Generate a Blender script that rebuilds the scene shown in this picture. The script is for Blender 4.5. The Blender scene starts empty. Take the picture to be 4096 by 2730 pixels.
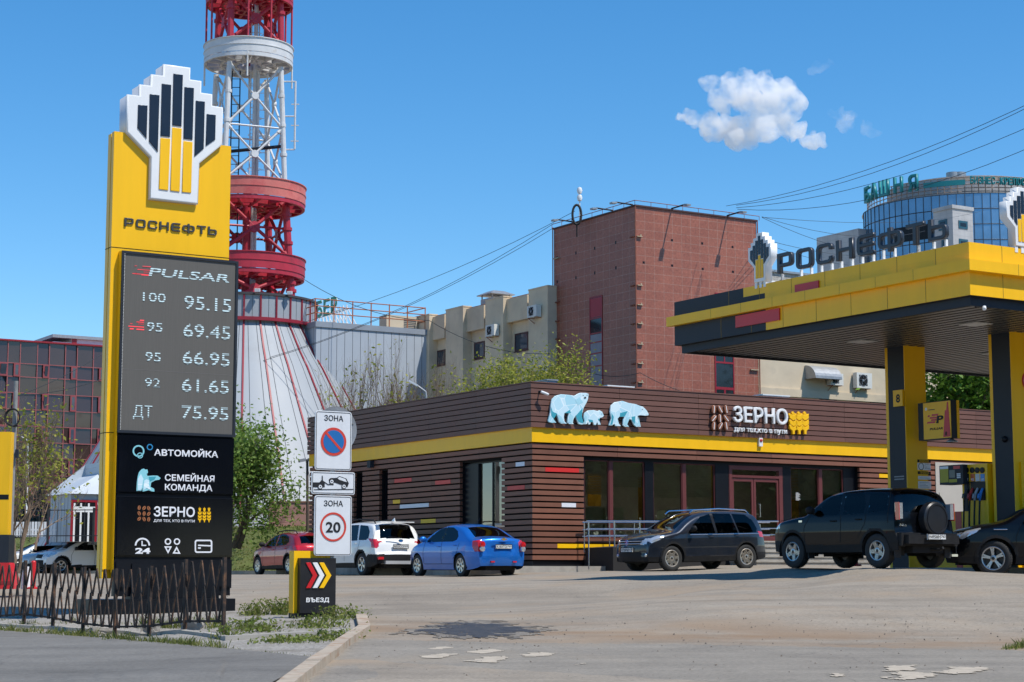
import bpy, bmesh, math, random
import numpy as np
from mathutils import Vector, Matrix
random.seed(7); np.random.seed(7)
S = bpy.context.scene
COL = S.collection
R = math.radians
# ------------------------------------------------------------------ camera, world, sun, exposure
FPX, CX, CY, PITCH = 7369.0, 2048.0, 1365.0, 0.124758       # focal length in photo pixels, centre, upward pitch
cam = bpy.data.cameras.new('camera'); camo = bpy.data.objects.new('camera', cam); COL.objects.link(camo)
cam.sensor_width = 36.0; cam.lens = FPX / 4096 * 36.0
cam.clip_start = 0.1; cam.clip_end = 6000
camo.location = (0, 0, 0); camo.rotation_euler = (math.pi/2 + PITCH, 0, 0)
S.camera = camo
SUN_EL, SUN_AZ = R(58.8), R(121.3)
w = bpy.data.worlds.new('World'); S.world = w; w.use_nodes = True
wn = w.node_tree; wn.nodes.clear()
sky = wn.nodes.new('ShaderNodeTexSky'); sky.sky_type = 'NISHITA'; sky.sun_disc = False
sky.sun_elevation = SUN_EL; sky.sun_rotation = SUN_AZ
sky.altitude = 100; sky.air_density = 1.0; sky.dust_density = 0.0; sky.ozone_density = 5.0
hs = wn.nodes.new('ShaderNodeHueSaturation'); hs.inputs['Hue'].default_value = .497; hs.inputs['Saturation'].default_value = 1.28
bg = wn.nodes.new('ShaderNodeBackground'); bg.inputs['Strength'].default_value = 0.128
wo = wn.nodes.new('ShaderNodeOutputWorld')
wn.links.new(sky.outputs[0], hs.inputs['Color']); wn.links.new(hs.outputs[0], bg.inputs[0]); wn.links.new(bg.outputs[0], wo.inputs[0])
sl = bpy.data.lights.new('sun', 'SUN'); sl.energy = 3.9; sl.angle = R(0.53); sl.color = (1.0, 0.955, 0.88)
so = bpy.data.objects.new('sun', sl); COL.objects.link(so)
SD = Vector((math.cos(SUN_EL)*math.sin(SUN_AZ), math.cos(SUN_EL)*math.cos(SUN_AZ), math.sin(SUN_EL)))
so.rotation_euler = SD.to_track_quat('Z', 'Y').to_euler(); so.location = (30, -30, 60)
S.view_settings.view_transform = 'Standard'; S.view_settings.look = 'None'
S.view_settings.exposure = 0.34; S.view_settings.gamma = 1.0; S.view_settings.use_curve_mapping = False
S.cycles.max_bounces = 8; S.cycles.transparent_max_bounces = 24; S.cycles.volume_bounces = 6
S.cycles.volume_step_rate = 1.0

# ------------------------------------------------------------------ geometry of the place
TH = 1.01709                                                 # the street grid: U along the sunny fronts, V along the shaded sides
U = Vector((math.sin(TH), math.cos(TH), 0)); V = Vector((-math.cos(TH), math.sin(TH), 0)); Z = Vector((0, 0, 1))
RU = math.atan2(U.y, U.x); RV = math.atan2(-V.y, -V.x)
_c, _s = math.cos(PITCH), math.sin(PITCH)
def ray(px, py):
    x = (px-CX)/FPX; y = -(py-CY)/FPX
    return Vector((x, _c - y*_s, _s + y*_c))
def at(px, py, Y):
    d = ray(px, py); return d*(Y/d.y)
class Fr:
    """a vertical plane: origin, axis to the right as seen from outside, outward normal"""
    def __init__(s, o, ax):
        s.o = Vector(o); s.ax = Vector(ax).normalized(); s.n = s.ax.cross(Z); s.rz = math.atan2(s.ax.y, s.ax.x)
    def px(s, px, py, d=0.0):
        r = ray(px, py); t = (s.o + s.n*d).dot(s.n)/r.dot(s.n); p = r*t - s.o
        return p.dot(s.ax), p.z
    def P(s, a, z, d=0.0):
        return s.o + s.ax*a + Z*z + s.n*d
def hit_line(px, o, d):
    """distance along the horizontal line o + t*d at which it is seen at photo column px (near the horizon)"""
    k = (px-CX)/FPX*_c*1.0
    k = ray(px, 2289).x/ray(px, 2289).y
    return (o.x - k*o.y)/(k*d.y - d.x)

# ------------------------------------------------------------------ materials
def newmat(name):
    m = bpy.data.materials.new(name); m.use_nodes = True
    nt = m.node_tree; b = nt.nodes['Principled BSDF']
    return m, nt, b
def nd(nt, t, **kw):
    n = nt.nodes.new(t)
    for k, v in kw.items():
        if k in n.inputs: n.inputs[k].default_value = v
        else: setattr(n, k, v)
    return n
def mapped(nt, stretch=(1, 1, 1)):
    tc = nd(nt, 'ShaderNodeTexCoord'); mp = nd(nt, 'ShaderNodeMapping'); mp.inputs['Scale'].default_value = stretch
    nt.links.new(tc.outputs['Object'], mp.inputs[0]); return mp.outputs[0]
def noise(nt, vec, scale, detail=4, rough=.6):
    n = nd(nt, 'ShaderNodeTexNoise'); n.inputs['Scale'].default_value = scale; n.inputs['Detail'].default_value = detail
    n.inputs['Roughness'].default_value = rough; nt.links.new(vec, n.inputs['Vector']); return n.outputs['Fac']
def ramp(nt, fac, stops):
    r = nd(nt, 'ShaderNodeValToRGB'); e = r.color_ramp.elements
    while len(e) < len(stops): e.new(0.5)
    for k, (p, c) in enumerate(stops):
        e[k].position = p; e[k].color = (*c, 1) if len(c) == 3 else c
    nt.links.new(fac, r.inputs[0]); return r.outputs[0]
def mixc(nt, fac, a, b, mode='MIX'):
    m = nd(nt, 'ShaderNodeMix'); m.data_type = 'RGBA'; m.blend_type = mode
    for sock, v in ((0, fac), (6, a), (7, b)):
        if isinstance(v, (int, float)): m.inputs[sock].default_value = v
        elif isinstance(v, tuple): m.inputs[sock].default_value = (*v, 1)
        else: nt.links.new(v, m.inputs[sock])
    return m.outputs[2]
def gray(v): return (v, v, v)
MC = {}
def pm(name, col, rough=.5, metal=0., var=.1, scale=2., bump=0., bscale=40., coat=0., spec=.5, stretch=(1, 1, 1), dirt=None, dscale=1.2, dlo=.55, dhi=.75):
    if name in MC: return MC[name]
    m, nt, b = newmat(name); v = mapped(nt, stretch)
    f = noise(nt, v, scale, 5)
    c = mixc(nt, 1.0, tuple(col), ramp(nt, f, [(.25, gray(1-var)), (.75, gray(1+var))]), 'MULTIPLY')
    if dirt:
        g = noise(nt, v, dscale, 6, .65)
        c = mixc(nt, ramp(nt, g, [(dlo, gray(0)), (dhi, gray(1))]), c, tuple(dirt))
    nt.links.new(c, b.inputs['Base Color'])
    b.inputs['Roughness'].default_value = rough; b.inputs['Metallic'].default_value = metal
    b.inputs['Coat Weight'].default_value = coat; b.inputs['Coat Roughness'].default_value = .04
    b.inputs['Specular IOR Level'].default_value = spec
    if var > 0:
        rr = nd(nt, 'ShaderNodeMapRange'); rr.inputs[3].default_value = max(.02, rough*.85); rr.inputs[4].default_value = min(1, rough*1.15)
        nt.links.new(f, rr.inputs[0]); nt.links.new(rr.outputs[0], b.inputs['Roughness'])
    if bump:
        bp = nd(nt, 'ShaderNodeBump'); bp.inputs['Strength'].default_value = bump; bp.inputs['Distance'].default_value = .02
        nt.links.new(noise(nt, v, bscale, 6, .7), bp.inputs['Height']); nt.links.new(bp.outputs[0], b.inputs['Normal'])
    MC[name] = m; return m
def glassmat(name, tint, base=.04, rough=.01, refl=(1, 1, 1)):
    """window glass: tinted transparency under a mirror reflection that grows at grazing angles"""
    if name in MC: return MC[name]
    m, nt, b = newmat(name); nt.nodes.remove(b)
    t = nd(nt, 'ShaderNodeBsdfTransparent'); t.inputs[0].default_value = (*tint, 1)
    g = nd(nt, 'ShaderNodeBsdfGlossy'); g.inputs['Roughness'].default_value = rough; g.inputs[0].default_value = (*refl, 1)
    fr = nd(nt, 'ShaderNodeFresnel'); fr.inputs['IOR'].default_value = 1.5 + base*6
    ms = nd(nt, 'ShaderNodeMixShader'); nt.links.new(fr.outputs[0], ms.inputs[0])
    nt.links.new(t.outputs[0], ms.inputs[1]); nt.links.new(g.outputs[0], ms.inputs[2])
    nt.links.new(ms.outputs[0], nt.nodes['Material Output'].inputs[0]); MC[name] = m; return m
def emitmat(name, col, st, stripe=None):
    if name in MC: return MC[name]
    m, nt, b = newmat(name)
    b.inputs['Base Color'].default_value = (.06, .06, .058, 1); b.inputs['Roughness'].default_value = .6
    b.inputs['Emission Color'].default_value = (*col, 1); b.inputs['Emission Strength'].default_value = st
    if stripe:                                              # rows of diodes with dark gaps between them
        tc = nd(nt, 'ShaderNodeTexCoord'); sp = nd(nt, 'ShaderNodeSeparateXYZ'); nt.links.new(tc.outputs['Object'], sp.inputs[0])
        ml = nd(nt, 'ShaderNodeMath'); ml.operation = 'MULTIPLY'; ml.inputs[1].default_value = 2*math.pi/stripe; nt.links.new(sp.outputs[2], ml.inputs[0])
        sn = nd(nt, 'ShaderNodeMath'); sn.operation = 'SINE'; nt.links.new(ml.outputs[0], sn.inputs[0])
        rg = nd(nt, 'ShaderNodeMapRange'); rg.inputs[1].default_value = -.5; rg.inputs[2].default_value = .3; rg.inputs[3].default_value = .12*st; rg.inputs[4].default_value = st
        nt.links.new(sn.outputs[0], rg.inputs[0]); nt.links.new(rg.outputs[0], b.inputs['Emission Strength'])
    MC[name] = m; return m
YEL = (.92, .50, .003)
M_yellow = pm('yellow_panel', YEL, .38, var=.06, scale=1.1, spec=.4, stretch=(2.5, 2.5, .35))
M_graph = pm('graphite_panel', (.022, .027, .036), .5, var=.12, scale=1.5, spec=.25)
M_black = pm('black_panel', (.006, .007, .010), .4, var=.2, spec=.25)
M_gloss = pm('black_glass_panel', (.004, .005, .008), .10, var=.1, spec=.3)
M_white = pm('white_plastic', (.78, .78, .77), .35, var=.04)
M_red = pm('red_panel', (.55, .012, .018), .35, var=.08)
M_dark = pm('dark_gap', (.008, .008, .009), .8, var=.2, spec=.15)
M_rubber = pm('rubber', (.022, .022, .022), .8, var=.3, scale=14)
M_steel = pm('stainless_steel', (.55, .55, .56), .22, 1.0, var=.1, scale=9)
M_galv = pm('galvanised_steel', (.34, .35, .36), .5, .6, var=.15, scale=6)
M_conc = pm('concrete', (.34, .315, .275), .85, var=.22, scale=3, bump=.3, bscale=60, dirt=(.22, .17, .12), dscale=1.6)

# ------------------------------------------------------------------ mesh helpers
class MB:
    def __init__(s): s.v = []; s.f = []; s.m = []; s.mi = 0
    def add(s, vs, fs, mi=None):
        k = len(s.v); s.v += [tuple(p) for p in vs]; s.f += [tuple(i+k for i in f) for f in fs]
        s.m += [s.mi if mi is None else mi]*len(fs); return s
    def box(s, x0, x1, y0, y1, z0, z1, mi=None):
        if x0 > x1: x0, x1 = x1, x0
        if y0 > y1: y0, y1 = y1, y0
        if z0 > z1: z0, z1 = z1, z0
        return s.add([(x0,y0,z0),(x1,y0,z0),(x1,y1,z0),(x0,y1,z0),(x0,y0,z1),(x1,y0,z1),(x1,y1,z1),(x0,y1,z1)],
                     [(0,3,2,1),(4,5,6,7),(0,1,5,4),(1,2,6,5),(2,3,7,6),(3,0,4,7)], mi)
    def bar(s, p, q, w, h=None, mi=None):
        p = Vector(p); q = Vector(q); h = h or w; d = (q-p)
        if d.length < 1e-6: return s
        d.normalize(); a = Z if abs(d.z) < .95 else Vector((1, 0, 0))
        x = d.cross(a).normalized(); y = x.cross(d).normalized(); x *= w/2; y *= h/2
        c = [-x-y, x-y, x+y, -x+y]
        return s.add([p+k for k in c]+[q+k for k in c], [(3,2,1,0),(4,5,6,7),(0,1,5,4),(1,2,6,5),(2,3,7,6),(3,0,4,7)], mi)
    def tube(s, pts, r, n=8, mi=None, cap=True):
        pts = [Vector(p) for p in pts]; rs = r if isinstance(r, (list, tuple)) else [r]*len(pts)
        vs = []; fs = []; pa = None
        for i, p in enumerate(pts):
            d = (pts[min(i+1, len(pts)-1)] - pts[max(i-1, 0)])
            d = d.normalized() if d.length > 1e-9 else Z
            if pa is None:
                a = Z if abs(d.z) < .9 else Vector((1, 0, 0)); x = d.cross(a).normalized()
            else:
                x = (pa - d*pa.dot(d)); x = x.normalized() if x.length > 1e-6 else d.cross(Z).normalized()
            pa = x; y = d.cross(x)
            vs += [p + (x*math.cos(2*math.pi*k/n) + y*math.sin(2*math.pi*k/n))*rs[i] for k in range(n)]
        for i in range(len(pts)-1):
            for k in range(n):
                a = i*n+k; b = i*n+(k+1) % n; fs.append((a, b, b+n, a+n))
        if cap: fs.append(tuple(range(n-1, -1, -1))); fs.append(tuple(range((len(pts)-1)*n, len(pts)*n)))
        return s.add(vs, fs, mi)
    def lathe(s, prof, c=(0, 0, 0), n=24, axis='z', mi=None):
        vs = []; fs = []
        for r, h in prof:
            for k in range(n):
                a = 2*math.pi*k/n; x, y = r*math.cos(a), r*math.sin(a)
                vs.append({'z': (c[0]+x, c[1]+y, c[2]+h), 'y': (c[0]+x, c[1]+h, c[2]-y), 'x': (c[0]+h, c[1]+x, c[2]+y)}[axis])
        for i in range(len(prof)-1):
            for k in range(n):
                a = i*n+k; b = i*n+(k+1) % n; fs.append((a, b, b+n, a+n))
        return s.add(vs, fs, mi)
    def prism(s, poly, y0, y1, mi=None):
        """polygon in the x,z plane between y0 (front) and y1; convex or gently concave, fan free (one n-gon)"""
        n = len(poly); vs = [(x, y0, z) for x, z in poly] + [(x, y1, z) for x, z in poly]
        ar = sum(poly[i][0]*poly[(i+1) % n][1]-poly[(i+1) % n][0]*poly[i][1] for i in range(n))
        idx = list(range(n)) if ar > 0 else list(range(n-1, -1, -1))
        fs = [tuple(idx), tuple(i+n for i in reversed(idx))]
        for k in range(n):
            a, b = idx[k], idx[(k+1) % n]; fs.append((b, a, a+n, b+n))
        return s.add(vs, fs, mi)
    def quad(s, a, b, c, d, mi=None): return s.add([a, b, c, d], [(0, 1, 2, 3)], mi)
    def blob(s, c, r, n=8, m=6, mi=None):
        rx, ry, rz = r if isinstance(r, (tuple, list)) else (r, r, r)
        return s.lathe([(1e-4 if j in (0, m) else math.sin(math.pi*j/m), -math.cos(math.pi*j/m)) for j in range(m+1)], (0, 0, 0), n, 'z', mi)._fix(c, rx, ry, rz, n*(m+1))
    def _fix(s, c, rx, ry, rz, k):
        for i in range(len(s.v)-k, len(s.v)):
            x, y, z = s.v[i]; s.v[i] = (c[0]+x*rx, c[1]+y*ry, c[2]+z*rz)
        return s
    def build(s, name, mat, parent=None, smooth=False, **props):
        me = bpy.data.meshes.new(name); me.from_pydata(s.v, [], s.f)
        for mt in (mat if isinstance(mat, (list, tuple)) else [mat]): me.materials.append(mt)
        if any(s.m): me.polygons.foreach_set('material_index', s.m)
        if smooth:
            me.polygons.foreach_set('use_smooth', [True]*len(me.polygons)); me.set_sharp_from_angle(angle=R(smooth if smooth is not True else 35))
        me.update()
        return link(name, me, parent, **props)
def link(name, me, parent=None, loc=None, rz=None, **props):
    o = bpy.data.objects.new(name, me); COL.objects.link(o)
    if parent: o.parent = parent
    if loc is not None: o.location = loc
    if rz is not None: o.rotation_euler = (0, 0, rz)
    for k, v in props.items(): o[k] = v
    return o
def thing(name, label, cat, loc=(0, 0, 0), rz=0., group=None):
    o = link(name, None, None, loc, rz, label=label, category=cat)
    if group: o['group'] = group
    return o
def tag(o, label, cat, group=None):
    o['label'] = label; o['category'] = cat
    if group: o['group'] = group
    return o
def copy_tree(o, parent=None):
    c = o.copy(); COL.objects.link(c)
    if parent: c.parent = parent
    for ch in list(o.children): copy_tree(ch, c)
    return c
def _curve_mesh(cu, name):
    o = bpy.data.objects.new(name, cu); COL.objects.link(o)
    me = bpy.data.meshes.new_from_object(o.evaluated_get(bpy.context.evaluated_depsgraph_get()))
    bpy.data.objects.remove(o); me.name = name; return me
def _stand(me, dx=0, dz=0, dy=0, sx=1., shear=0.):
    """lay the x,y drawing upright: x stays, y becomes z, its front faces -y"""
    n = len(me.vertices); a = np.empty(n*3, 'f'); me.vertices.foreach_get('co', a); a = a.reshape(-1, 3)
    b = np.stack([a[:, 0]*sx + a[:, 1]*shear + dx, -a[:, 2] + dy, a[:, 1] + dz], 1)
    me.vertices.foreach_set('co', b.ravel().astype('f')); me.update()
def text(name, body, mat, parent, x, z, h, y=0., width=None, bold=0., depth=.004, shear=0., align='l', bevel=0., spacing=1., **props):
    """lettering whose capitals are h high; x is its left end (or centre), z its baseline, y its back plane"""
    cu = bpy.data.curves.new(name, 'FONT'); cu.body = body; cu.size = h/.729; cu.extrude = depth/2; cu.bevel_depth = bold*h; cu.bevel_resolution = 0
    cu.resolution_u = 4; cu.space_character = spacing
    me = _curve_mesh(cu, name)
    xs = [v.co.x for v in me.vertices]; x0, x1 = min(xs), max(xs)
    sx = 1. if width is None else width/(x1-x0)
    wd = (x1-x0)*sx
    dx = x - x0*sx - (wd/2 if align == 'c' else 0)
    tot = depth/2 + bold*h
    for v_ in me.vertices: v_.co.z *= depth/2/tot
    _stand(me, dx, z, y - depth/2, sx, shear)
    me.materials.append(mat)
    return link(name, me, parent, **props)
def shape(name, loops, mat, parent, y=0., depth=.01, bevel=0., dx=0., dz=0., sx=1., **props):
    """flat figure from closed outlines in x,z (inner outlines cut holes); back plane at y, stands out towards -y"""
    cu = bpy.data.curves.new(name, 'CURVE'); cu.dimensions = '2D'; cu.fill_mode = 'BOTH'; cu.extrude = max(depth/2-bevel, .0005); cu.bevel_depth = bevel; cu.bevel_resolution = 1
    if bevel: cu.offset = -bevel
    for lp in loops:
        sp = cu.splines.new('POLY'); sp.points.add(len(lp)-1); sp.use_cyclic_u = True
        for p, q in zip(sp.points, lp): p.co = (q[0], q[1], 0, 1)
    me = _curve_mesh(cu, name); _stand(me, dx, dz, y-depth/2, sx); me.materials.append(mat)
    return link(name, me, parent, **props)
def rrect(x0, x1, z0, z1, r, n=5):
    pts = []
    for cx, cz, a0 in ((x1-r, z1-r, 0), (x0+r, z1-r, 90), (x0+r, z0+r, 180), (x1-r, z0+r, 270)):
        for k in range(n+1):
            a = R(a0 + 90*k/n); pts.append((cx + r*math.cos(a), cz + r*math.sin(a)))
    return pts
def circ(cx, cz, r, n=32, rz=None):
    rz = rz or r
    return [(cx + r*math.cos(2*math.pi*k/n), cz + rz*math.sin(2*math.pi*k/n)) for k in range(n)]
def rect(x0, x1, z0, z1): return [(x0, z0), (x1, z0), (x1, z1), (x0, z1)]

# ------------------------------------------------------------------ lie of the land
_CT = [(2048,2725,17.8),(3500,2715,17.8),(700,2725,17.5),(0,2728,19),(1260,2476,27.5),(920,2456,31.8),(300,2456,31.5),(0,2508,31.5),(560,2545,28.3),
       (1839,2308,52.3),(1673,2305,54.5),(1444,2303.6,57.8),(1013,2301,66.5),(1151,2299,64),(2691,2286,50.7),(2987,2274,52.3),(2500,2300,48),
       (3172,2272,39.8),(3507,2272,37.6),(3981,2306,40.5),(3623,2285,35),(4060,2590,22.5),(3300,2400,29.5),(2400,2400,34.5),(1700,2420,33.5),(243,2296,80),(2200,2290,54),(3000,2262,57),(3235,2324,36.6),(2960,2325,39.0),(2700,2326,41.3),(2210,2327,45.3),(3100,2360,33.5),(3450,2330,33.0)]
_CP = []
def _base(Y): return -1.6 + .031*min(max(Y, -10), 51.6)
for px_, py_, Y_ in _CT:
    p = at(px_, py_, Y_); _CP.append((p.x, p.y, p.z - _base(Y_)))
_CP = np.array(_CP)
def gz(x, y):
    d2 = (_CP[:, 0]-x)**2 + (_CP[:, 1]-y)**2 + .5
    wt = 1/d2**1.75; k = 1/(25.0**3.5)
    return _base(y) + float((wt*_CP[:, 2]).sum()/(wt.sum()+k))
# ------------------------------------------------------------------ ground materials
def ground_hit(px, py, lift=0.):
    d = ray(px, py); lo, hi = 3.0, 400.0
    f = lambda t: (d*t).z - gz((d*t).x, (d*t).y) - lift
    prev = 3.0; t = 3.0
    while t < 400:
        if f(t) <= 0:
            lo, hi = prev, t; break
        prev = t; t *= 1.03
    for _ in range(24):
        mdl = (lo+hi)/2
        if f(mdl) > 0: lo = mdl
        else: hi = mdl
    return d*hi
def asphalt(name, c1, c2, c3, dust, dlo=.5, dhi=.75, spk=.35, streak=.08, band=None):
    m, nt, b = newmat(name); v = mapped(nt)
    big = noise(nt, v, .16, 5, .6); mid = noise(nt, v, 1.1, 6, .65); fine = noise(nt, v, 22, 4, .75)
    base = ramp(nt, big, [(.3, c1), (.5, c2), (.72, c3)])
    base = mixc(nt, 1., base, ramp(nt, mid, [(.2, gray(.82)), (.5, gray(1.)), (.8, gray(1.14))]), 'MULTIPLY')
    sv = mapped(nt, (.12, 1.6, 1)); st = noise(nt, sv, 1.0, 5, .6)         # tyre-worn bands across the yard
    base = mixc(nt, 1., base, ramp(nt, st, [(.3, gray(1-streak*2)), (.6, gray(1+streak))]), 'MULTIPLY')
    base = mixc(nt, 1., base, ramp(nt, fine, [(.25, gray(1-spk)), (.5, gray(1.)), (.75, gray(1+spk*.7))]), 'MULTIPLY')
    base = mixc(nt, 1., base, ramp(nt, noise(nt, mapped(nt, (.45, 1.3, 1)), .8, 7, .7), [(.30, gray(.80)), (.42, gray(1.)), (.60, gray(1.)), (.74, gray(1.10))]), 'MULTIPLY')
    so_ = noise(nt, mapped(nt, (.8, 1.6, 1)), 1.9, 5, .6); base = mixc(nt, ramp(nt, so_, [(.66, gray(0)), (.74, gray(.45))]), base, (.10, .085, .068))   # old oil drips
    dn = noise(nt, v, .33, 7, .62)
    base = mixc(nt, ramp(nt, dn, [(dlo, gray(0)), (dhi, gray(.85))]), base, dust)
    if band:                                                # brown dust swept along the edge of the yard
        sp = nd(nt, 'ShaderNodeSeparateXYZ'); nt.links.new(v, sp.inputs[0]); (ax, ay), (bx, by), wd = band; k = (by-ay)/(bx-ax)
        m1 = nd(nt, 'ShaderNodeMath'); m1.operation = 'MULTIPLY_ADD'; m1.inputs[1].default_value = -k; nt.links.new(sp.outputs[0], m1.inputs[0]); nt.links.new(sp.outputs[1], m1.inputs[2])
        m2 = nd(nt, 'ShaderNodeMath'); m2.operation = 'SUBTRACT'; m2.inputs[1].default_value = ay-k*ax; nt.links.new(m1.outputs[0], m2.inputs[0])
        m3 = nd(nt, 'ShaderNodeMath'); m3.operation = 'ABSOLUTE'; nt.links.new(m2.outputs[0], m3.inputs[0])
        mr = nd(nt, 'ShaderNodeMapRange'); mr.inputs[1].default_value = wd; mr.inputs[2].default_value = .1; mr.inputs[3].default_value = 0; mr.inputs[4].default_value = 1; nt.links.new(m3.outputs[0], mr.inputs[0])
        m4 = nd(nt, 'ShaderNodeMath'); m4.operation = 'MULTIPLY'; nt.links.new(mr.outputs[0], m4.inputs[0]); nt.links.new(ramp(nt, noise(nt, mapped(nt, (.5, 1.2, 1)), .9, 6, .65), [(.36, gray(0)), (.6, gray(.9))]), m4.inputs[1])
        base = mixc(nt, m4.outputs[0], base, (.25, .165, .098))
    vo = nd(nt, 'ShaderNodeTexVoronoi'); vo.inputs['Scale'].default_value = 3.4; nt.links.new(v, vo.inputs['Vector'])
    base = mixc(nt, ramp(nt, vo.outputs['Distance'], [(.02, gray(.6)), (.05, gray(0))]), base, (.06, .05, .04))   # loose grit
    vc = nd(nt, 'ShaderNodeTexVoronoi'); vc.feature = 'DISTANCE_TO_EDGE'; vc.inputs['Scale'].default_value = .22
    wv = nd(nt, 'ShaderNodeVectorMath'); wv.operation = 'ADD'; nt.links.new(v, wv.inputs[0])
    nn = nd(nt, 'ShaderNodeTexNoise'); nn.inputs['Scale'].default_value = 1.2; nt.links.new(v, nn.inputs['Vector']); nt.links.new(nn.outputs['Color'], wv.inputs[1])
    nt.links.new(wv.outputs[0], vc.inputs['Vector'])
    base = mixc(nt, ramp(nt, vc.outputs['Distance'], [(.001, gray(.28)), (.004, gray(0))]), base, (.05, .045, .04)) # cracks
    nt.links.new(base, b.inputs['Base Color']); b.inputs['Roughness'].default_value = .88; b.inputs['Specular IOR Level'].default_value = .3
    bp = nd(nt, 'ShaderNodeBump'); bp.inputs['Strength'].default_value = .55; bp.inputs['Distance'].default_value = .015
    nt.links.new(noise(nt, v, 45, 4, .8), bp.inputs['Height']); nt.links.new(bp.outputs[0], b.inputs['Normal'])
    return m
M_yard = asphalt('yard_asphalt', (.225, .19, .148), (.29, .248, .195), (.262, .226, .182), (.32, .238, .158), .50, .72, band=((ground_hit(2400, 2530).x, ground_hit(2400, 2530).y), (ground_hit(3900, 2578).x, ground_hit(3900, 2578).y), 2.6))
M_road = asphalt('road_asphalt', (.215, .190, .157), (.25, .222, .182), (.235, .208, .172), (.30, .24, .17), .56, .82)
M_walk = asphalt('walk_asphalt', (.145, .136, .122), (.172, .162, .145), (.19, .178, .158), (.23, .21, .18), .62, .85)
M_gravel = pm('gravel', (.31, .285, .25), .95, var=.55, scale=26, bump=1., bscale=34, dirt=(.17, .145, .11), dscale=1.3, dlo=.5, dhi=.7)
M_kerbrust = pm('stained_kerb', (.40, .33, .25), .85, var=.2, scale=4, bump=.35, bscale=50, dirt=(.27, .13, .06), dscale=3.5, dlo=.5, dhi=.75)
M_grass = pm('lawn', (.10, .125, .026), .95, var=.4, scale=1.4, bump=1., bscale=14, dirt=(.19, .155, .06), dscale=1.1, dlo=.5, dhi=.72)
def structure(name, mb, mat, smooth=False):
    o = mb.build(name, mat, None, smooth); o['kind'] = 'structure'; return o
xs = [-2500, -700, -250, -120, -70, -50] + [-40 + .45*i for i in range(178)] + [50, 70, 120, 250, 700, 2500]
ys = [-600, -150, -40, -12, -4] + [0 + .45*i for i in range(201)] + [105, 130, 170, 260, 500, 1200, 3500]
mb = MB(); nx = len(xs)
mb.v = [(x, y, gz(x, y) if y < 150 and abs(x) < 120 else _base(y)) for y in ys for x in xs]
mb.f = [(j*nx+i, j*nx+i+1, (j+1)*nx+i+1, (j+1)*nx+i) for j in range(len(ys)-1) for i in range(nx-1)]; mb.m = [0]*len(mb.f)
structure('ground', mb, M_yard, 60)
def interp(pts, x):
    if x <= pts[0][0]: return pts[0][1]
    for (a, b), (c, d) in zip(pts, pts[1:]):
        if x <= c: return b + (d-b)*(x-a)/(c-a)
    return pts[-1][1]
def sheet(name, mat, pxs, top, bot, lift, n=8):
    """a paved sheet on the land between two lines, draped over it"""
    mb = MB(); k = len(pxs)
    for j in range(n+1):
        for px in pxs:
            a = top(px); b = bot(px); p = ground_hit(px, a + (b-a)*j/n); mb.v.append((p.x, p.y, gz(p.x, p.y)+lift))
    mb.f = [((j+1)*k+i, (j+1)*k+i+1, j*k+i+1, j*k+i) for j in range(n) for i in range(k-1)]; mb.m = [0]*len(mb.f)
    return structure(name, mb, mat, 60)
rng = random.Random(3)
jit = {px: rng.uniform(-2.5, 2.5) for px in range(1000, 6000, 20)}
road_top = [(1000, 2640), (1400, 2556), (2000, 2572), (2600, 2578), (3300, 2590), (3900, 2601), (6000, 2640)]
sheet('road', M_road, list(range(1240, 5400, 20)), lambda x: interp(road_top, x) + jit.get(x, 0), lambda x: 3700, .004, 16)
sheet('patched_road', M_yard, list(range(1100, 5400, 40)), lambda x: interp([(1000, 2655), (1400, 2640), (2200, 2692), (3000, 2742), (5400, 2900)], x) + jit.get(x, 0), lambda x: 3900, .008, 10)
walk_top = [(-1500, 2440), (0, 2529), (400, 2560), (900, 2603), (1265, 2640), (1270, 2642)]
sheet('pavement', M_walk, list(range(-1400, 1261, 20)) + [1265], lambda x: interp(walk_top, x), lambda x: 3000 if x < 900 else interp([(900, 2850), (1265, 2642.5)], x), .03, 30)
isl_top = [(-600, 2425), (0, 2446), (945, 2448), (1441, 2467), (1452, 2468)]
isl_bot = [(-600, 2490), (0, 2527), (400, 2559), (900, 2603), (1265, 2640), (1345, 2590), (1420, 2545), (1452, 2520)]
sheet('gravel_island', M_gravel, list(range(-600, 1441, 20)) + [1452], lambda x: interp(isl_top, x), lambda x: interp(isl_bot, x), .018, 14)
def kerb(name, path, mat, h=.13, wd=.15, side=1, stone=1.0, drop=.1, structure_=True, gap=.003):
    """kerb stones along a line of ground points; side says on which hand of the line the stone's body lies"""
    mb = MB(); pts = [Vector((p.x, p.y, 0)) for p in path]
    for a, b in zip(pts, pts[1:]):
        L = (b-a).length; n = max(1, round(L/stone)); d = (b-a)/n; e = d.normalized(); q = Vector((-e.y, e.x, 0))*side*wd
        for i in range(n):
            p0 = a + d*i + e*gap; p1 = a + d*(i+1) - e*gap; hh = h + rng.uniform(-.008, .008); o = Vector((-e.y, e.x, 0))*rng.uniform(-.008, .008)
            vs = []
            for zz in (0, 1):
                for p in (p0, p1, p1+q, p0+q):
                    p = p + o
                    vs.append((p.x, p.y, gz(p.x, p.y) + (hh if zz else -drop)))
            inset = .02
            mb.add(vs, [(0, 3, 2, 1), (4, 5, 6, 7), (0, 1, 5, 4), (1, 2, 6, 5), (2, 3, 7, 6), (3, 0, 4, 7)] if side > 0 else
                   [(0, 1, 2, 3), (7, 6, 5, 4), (4, 5, 1, 0), (5, 6, 2, 1), (6, 7, 3, 2), (7, 4, 0, 3)])
    return structure(name, mb, mat)
kerb('kerb', [ground_hit(*p) for p in ((1466, 2482), (1482, 2530), (1392, 2592), (1285, 2680), (1190, 2760), (900, 3000))], M_kerbrust, .10, .16, -1, 2.2)
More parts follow.
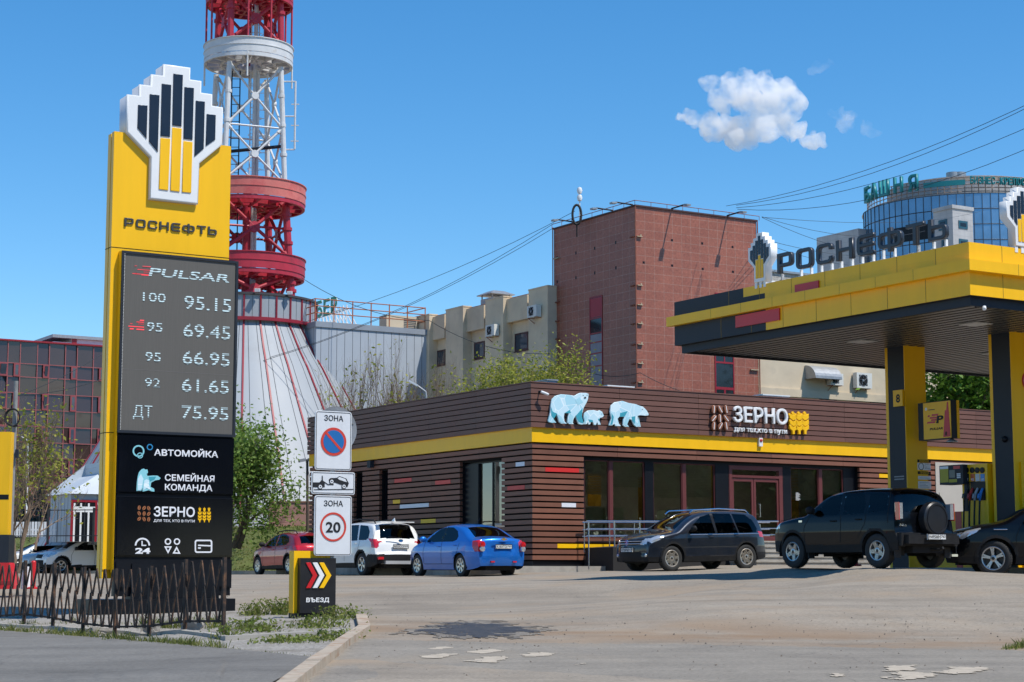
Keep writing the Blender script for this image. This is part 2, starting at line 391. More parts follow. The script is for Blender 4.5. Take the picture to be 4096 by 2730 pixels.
kerb('low_kerb', [ground_hit(*p) for p in ((-400, 2488), (0, 2514), (500, 2542), (900, 2570), (1400, 2543))], M_conc, .07, .10, 1)
# worn marking patches and the wet stain, each a ragged sheet of its own shape
def ragged(name, pts, mat, lift, cell=.035, amp=.12, seed=0):
    g = [ground_hit(x, y) for x, y in pts]; P = np.array([(p.x, p.y) for p in g])
    x0, y0 = P.min(0)-.1; x1, y1 = P.max(0)+.1
    rs = np.random.RandomState(seed); ph = rs.rand(4, 2)*6.28
    nx_, ny_ = int((x1-x0)/cell)+1, int((y1-y0)/cell)+1
    X, Y = np.meshgrid(x0+cell*np.arange(nx_), y0+cell*np.arange(ny_))
    A = X + amp*(np.sin(Y*9+ph[0, 0])*.5+np.sin(Y*23+ph[0, 1])*.3+np.sin(X*31+Y*17+ph[1, 0])*.3)
    B = Y + amp*1.6*(np.sin(X*7+ph[1, 1])*.5+np.sin(X*19+ph[2, 0])*.35+np.sin(X*43+Y*11+ph[2, 1])*.25)
    ins = np.zeros(X.shape, bool); n = len(P)
    for i in range(n):
        (ax, ay), (bx, by) = P[i], P[(i+1) % n]
        c = ((ay > B) != (by > B)); t = (bx-ax)*(B-ay)/((by-ay) if by != ay else 1e-9)+ax
        ins ^= c & (A < t)
    mb = MB(); idx = -np.ones(X.shape, int)
    for j in range(ny_-1):
        for i in range(nx_-1):
            if ins[j, i]:
                q = []
                for jj, ii in ((j, i), (j, i+1), (j+1, i+1), (j+1, i)):
                    if idx[jj, ii] < 0:
                        idx[jj, ii] = len(mb.v); mb.v.append((X[jj, ii], Y[jj, ii], gz(X[jj, ii], Y[jj, ii])+lift))
                    q.append(idx[jj, ii])
                mb.f.append(tuple(q)); mb.m.append(0)
    return structure(name, mb, mat)
def r8(*p): return [(1500+x/1.889, 1900+y/1.889) for x, y in p]
def r7b(*p): return [(3000+x/1.686, 1800+y/1.686) for x, y in p]
M_wet = pm('wet_oily_asphalt', (.052, .045, .038), .55, var=.45, scale=5, bump=.5, bscale=45, dirt=(.13, .11, .085), dscale=3, dlo=.58, dhi=.75)
ragged('oil_stain', r8((215, 1190), (480, 1168), (500, 1148), (580, 1128), (720, 1117), (900, 1136), (1060, 1160), (1215, 1178), (1020, 1203), (900, 1232), (700, 1222), (480, 1208)), M_wet, .010, .04, .22, 5)
ragged('damp_patch', r8((150, 1195), (420, 1150), (520, 1120), (720, 1098), (950, 1118), (1150, 1150), (1330, 1180), (1080, 1222), (900, 1242), (650, 1238), (420, 1218)), pm('damp_asphalt', (.15, .128, .10), .75, var=.3, scale=4, bump=.4, bscale=45, dirt=(.24, .205, .16), dscale=3, dlo=.45, dhi=.65), .007, .04, .25, 9)
M_worn = pm('worn_road_paint', (.43, .365, .28), .85, var=.2, scale=8, bump=.3, bscale=60, dirt=(.25, .225, .18), dscale=5, dlo=.58, dhi=.7)
for k, q in enumerate((r8((425, 1318), (520, 1306), (600, 1310), (560, 1322), (430, 1330)), r8((335, 1386), (420, 1360), (620, 1358), (560, 1380), (460, 1393)),
                       r8((680, 1352), (820, 1324), (1000, 1330), (900, 1348), (760, 1357)), r8((695, 1415), (850, 1378), (1005, 1375), (920, 1420), (800, 1424)),
                       r8((1060, 1378), (1200, 1350), (1380, 1350), (1280, 1372), (1180, 1384)), r8((1540, 1440), (1580, 1434), (1620, 1434), (1560, 1445)),
                       r7b((870, 1485), (960, 1460), (1130, 1462), (1070, 1494), (940, 1497)), r7b((970, 1515), (1000, 1503), (1240, 1508), (1190, 1535), (1100, 1560), (1000, 1560)),
                       r7b((1255, 1506), (1360, 1472), (1620, 1478), (1510, 1518), (1290, 1512)), r7b((525, 1525), (560, 1518), (650, 1518), (610, 1540), (550, 1542)),
                       r7b((910, 1545), (930, 1538), (980, 1540), (960, 1555), (920, 1555)))):
    ragged('road_marking', q, M_worn, .0105, .03, .07, k)
# the grassy bank and the higher ground behind it
def bank_near(px): return interp([(-700, 97), (0, 89), (430, 84), (930, 74), (1300, 70), (1500, 69)], px)
def bank_top(px): return interp([(-700, 2150), (0, 2152), (430, 2150), (900, 2108), (1260, 2104), (1500, 2104)], px)
mb = MB(); pxs = list(range(-700, 1500, 30)); rows = 10
for j in range(rows+1):
    for px in pxs:
        yn = bank_near(px); zt = at(px, bank_top(px), yn+7).z
        if j == rows: p = at(px, 2289, yn+95); z = zt+.3
        else:
            t = j/(rows-1); p = at(px, 2289, yn+7*t); sm = t*t*(3-2*t)*.6+.4*t; z = gz(p.x, p.y)+.06 + (zt-gz(p.x, p.y)-.06)*sm + rng.uniform(-.05, .05)*(0 < j < rows)
        mb.v.append((p.x, p.y, z))
k = len(pxs); mb.f = [(j*k+i, j*k+i+1, (j+1)*k+i+1, (j+1)*k+i) for j in range(rows) for i in range(k-1)]; mb.m = [0]*len(mb.f)
BANKV = list(mb.v); BANKK = k
structure('grass_bank', mb, M_grass, 60)
kerb('bank_kerb', [Vector((at(px, 2289, bank_near(px)-.3).x, bank_near(px)-.3, 0)) for px in (-700, 0, 430, 930, 1300)], M_conc, .14, .15, 1, 2.0)
# ------------------------------------------------------------------ the shop
SC = at(2132, 2265, 55.0); ZB = SC.z                       # ground line at the shop's corner
SF = Fr((SC.x, SC.y, 0), U); SL = Fr((SC.x, SC.y, 0), -V)
SLEN = hit_line(4330, SF.o, U); SDEP = hit_line(1239, SL.o, V)
def zc(py): return at(2132, py, SC.y).z
zt, zy1, zy0 = zc(1533), zc(1712), zc(1769)
shop = thing('shop_building', 'single storey brown slatted shop with yellow band, bears and wheat sign on the front', 'shop', (SC.x, SC.y, 0), RU)
M_slat = pm('brown_slat', (.205, .080, .046), .55, var=.13, scale=1.2, bump=.08, bscale=30)
M_fasc = pm('brown_fascia', (.150, .066, .046), .55, var=.1, scale=1.0)
def island_vary(m, lo, hi):
    nt = m.node_tree; b = nt.nodes['Principled BSDF']; l = b.inputs['Base Color'].links[0]; g = nd(nt, 'ShaderNodeNewGeometry')
    nt.links.new(mixc(nt, 1., l.from_socket, ramp(nt, g.outputs['Random Per Island'], [(0., gray(lo)), (1., gray(hi))]), 'MULTIPLY'), b.inputs['Base Color'])
island_vary(M_slat, .84, 1.14); island_vary(M_fasc, .88, 1.10)
M_frame = pm('maroon_frame', (.13, .03, .028), .45, var=.12)
M_sglass = glassmat('shop_glass', (.58, .62, .56), .13)
# in the shop's own frame: x along the front (U), y into the building (V), z up; the side wall runs along y at x=0
def spx(px, py, d=0.): return SF.px(px, py, d)
def lpx(px, py, d=0.):                                     # on the side wall: distance from the corner, height
    a, z = SL.px(px, py, d); return -a, z
# openings
fx0, _ = spx(2331.6, 1900); fx1, _ = spx(3434.7, 1900); fz1 = spx(2332, 1826)[1]; fz0 = spx(2380, 2158)[1]
mb = MB()                                                   # solid core, set back behind the boards
PY0 = .06
mb.box(PY0, SLEN, PY0, SDEP, ZB-.3, ZB+.001)
mb.box(PY0, fx0-.02, PY0, .25, ZB, zt-.05); mb.box(fx1+.02, SLEN, PY0, .25, ZB, zt-.05); mb.box(fx0-.02, fx1+.02, PY0, .25, fz1, zt-.05); mb.box(fx0-.02, fx1+.02, PY0, .25, ZB, fz0)
sl0, slz1 = lpx(1845, 1853); sl1 = lpx(2012, 1850)[0]; slz0 = lpx(1900, 2118)[1]
slots = [(lpx(1422, 1900)[0], lpx(1455, 1900)[0]), (lpx(1523, 1890)[0], lpx(1557, 1890)[0])]
ops = sorted([(min(sl0, sl1), max(sl0, sl1))] + [(min(a), max(a)) for a in slots])
y = .25
for a, b in ops:
    mb.box(PY0, .25, y, a, ZB, zt-.05); mb.box(PY0, .25, a, b, slz1, zt-.05); mb.box(PY0, .25, a, b, ZB, slz0); y = b
mb.box(PY0, .25, y, SDEP, ZB, zt-.05); mb.box(.25, SLEN, SDEP-.2, SDEP, ZB, zt-.05); mb.box(SLEN-.2, SLEN, .25, SDEP-.2, ZB, zt-.05)
mb.box(.25, SLEN-.2, .25, SDEP-.2, zt-.45, zt-.25)          # roof slab
mb.box(.25, SLEN-.2, .25, SDEP-.2, fz0-.25, fz0-.1)         # shop floor
mb.build('wall', M_dark, shop)
# boards: every board runs round the corner
def cuts(u0, u1, L=3.05):
    k = [u0] + [L*i for i in range(1, 12) if u0+.3 < L*i < u1-.3] + [u1]
    return [(a+(.004 if i else 0), b-(.004 if i < len(k)-2 else 0)) for i, (a, b) in enumerate(zip(k, k[1:]))]
def boards(mb, z0, z1, n, gap, proud, side, skip=()):
    p = (z1-z0)/n
    for i in range(n):
        a, b = z0+p*i+gap/2, z0+p*(i+1)-gap/2
        if side == 'f':
            segs = [(-proud, SLEN)]
            for s0, s1, q0, q1 in skip:
                if q0 < (a+b)/2 < q1: segs = [r for u0, u1 in segs for r in ((u0, min(u1, s0)), (max(u0, s1), u1)) if r[1] > r[0]]
            for u0, u1 in segs:
                for v0, v1 in cuts(u0, u1): mb.box(v0, v1, -proud, .055, a, b)
        else:
            segs = [(.056, SDEP)]
            for s0, s1, q0, q1 in skip:
                if q0 < (a+b)/2 < q1: segs = [r for u0, u1 in segs for r in ((u0, min(u1, s0)), (max(u0, s1), u1)) if r[1] > r[0]]
            for u0, u1 in segs:
                for v0, v1 in cuts(u0, u1): mb.box(-proud, .055, v0, v1, a, b)
upz1 = zt; upz0 = zy1
f = MB(); boards(f, upz0, upz1, 8, .028, .17, 'f'); boards(f, upz0, upz1, 8, .028, .17, 's'); f.build('fascia', M_fasc, shop)
f = MB(); f.box(-.19, SLEN+.05, -.19, .25, zt, zt+.03); f.box(-.19, .25, .25, SDEP, zt, zt+.03); f.build('parapet_cap', M_fasc, shop)
f = MB(); f.box(-.09, SLEN, -.09, .055, zy0, zy1+.02); f.box(-.09, .055, .056, SDEP, zy0, zy1+.02); f.build('yellow_band', M_yellow, shop)
loz1, loz0 = zy0-.02, ZB+.16; nb = 20
pitch = (loz1-loz0)/nb
skf = [(fx0, fx1, fz0, fz1-.02)]; skl = [(a, b, slz0, slz1) for a, b in ops]
f = MB(); boards(f, loz0, loz1, nb, .05, .05, 'f', skf); boards(f, loz0, loz1, nb, .05, .05, 's', skl); f.build('slat_cladding', M_slat, shop)
f = MB(); f.box(.02, SLEN, .02, .058, ZB-.3, loz0-.02); f.box(.02, .058, .06, SDEP, ZB-.3, loz0-.02); f.build('plinth', M_black, shop)
# coloured dashes on the boards
def row(z): return loz0 + pitch*(math.floor((z-loz0)/pitch)+.5)
def dash(pa, pb, mat, nm, side, half=None):
    (a, za), (b, zb) = (spx(*pa) if side == 'f' else lpx(*pa)), (spx(*pb) if side == 'f' else lpx(*pb))
    z = row((za+zb)/2); h = pitch/2-.025; m_ = MB()
    if side == 'f': m_.box(a, b, -.056, -.046, z-h, z+h)
    else: m_.box(-.056, -.046, a, b, z-h, z+h)
    m_.build(nm, mat, shop)
M_reds = pm('dash_red', (.62, .03, .025), .4, var=.04); M_whs = pm('dash_white', (.75, .75, .78), .4, var=.03)
def r4(x, y): return 2000+x/1.96, 1500+y/1.96
def r5(x, y): return 2700+x/1.96, 1500+y/1.96
def r6(x, y): return 900+x/1.96, 1200+y/1.96
def r7(x, y): return 900+x/1.81, 1950+y/1.81
for pa, pb, mt, nm, sd in ((r4(348, 718), r4(612, 757), M_reds, 'red_dash', 'f'), (r4(476, 1005), r4(588, 1038), M_whs, 'white_dash', 'f'), (r4(443, 1332), r4(882, 1365), M_yellow, 'yellow_dash', 'f'),
        (r5(1592, 770), r5(1735, 802), M_yellow, 'yellow_dash', 'f'),
        (r4(135, 675), r4(204, 708), M_whs, 'white_dash', 's'), (r4(70, 863), r4(205, 900), M_reds, 'red_dash', 's'), (r6(1340, 1392), r6(1473, 1430), M_reds, 'red_dash', 's'),
        (r6(1660, 1408), r6(1778, 1442), M_reds, 'red_dash', 's'), (r7(1226, 90), r7(1277, 118), M_yellow, 'yellow_dash', 's'), (r7(1277, 122), r7(1485, 148), M_whs, 'white_dash', 's'),
        (r7(1428, 235), r7(1535, 265), M_yellow, 'yellow_dash', 's'), (r7(1340, 320), r7(1385, 345), M_reds, 'red_dash', 's')):
    dash(pa, pb, mt, nm, sd)
# front windows: glass set back, black piers and maroon mullions
GY = .22
def fx(x, y=900, r=4): return spx(*(r4(x, y) if r == 4 else r5(x, y)), -GY)[0]
m_ = MB()
for a, b in ((fx(1128), fx(1196)), (fx(1680), fx(1790)), (fx(835, 900, 5), fx(900, 900, 5)), (fx(1312, 900, 5), fx1+.02), (fx(640), fx(655))):
    m_.box(a, b, GY-.06, GY+.1, fz0, fz1)
m_.box(fx0, fx1, GY-.07, GY+.12, fz1-.09, fz1+.02); m_.build('window_pier', M_black, shop)
panes = [(fx(655), fx(850)), (fx(876), fx(1128)), (fx(1196), fx(1424)), (fx(1450), fx(1680)), (fx(900, 900, 5), fx(1122, 900, 5)), (fx(1146, 900, 5), fx(1312, 900, 5))]
for a, b in panes:
    wmb = MB()
    for c, d, e, g in ((a-.03, a+.03, fz0+.06, fz1-.12), (b-.03, b+.03, fz0+.06, fz1-.12), (a-.03, b+.03, fz0, fz0+.06), (a-.03, b+.03, fz1-.12, fz1-.06)):
        wmb.box(c, d, GY-.03, GY+.05, e, g)
    wo_ = wmb.build('window', M_frame, shop)
    MB().quad((a, GY, fz0+.03), (b, GY, fz0+.03), (b, GY, fz1-.1), (a, GY, fz1-.1)).build('pane', M_sglass, wo_)
for a, b in ((fx(850), fx(876)), (fx(1424), fx(1450)), (fx(1122, 900, 5), fx(1146, 900, 5))): m_ = MB(); m_.box(a, b, GY-.05, GY+.06, fz0, fz1-.1); m_.build('mullion', M_frame, shop)
# the door
da, db = fx(410, 900, 5), fx(838, 900, 5); dz1 = spx(*r5(600, 712), -GY)[1]; dzt = spx(*r5(700, 818), -GY)[1]; dz0 = spx(*r5(760, 1312), -GY)[1]
m_ = MB(); m_.box(da, da+.16, GY-.06, GY+.1, dz0, fz1-.09); m_.box(db-.16, db, GY-.06, GY+.1, dz0, fz1-.09); m_.box(da+.16, db-.16, GY-.06, GY+.1, dzt+.02, dzt+.1); m_.box(da+.16, db-.16, GY-.06, GY+.1, fz1-.22, fz1-.09); m_.box(da+.16, db-.16, GY-.06, GY+.1, dz0, dz0+.04)
dfr = m_.build('door_frame', M_frame, shop)
MB().quad((da+.1, GY+.02, dzt+.06), (db-.1, GY+.02, dzt+.06), (db-.1, GY+.02, fz1-.1), (da+.1, GY+.02, fz1-.1)).build('transom_pane', M_sglass, dfr)
dm = fx(612, 900, 5)
for a, b in ((da+.16, dm-.01), (dm+.01, db-.16)):
    m_ = MB(); zb_, zt_ = dz0+.05, dzt
    m_.box(a, a+.08, GY-.03, GY+.04, zb_, zt_); m_.box(b-.08, b, GY-.03, GY+.04, zb_, zt_); m_.box(a+.08, b-.08, GY-.03, GY+.04, zb_, zb_+.14); m_.box(a+.08, b-.08, GY-.03, GY+.04, zt_-.1, zt_)
    dr = m_.build('door', M_frame, shop)
    MB().quad((a+.06, GY, zb_+.1), (b-.06, GY, zb_+.1), (b-.06, GY, zt_-.05), (a+.06, GY, zt_-.05)).build('pane', M_sglass, dr)
    if a > da+.3:
        h0 = a+.18; zz = zb_+.75
        MB().tube([(h0, GY-.03, zz), (h0, GY-.11, zz), (h0, GY-.11, zz+.42), (h0, GY-.03, zz+.42)], .018, 8).build('handle', M_steel, dr, True)
for a, b in panes:
    m_ = MB(); dpt = .75+.35*((a*7) % 1.0)
    for k in range(int(dpt/.05)): z = fz1-.14-.05*k; m_.add([(a+.02, GY+.10, z), (b-.02, GY+.10, z), (b-.02, GY+.125, z-.035), (a+.02, GY+.125, z-.035)], [(0, 1, 2, 3)])
    m_.build('window_blind', pm('blind_slat', (.62, .62, .56), .6, var=.05), shop)
# dim interior: back wall, counter, posters
M_in = pm('interior_wall', (.7, .67, .62), .8, var=.1); M_org = pm('orange_poster', (.60, .30, .01), .6, var=.1); M_shelf = pm('pale_cabinet', (.55, .62, .50), .5, var=.05)
m_ = MB(); m_.box(.3, SLEN-.3, 5.4, 5.5, fz0-.1, zt-.5); m_.build('back_room_wall', M_in, shop)
m_ = MB()
for x, wd, y, h in ((fx(705), 1.25, .9, 1.0), (fx(905), .7, .8, 1.0), (fx(1500), .9, 1.6, 1.0)): m_ = MB(); m_.box(x, x+wd, y, y+.45, fz0-.1, fz0+h); m_.build('cabinet', M_shelf, shop)
m_ = MB()
for x, wd, y, z0_, z1_ in ((fx(760), .18, 1.4, fz0, fz1), (fx(1230), .55, 1.2, fz0, fz1-.5), (fx(480, 900, 5), .7, 1.5, fz0, fz1), (fx(905, 900, 5), .75, .7, fz0+.5, fz1), (fx(1000), .5, 2.4, fz0+1.1, fz1-.4)): m_ = MB(); m_.box(x, x+wd, y, y+.03, z0_, z1_); m_.build('hanging_poster', M_org, shop)
m_ = MB()
for k in range(9):
    z = spx(*r5(962, 925+k*7), -GY)[1]; m_.box(fx(945, 900, 5), fx(945, 900, 5)+.12+.1*((k*37) % 5)/5, GY-.006, GY-.003, z-.012, z)
m_.build('opening_hours_notice', M_white, shop)
for k in range(5):
    m_ = MB(); x = fx0+.8+2.1*k; m_.box(x, x+1.2, 1.5, 1.8, fz1+.20, fz1+.24); m_.build('added_fill_panel', emitmat('fill_glow', (1., .93, .80), 4.), shop)  # unseen glowing panels, added above the window heads to brighten the room
m_ = MB(); m_.box(.3, SLEN-.3, .35, 5.4, fz1+.25, fz1+.3); m_.build('ceiling', M_in, shop)
# side openings
for k, (a, b) in enumerate(ops):
    big = b-a > 1.5
    m_ = MB(); m_.box(.18, .26, a, b, slz1-.06, slz1+.01); m_.box(.18, .26, a, a+.06, slz0, slz1-.06); m_.box(.18, .26, b-.06, b, slz0, slz1-.06); m_.box(.18, .26, a, b, slz0-.03, slz0)
    if big:
        gm = lpx(1922, 1950, -.2)[0]; m_.box(.12, .24, gm, b, slz0, slz1-.06); gl = lpx(1974, 1950, -.2)[0]; m_.box(.17, .25, gl-.03, gl+.03, slz0, slz1-.06); ge = gm
    wo_ = m_.build('side_window', M_black, shop)
    ge = ge if big else b
    MB().quad((.2, ge, slz0), (.2, a, slz0), (.2, a, slz1), (.2, ge, slz1)).build('pane', M_sglass if big else M_gloss, wo_)
# the bears: faceted flat figures standing off the fascia
def facet_mat(name):
    m, nt, b = newmat(name); v = mapped(nt, (1, .15, 1))
    vo = nd(nt, 'ShaderNodeTexVoronoi'); vo.inputs['Scale'].default_value = 3.1; nt.links.new(v, vo.inputs['Vector'])
    sp = nd(nt, 'ShaderNodeSeparateColor'); nt.links.new(vo.outputs['Color'], sp.inputs[0])
    c = ramp(nt, sp.outputs[0], [(.0, (.62, .80, .86)), (.35, (.50, .74, .82)), (.6, (.70, .85, .88)), (.8, (.36, .66, .76)), (1., (.58, .78, .84))])
    ve = nd(nt, 'ShaderNodeTexVoronoi'); ve.feature = 'DISTANCE_TO_EDGE'; ve.inputs['Scale'].default_value = 3.1; nt.links.new(v, ve.inputs['Vector'])
    c = mixc(nt, ramp(nt, ve.outputs['Distance'], [(.01, gray(1)), (.03, gray(0))]), c, (.80, .90, .92))
    nt.links.new(c, b.inputs['Base Color']); b.inputs['Roughness'].default_value = .35; return m
M_facet = facet_mat('faceted_ice_blue'); M_teal = pm('teal_facet', (.05, .34, .42), .4, var=.1); M_lt = pm('pale_facet', (.38, .66, .74), .4, var=.06)
def fig(name, outl, dark, pale, off=-.28, extra=()):
    q = lambda p: spx(*r4(*p), .26)
    b = shape(name, [[q(p) for p in outl]], M_facet, shop, -.21, .06, .008)
    for d in dark: shape('dark_facet', [[q(p) for p in d]], M_teal, b, -.271, .004)  # teal pieces of the emblem's own pattern
    for d in pale: shape('pale_facet', [[q(p) for p in d]], M_lt, b, -.271, .004)
    for d in extra: shape('face_mark', [[q(p) for p in d]], M_black, b, -.277, .004)
    return b
fig('bear_emblem', [(376,358),(395,290),(398,235),(408,190),(435,165),(480,153),(540,158),(585,165),(612,148),(630,142),(675,143),(694,150),(690,190),(680,215),(655,260),(648,290),(640,320),(650,370),(665,385),(640,392),(615,386),(600,350),(592,322),(575,350),(570,375),(578,387),(545,388),(528,376),(532,330),(540,300),(505,300),(500,330),(505,365),(525,384),(480,384),(462,370),(450,330),(440,300),(425,320),(420,350),(442,376),(405,378),(380,370)],
    [[(398,250),(412,290),(445,305),(420,345),(400,320)], [(592,322),(645,262),(640,330),(655,382),(615,370)], [(505,300),(545,275),(555,300),(535,302)]], [[(440,300),(480,330),(505,380),(470,372)], [(545,300),(575,330),(560,380),(535,372)], [(620,175),(650,215),(610,240),(590,200)]],
    extra=[circ(665,180,8,10,7), circ(650,162,3,8), circ(681,160,3,8)])
fig('bear_emblem', [(655,330),(662,300),(690,280),(735,277),(765,285),(780,278),(800,290),(816,325),(800,335),(782,340),(778,360),(790,392),(768,393),(760,370),(752,395),(735,394),(728,372),(712,370),(706,390),(692,391),(690,372),(680,388),(655,388),(664,360)],
    [[(690,350),(725,355),(728,370),(700,372)], [(765,345),(780,345),(776,365)]], [[(662,310),(680,330),(672,380),(660,380)]], extra=[circ(812,326,4,8), circ(797,308,2.5,8)])
fig('bear_emblem', [(853,390),(872,340),(862,290),(870,240),(900,215),(960,205),(1010,222),(1060,230),(1100,245),(1120,250),(1150,280),(1170,318),(1140,322),(1100,318),(1078,322),(1082,360),(1105,408),(1070,410),(1050,395),(1030,355),(1010,345),(990,380),(1012,408),(978,408),(962,395),(966,350),(975,330),(935,330),(922,345),(930,380),(948,403),(905,403),(895,385),(880,398),(855,398)],
    [[(872,300),(890,330),(880,390),(862,392),(875,345)], [(1030,330),(1060,325),(1055,385),(1035,358)], [(940,300),(1000,285),(975,328),(938,330)]], [[(985,335),(1020,330),(990,400),(970,390)], [(1085,330),(1100,400),(1075,405)]], extra=[circ(1166,316,5,8), circ(1113,272,3,8)])
# sign: coffee beans, the name, wheat ears
M_bean = pm('coffee_bean', (.26, .10, .05), .35, var=.1)
for by_, xs_ in ((272, (305, 355, 402)), (343, (305, 353, 402)), (402, (305, 357, 402))):
    for k, bx_ in enumerate(xs_):
        t = {305: .12, 355: -.6, 357: .6, 353: .05, 402: -.15}[bx_] if by_ != 343 else {305: .75, 353: .0, 402: -.75}[bx_]
        cx_, cz_ = spx(*r5(bx_, by_), .26); el = []
        for a in range(20):
            x, z = .085*math.cos(a*math.pi/10), .140*math.sin(a*math.pi/10); el.append((cx_ + x*math.cos(t)+z*math.sin(t), cz_ - x*math.sin(t)+z*math.cos(t)))
        b = shape('bean_emblem', [el], M_bean, shop, -.19, .09, .02)
        el = []
        for x, z in ((-.012, -.11), (.012, -.11), (.012, .11), (-.012, .11)): el.append((cx_ + x*math.cos(t)+z*math.sin(t), cz_ - x*math.sin(t)+z*math.cos(t)))
        shape('bean_crease', [el], M_white, b, -.281, .004)
a, za = spx(*r5(458, 372), .26); b_, zb_ = spx(*r5(885, 392), .26); ht = spx(*r5(560, 256), .26)[1]-spx(*r5(560, 374), .26)[1]
text('sign_lettering', 'ЗЕРНО', M_white, shop, a, (za+zb_)/2+.02, ht, -.19, b_-a, .028, .10, bevel=.01)
a, za = spx(*r5(468, 440), .26); b_ = spx(*r5(880, 457), .26)[0]
text('slogan_lettering', 'для тех,кто в пути', M_white, shop, a, za-.01, .165, -.19, b_-a, .015, .07)
for ex in (927, 973, 1019):
    cx_, _ = spx(*r5(ex, 380), .26); z1_ = spx(*r5(ex, 288), .26)[1]; z0_ = spx(*r5(ex, 466), .26)[1]; hh = z1_-z0_; wd = .155
    lp = [[(cx_-.05, z0_), (cx_+.05, z0_), (cx_+.05, z0_+.15*hh), (cx_+wd, z0_+.24*hh), (cx_+wd, z0_+.42*hh), (cx_, z0_+.30*hh), (cx_-wd, z0_+.42*hh), (cx_-wd, z0_+.24*hh), (cx_-.05, z0_+.15*hh)]]
    for k in (.36, .62): lp.append([(cx_, z0_+(k-.03)*hh), (cx_+wd, z0_+(k+.09)*hh), (cx_+wd, z0_+(k+.29)*hh), (cx_, z0_+(k+.19)*hh), (cx_-wd, z0_+(k+.29)*hh), (cx_-wd, z0_+(k+.09)*hh)])
    lp[2] += []
    b = shape('wheat_emblem', lp[:1], M_yellow, shop, -.19, .09, .008)
    for q in lp[1:]: shape('wheat_grain', [q], M_yellow, b, -.19, .09, .008)
    shape('wheat_grain', [[(cx_-.04, z0_+.8*hh), (cx_+.04, z0_+.8*hh), (cx_+.06, z0_+.93*hh), (cx_, z0_+hh), (cx_-.06, z0_+.93*hh)]], M_yellow, b, -.19, .088, .006)
# camera, alarm, roof boxes
def cctv(px, py, parent, fr, off, dirx=.25, diry=-.25):
    a, z = fr(px, py); m_ = MB(); m_.tube([(a, -off, z), (a, -off-.12, z), (a+.04, -off-.2, z-.02)], .022, 8); m_.lathe([(.03, 0), (.04, .02), (.04, .03)], (a, -off-.03, z), 12, 'y')
    c = m_.build('security_camera', M_graph, parent, True)
    m_ = MB(); p = Vector((a+.02, -off-.2, z-.04)); d = Vector((dirx, diry, -.12)).normalized(); m_.tube([p-d*.08, p+d*.0, p+d*.14, p+d*.17], [.035, .042, .042, .03], 10); m_.build('camera_housing', M_white, c, True)
cctv(*r4(312, 133), shop, lambda x, y: spx(x, y, .2), .17, .3, -.1)
a, z = spx(*r5(664, 528), .1); m_ = MB(); m_.box(a-.07, a+.07, -.17, -.09, z-.14, z+.14); al = m_.build('alarm_siren', M_white, shop); m_ = MB(); m_.lathe([(.05, 0), (.05, -.02), (.001, -.045)], (a, -.17, z+.05), 14, 'y'); m_.build('alarm_light', M_red, al)
shop_roof = [(370, 445, 70, 32, 1.2, .5, M_galv), (845, 1045, 105, 85, 1.5, .35, M_white)]
def roof_box(pa, pb, yy, mat, nm):
    (a, za), (b, _) = SF.px(*pa, -yy), SF.px(*pb, -yy); m_ = MB(); m_.box(a, b, yy, yy+.8, zt-.3, za); m_.box(a-.03, b+.03, yy-.03, yy+.83, za, za+.04); m_.build(nm, mat, shop)
roof_box(r4(372, 44), r4(448, 44), 1.0, M_galv, 'roof_box'); roof_box(r4(845, 90), r4(1046, 92), 1.6, M_white, 'roof_unit'); roof_box(r5(690, 160), r5(893, 160), 1.6, M_white, 'roof_unit')
a, z = lpx(*r6(1146, 1290), .1); m_ = MB(); m_.box(-.2, -.05, a-.12, a+.12, z-.12, z+.12); m_.build('wall_lamp', M_graph, shop)
# pale screen wall at the right end, seen past the pumps
a, _ = spx(3738, 1950); z1_ = spx(3738, 1850)[1]; z0_ = spx(3738, 2060)[1]; b = SLEN-.5
M_scr = pm('pale_panel', (.46, .42, .36), .6, var=.06); m_ = MB(); m_.box(a, b, -.075, -.052, z0_-.8, z1_); m_.build('pale_panel', M_scr, shop)
# pavement round the shop and the steps and ramp at the door
pav = MB()
def wl(x, y): return SF.o + U*x + V*y
def slab(mb, poly, zt_, zb_):
    n = len(poly); vs = [(p.x, p.y, zt_) for p in poly] + [(p.x, p.y, zb_) for p in poly]
    mb.add(vs, [tuple(range(n)), tuple(range(2*n-1, n-1, -1))] + [(i, i+n, (i+1) % n + n, (i+1) % n) for i in range(n)])
slab(pav, [wl(-1.35, -1.1), wl(3.9, -1.1), wl(3.9, 0.1), wl(0, .1), wl(0, SDEP), wl(-1.35, SDEP)], ZB-.005, ZB-.5)
structure('shop_pavement', pav, M_conc)
m_ = MB(); dxm = (da+db)/2
fl = dz0-ZB; nst = 5
for k in range(nst):
    y0 = -1.5-.32*(nst-1-k); m_.box(da-1.3, db+3.6, y0, .02, ZB-.4 if k == 0 else ZB+fl*k/nst-.001, ZB+fl*(k+1)/nst-.045); m_.box(da-1.33, db+3.63, y0-.035, .02, ZB+fl*(k+1)/nst-.044, ZB+fl*(k+1)/nst-.002)
st = m_.build('entrance_steps', M_conc); st.location = (SC.x, SC.y, 0); st.rotation_euler = (0, 0, RU)
tag(st, 'pale concrete steps up to the glass door of the brown shop', 'steps')
m_ = MB(); rx0, rx1 = fx0+.05, da-1.3
m_.add([(rx0, -1.5, ZB-.4), (rx1, -1.5, ZB-.4), (rx1, .02, ZB-.4), (rx0, .02, ZB-.4), (rx0, -1.5, ZB+.55), (rx1, -1.5, dz0), (rx1, .02, dz0), (rx0, .02, ZB+.55)], [(0,3,2,1),(4,5,6,7),(0,1,5,4),(1,2,6,5),(2,3,7,6),(3,0,4,7)])
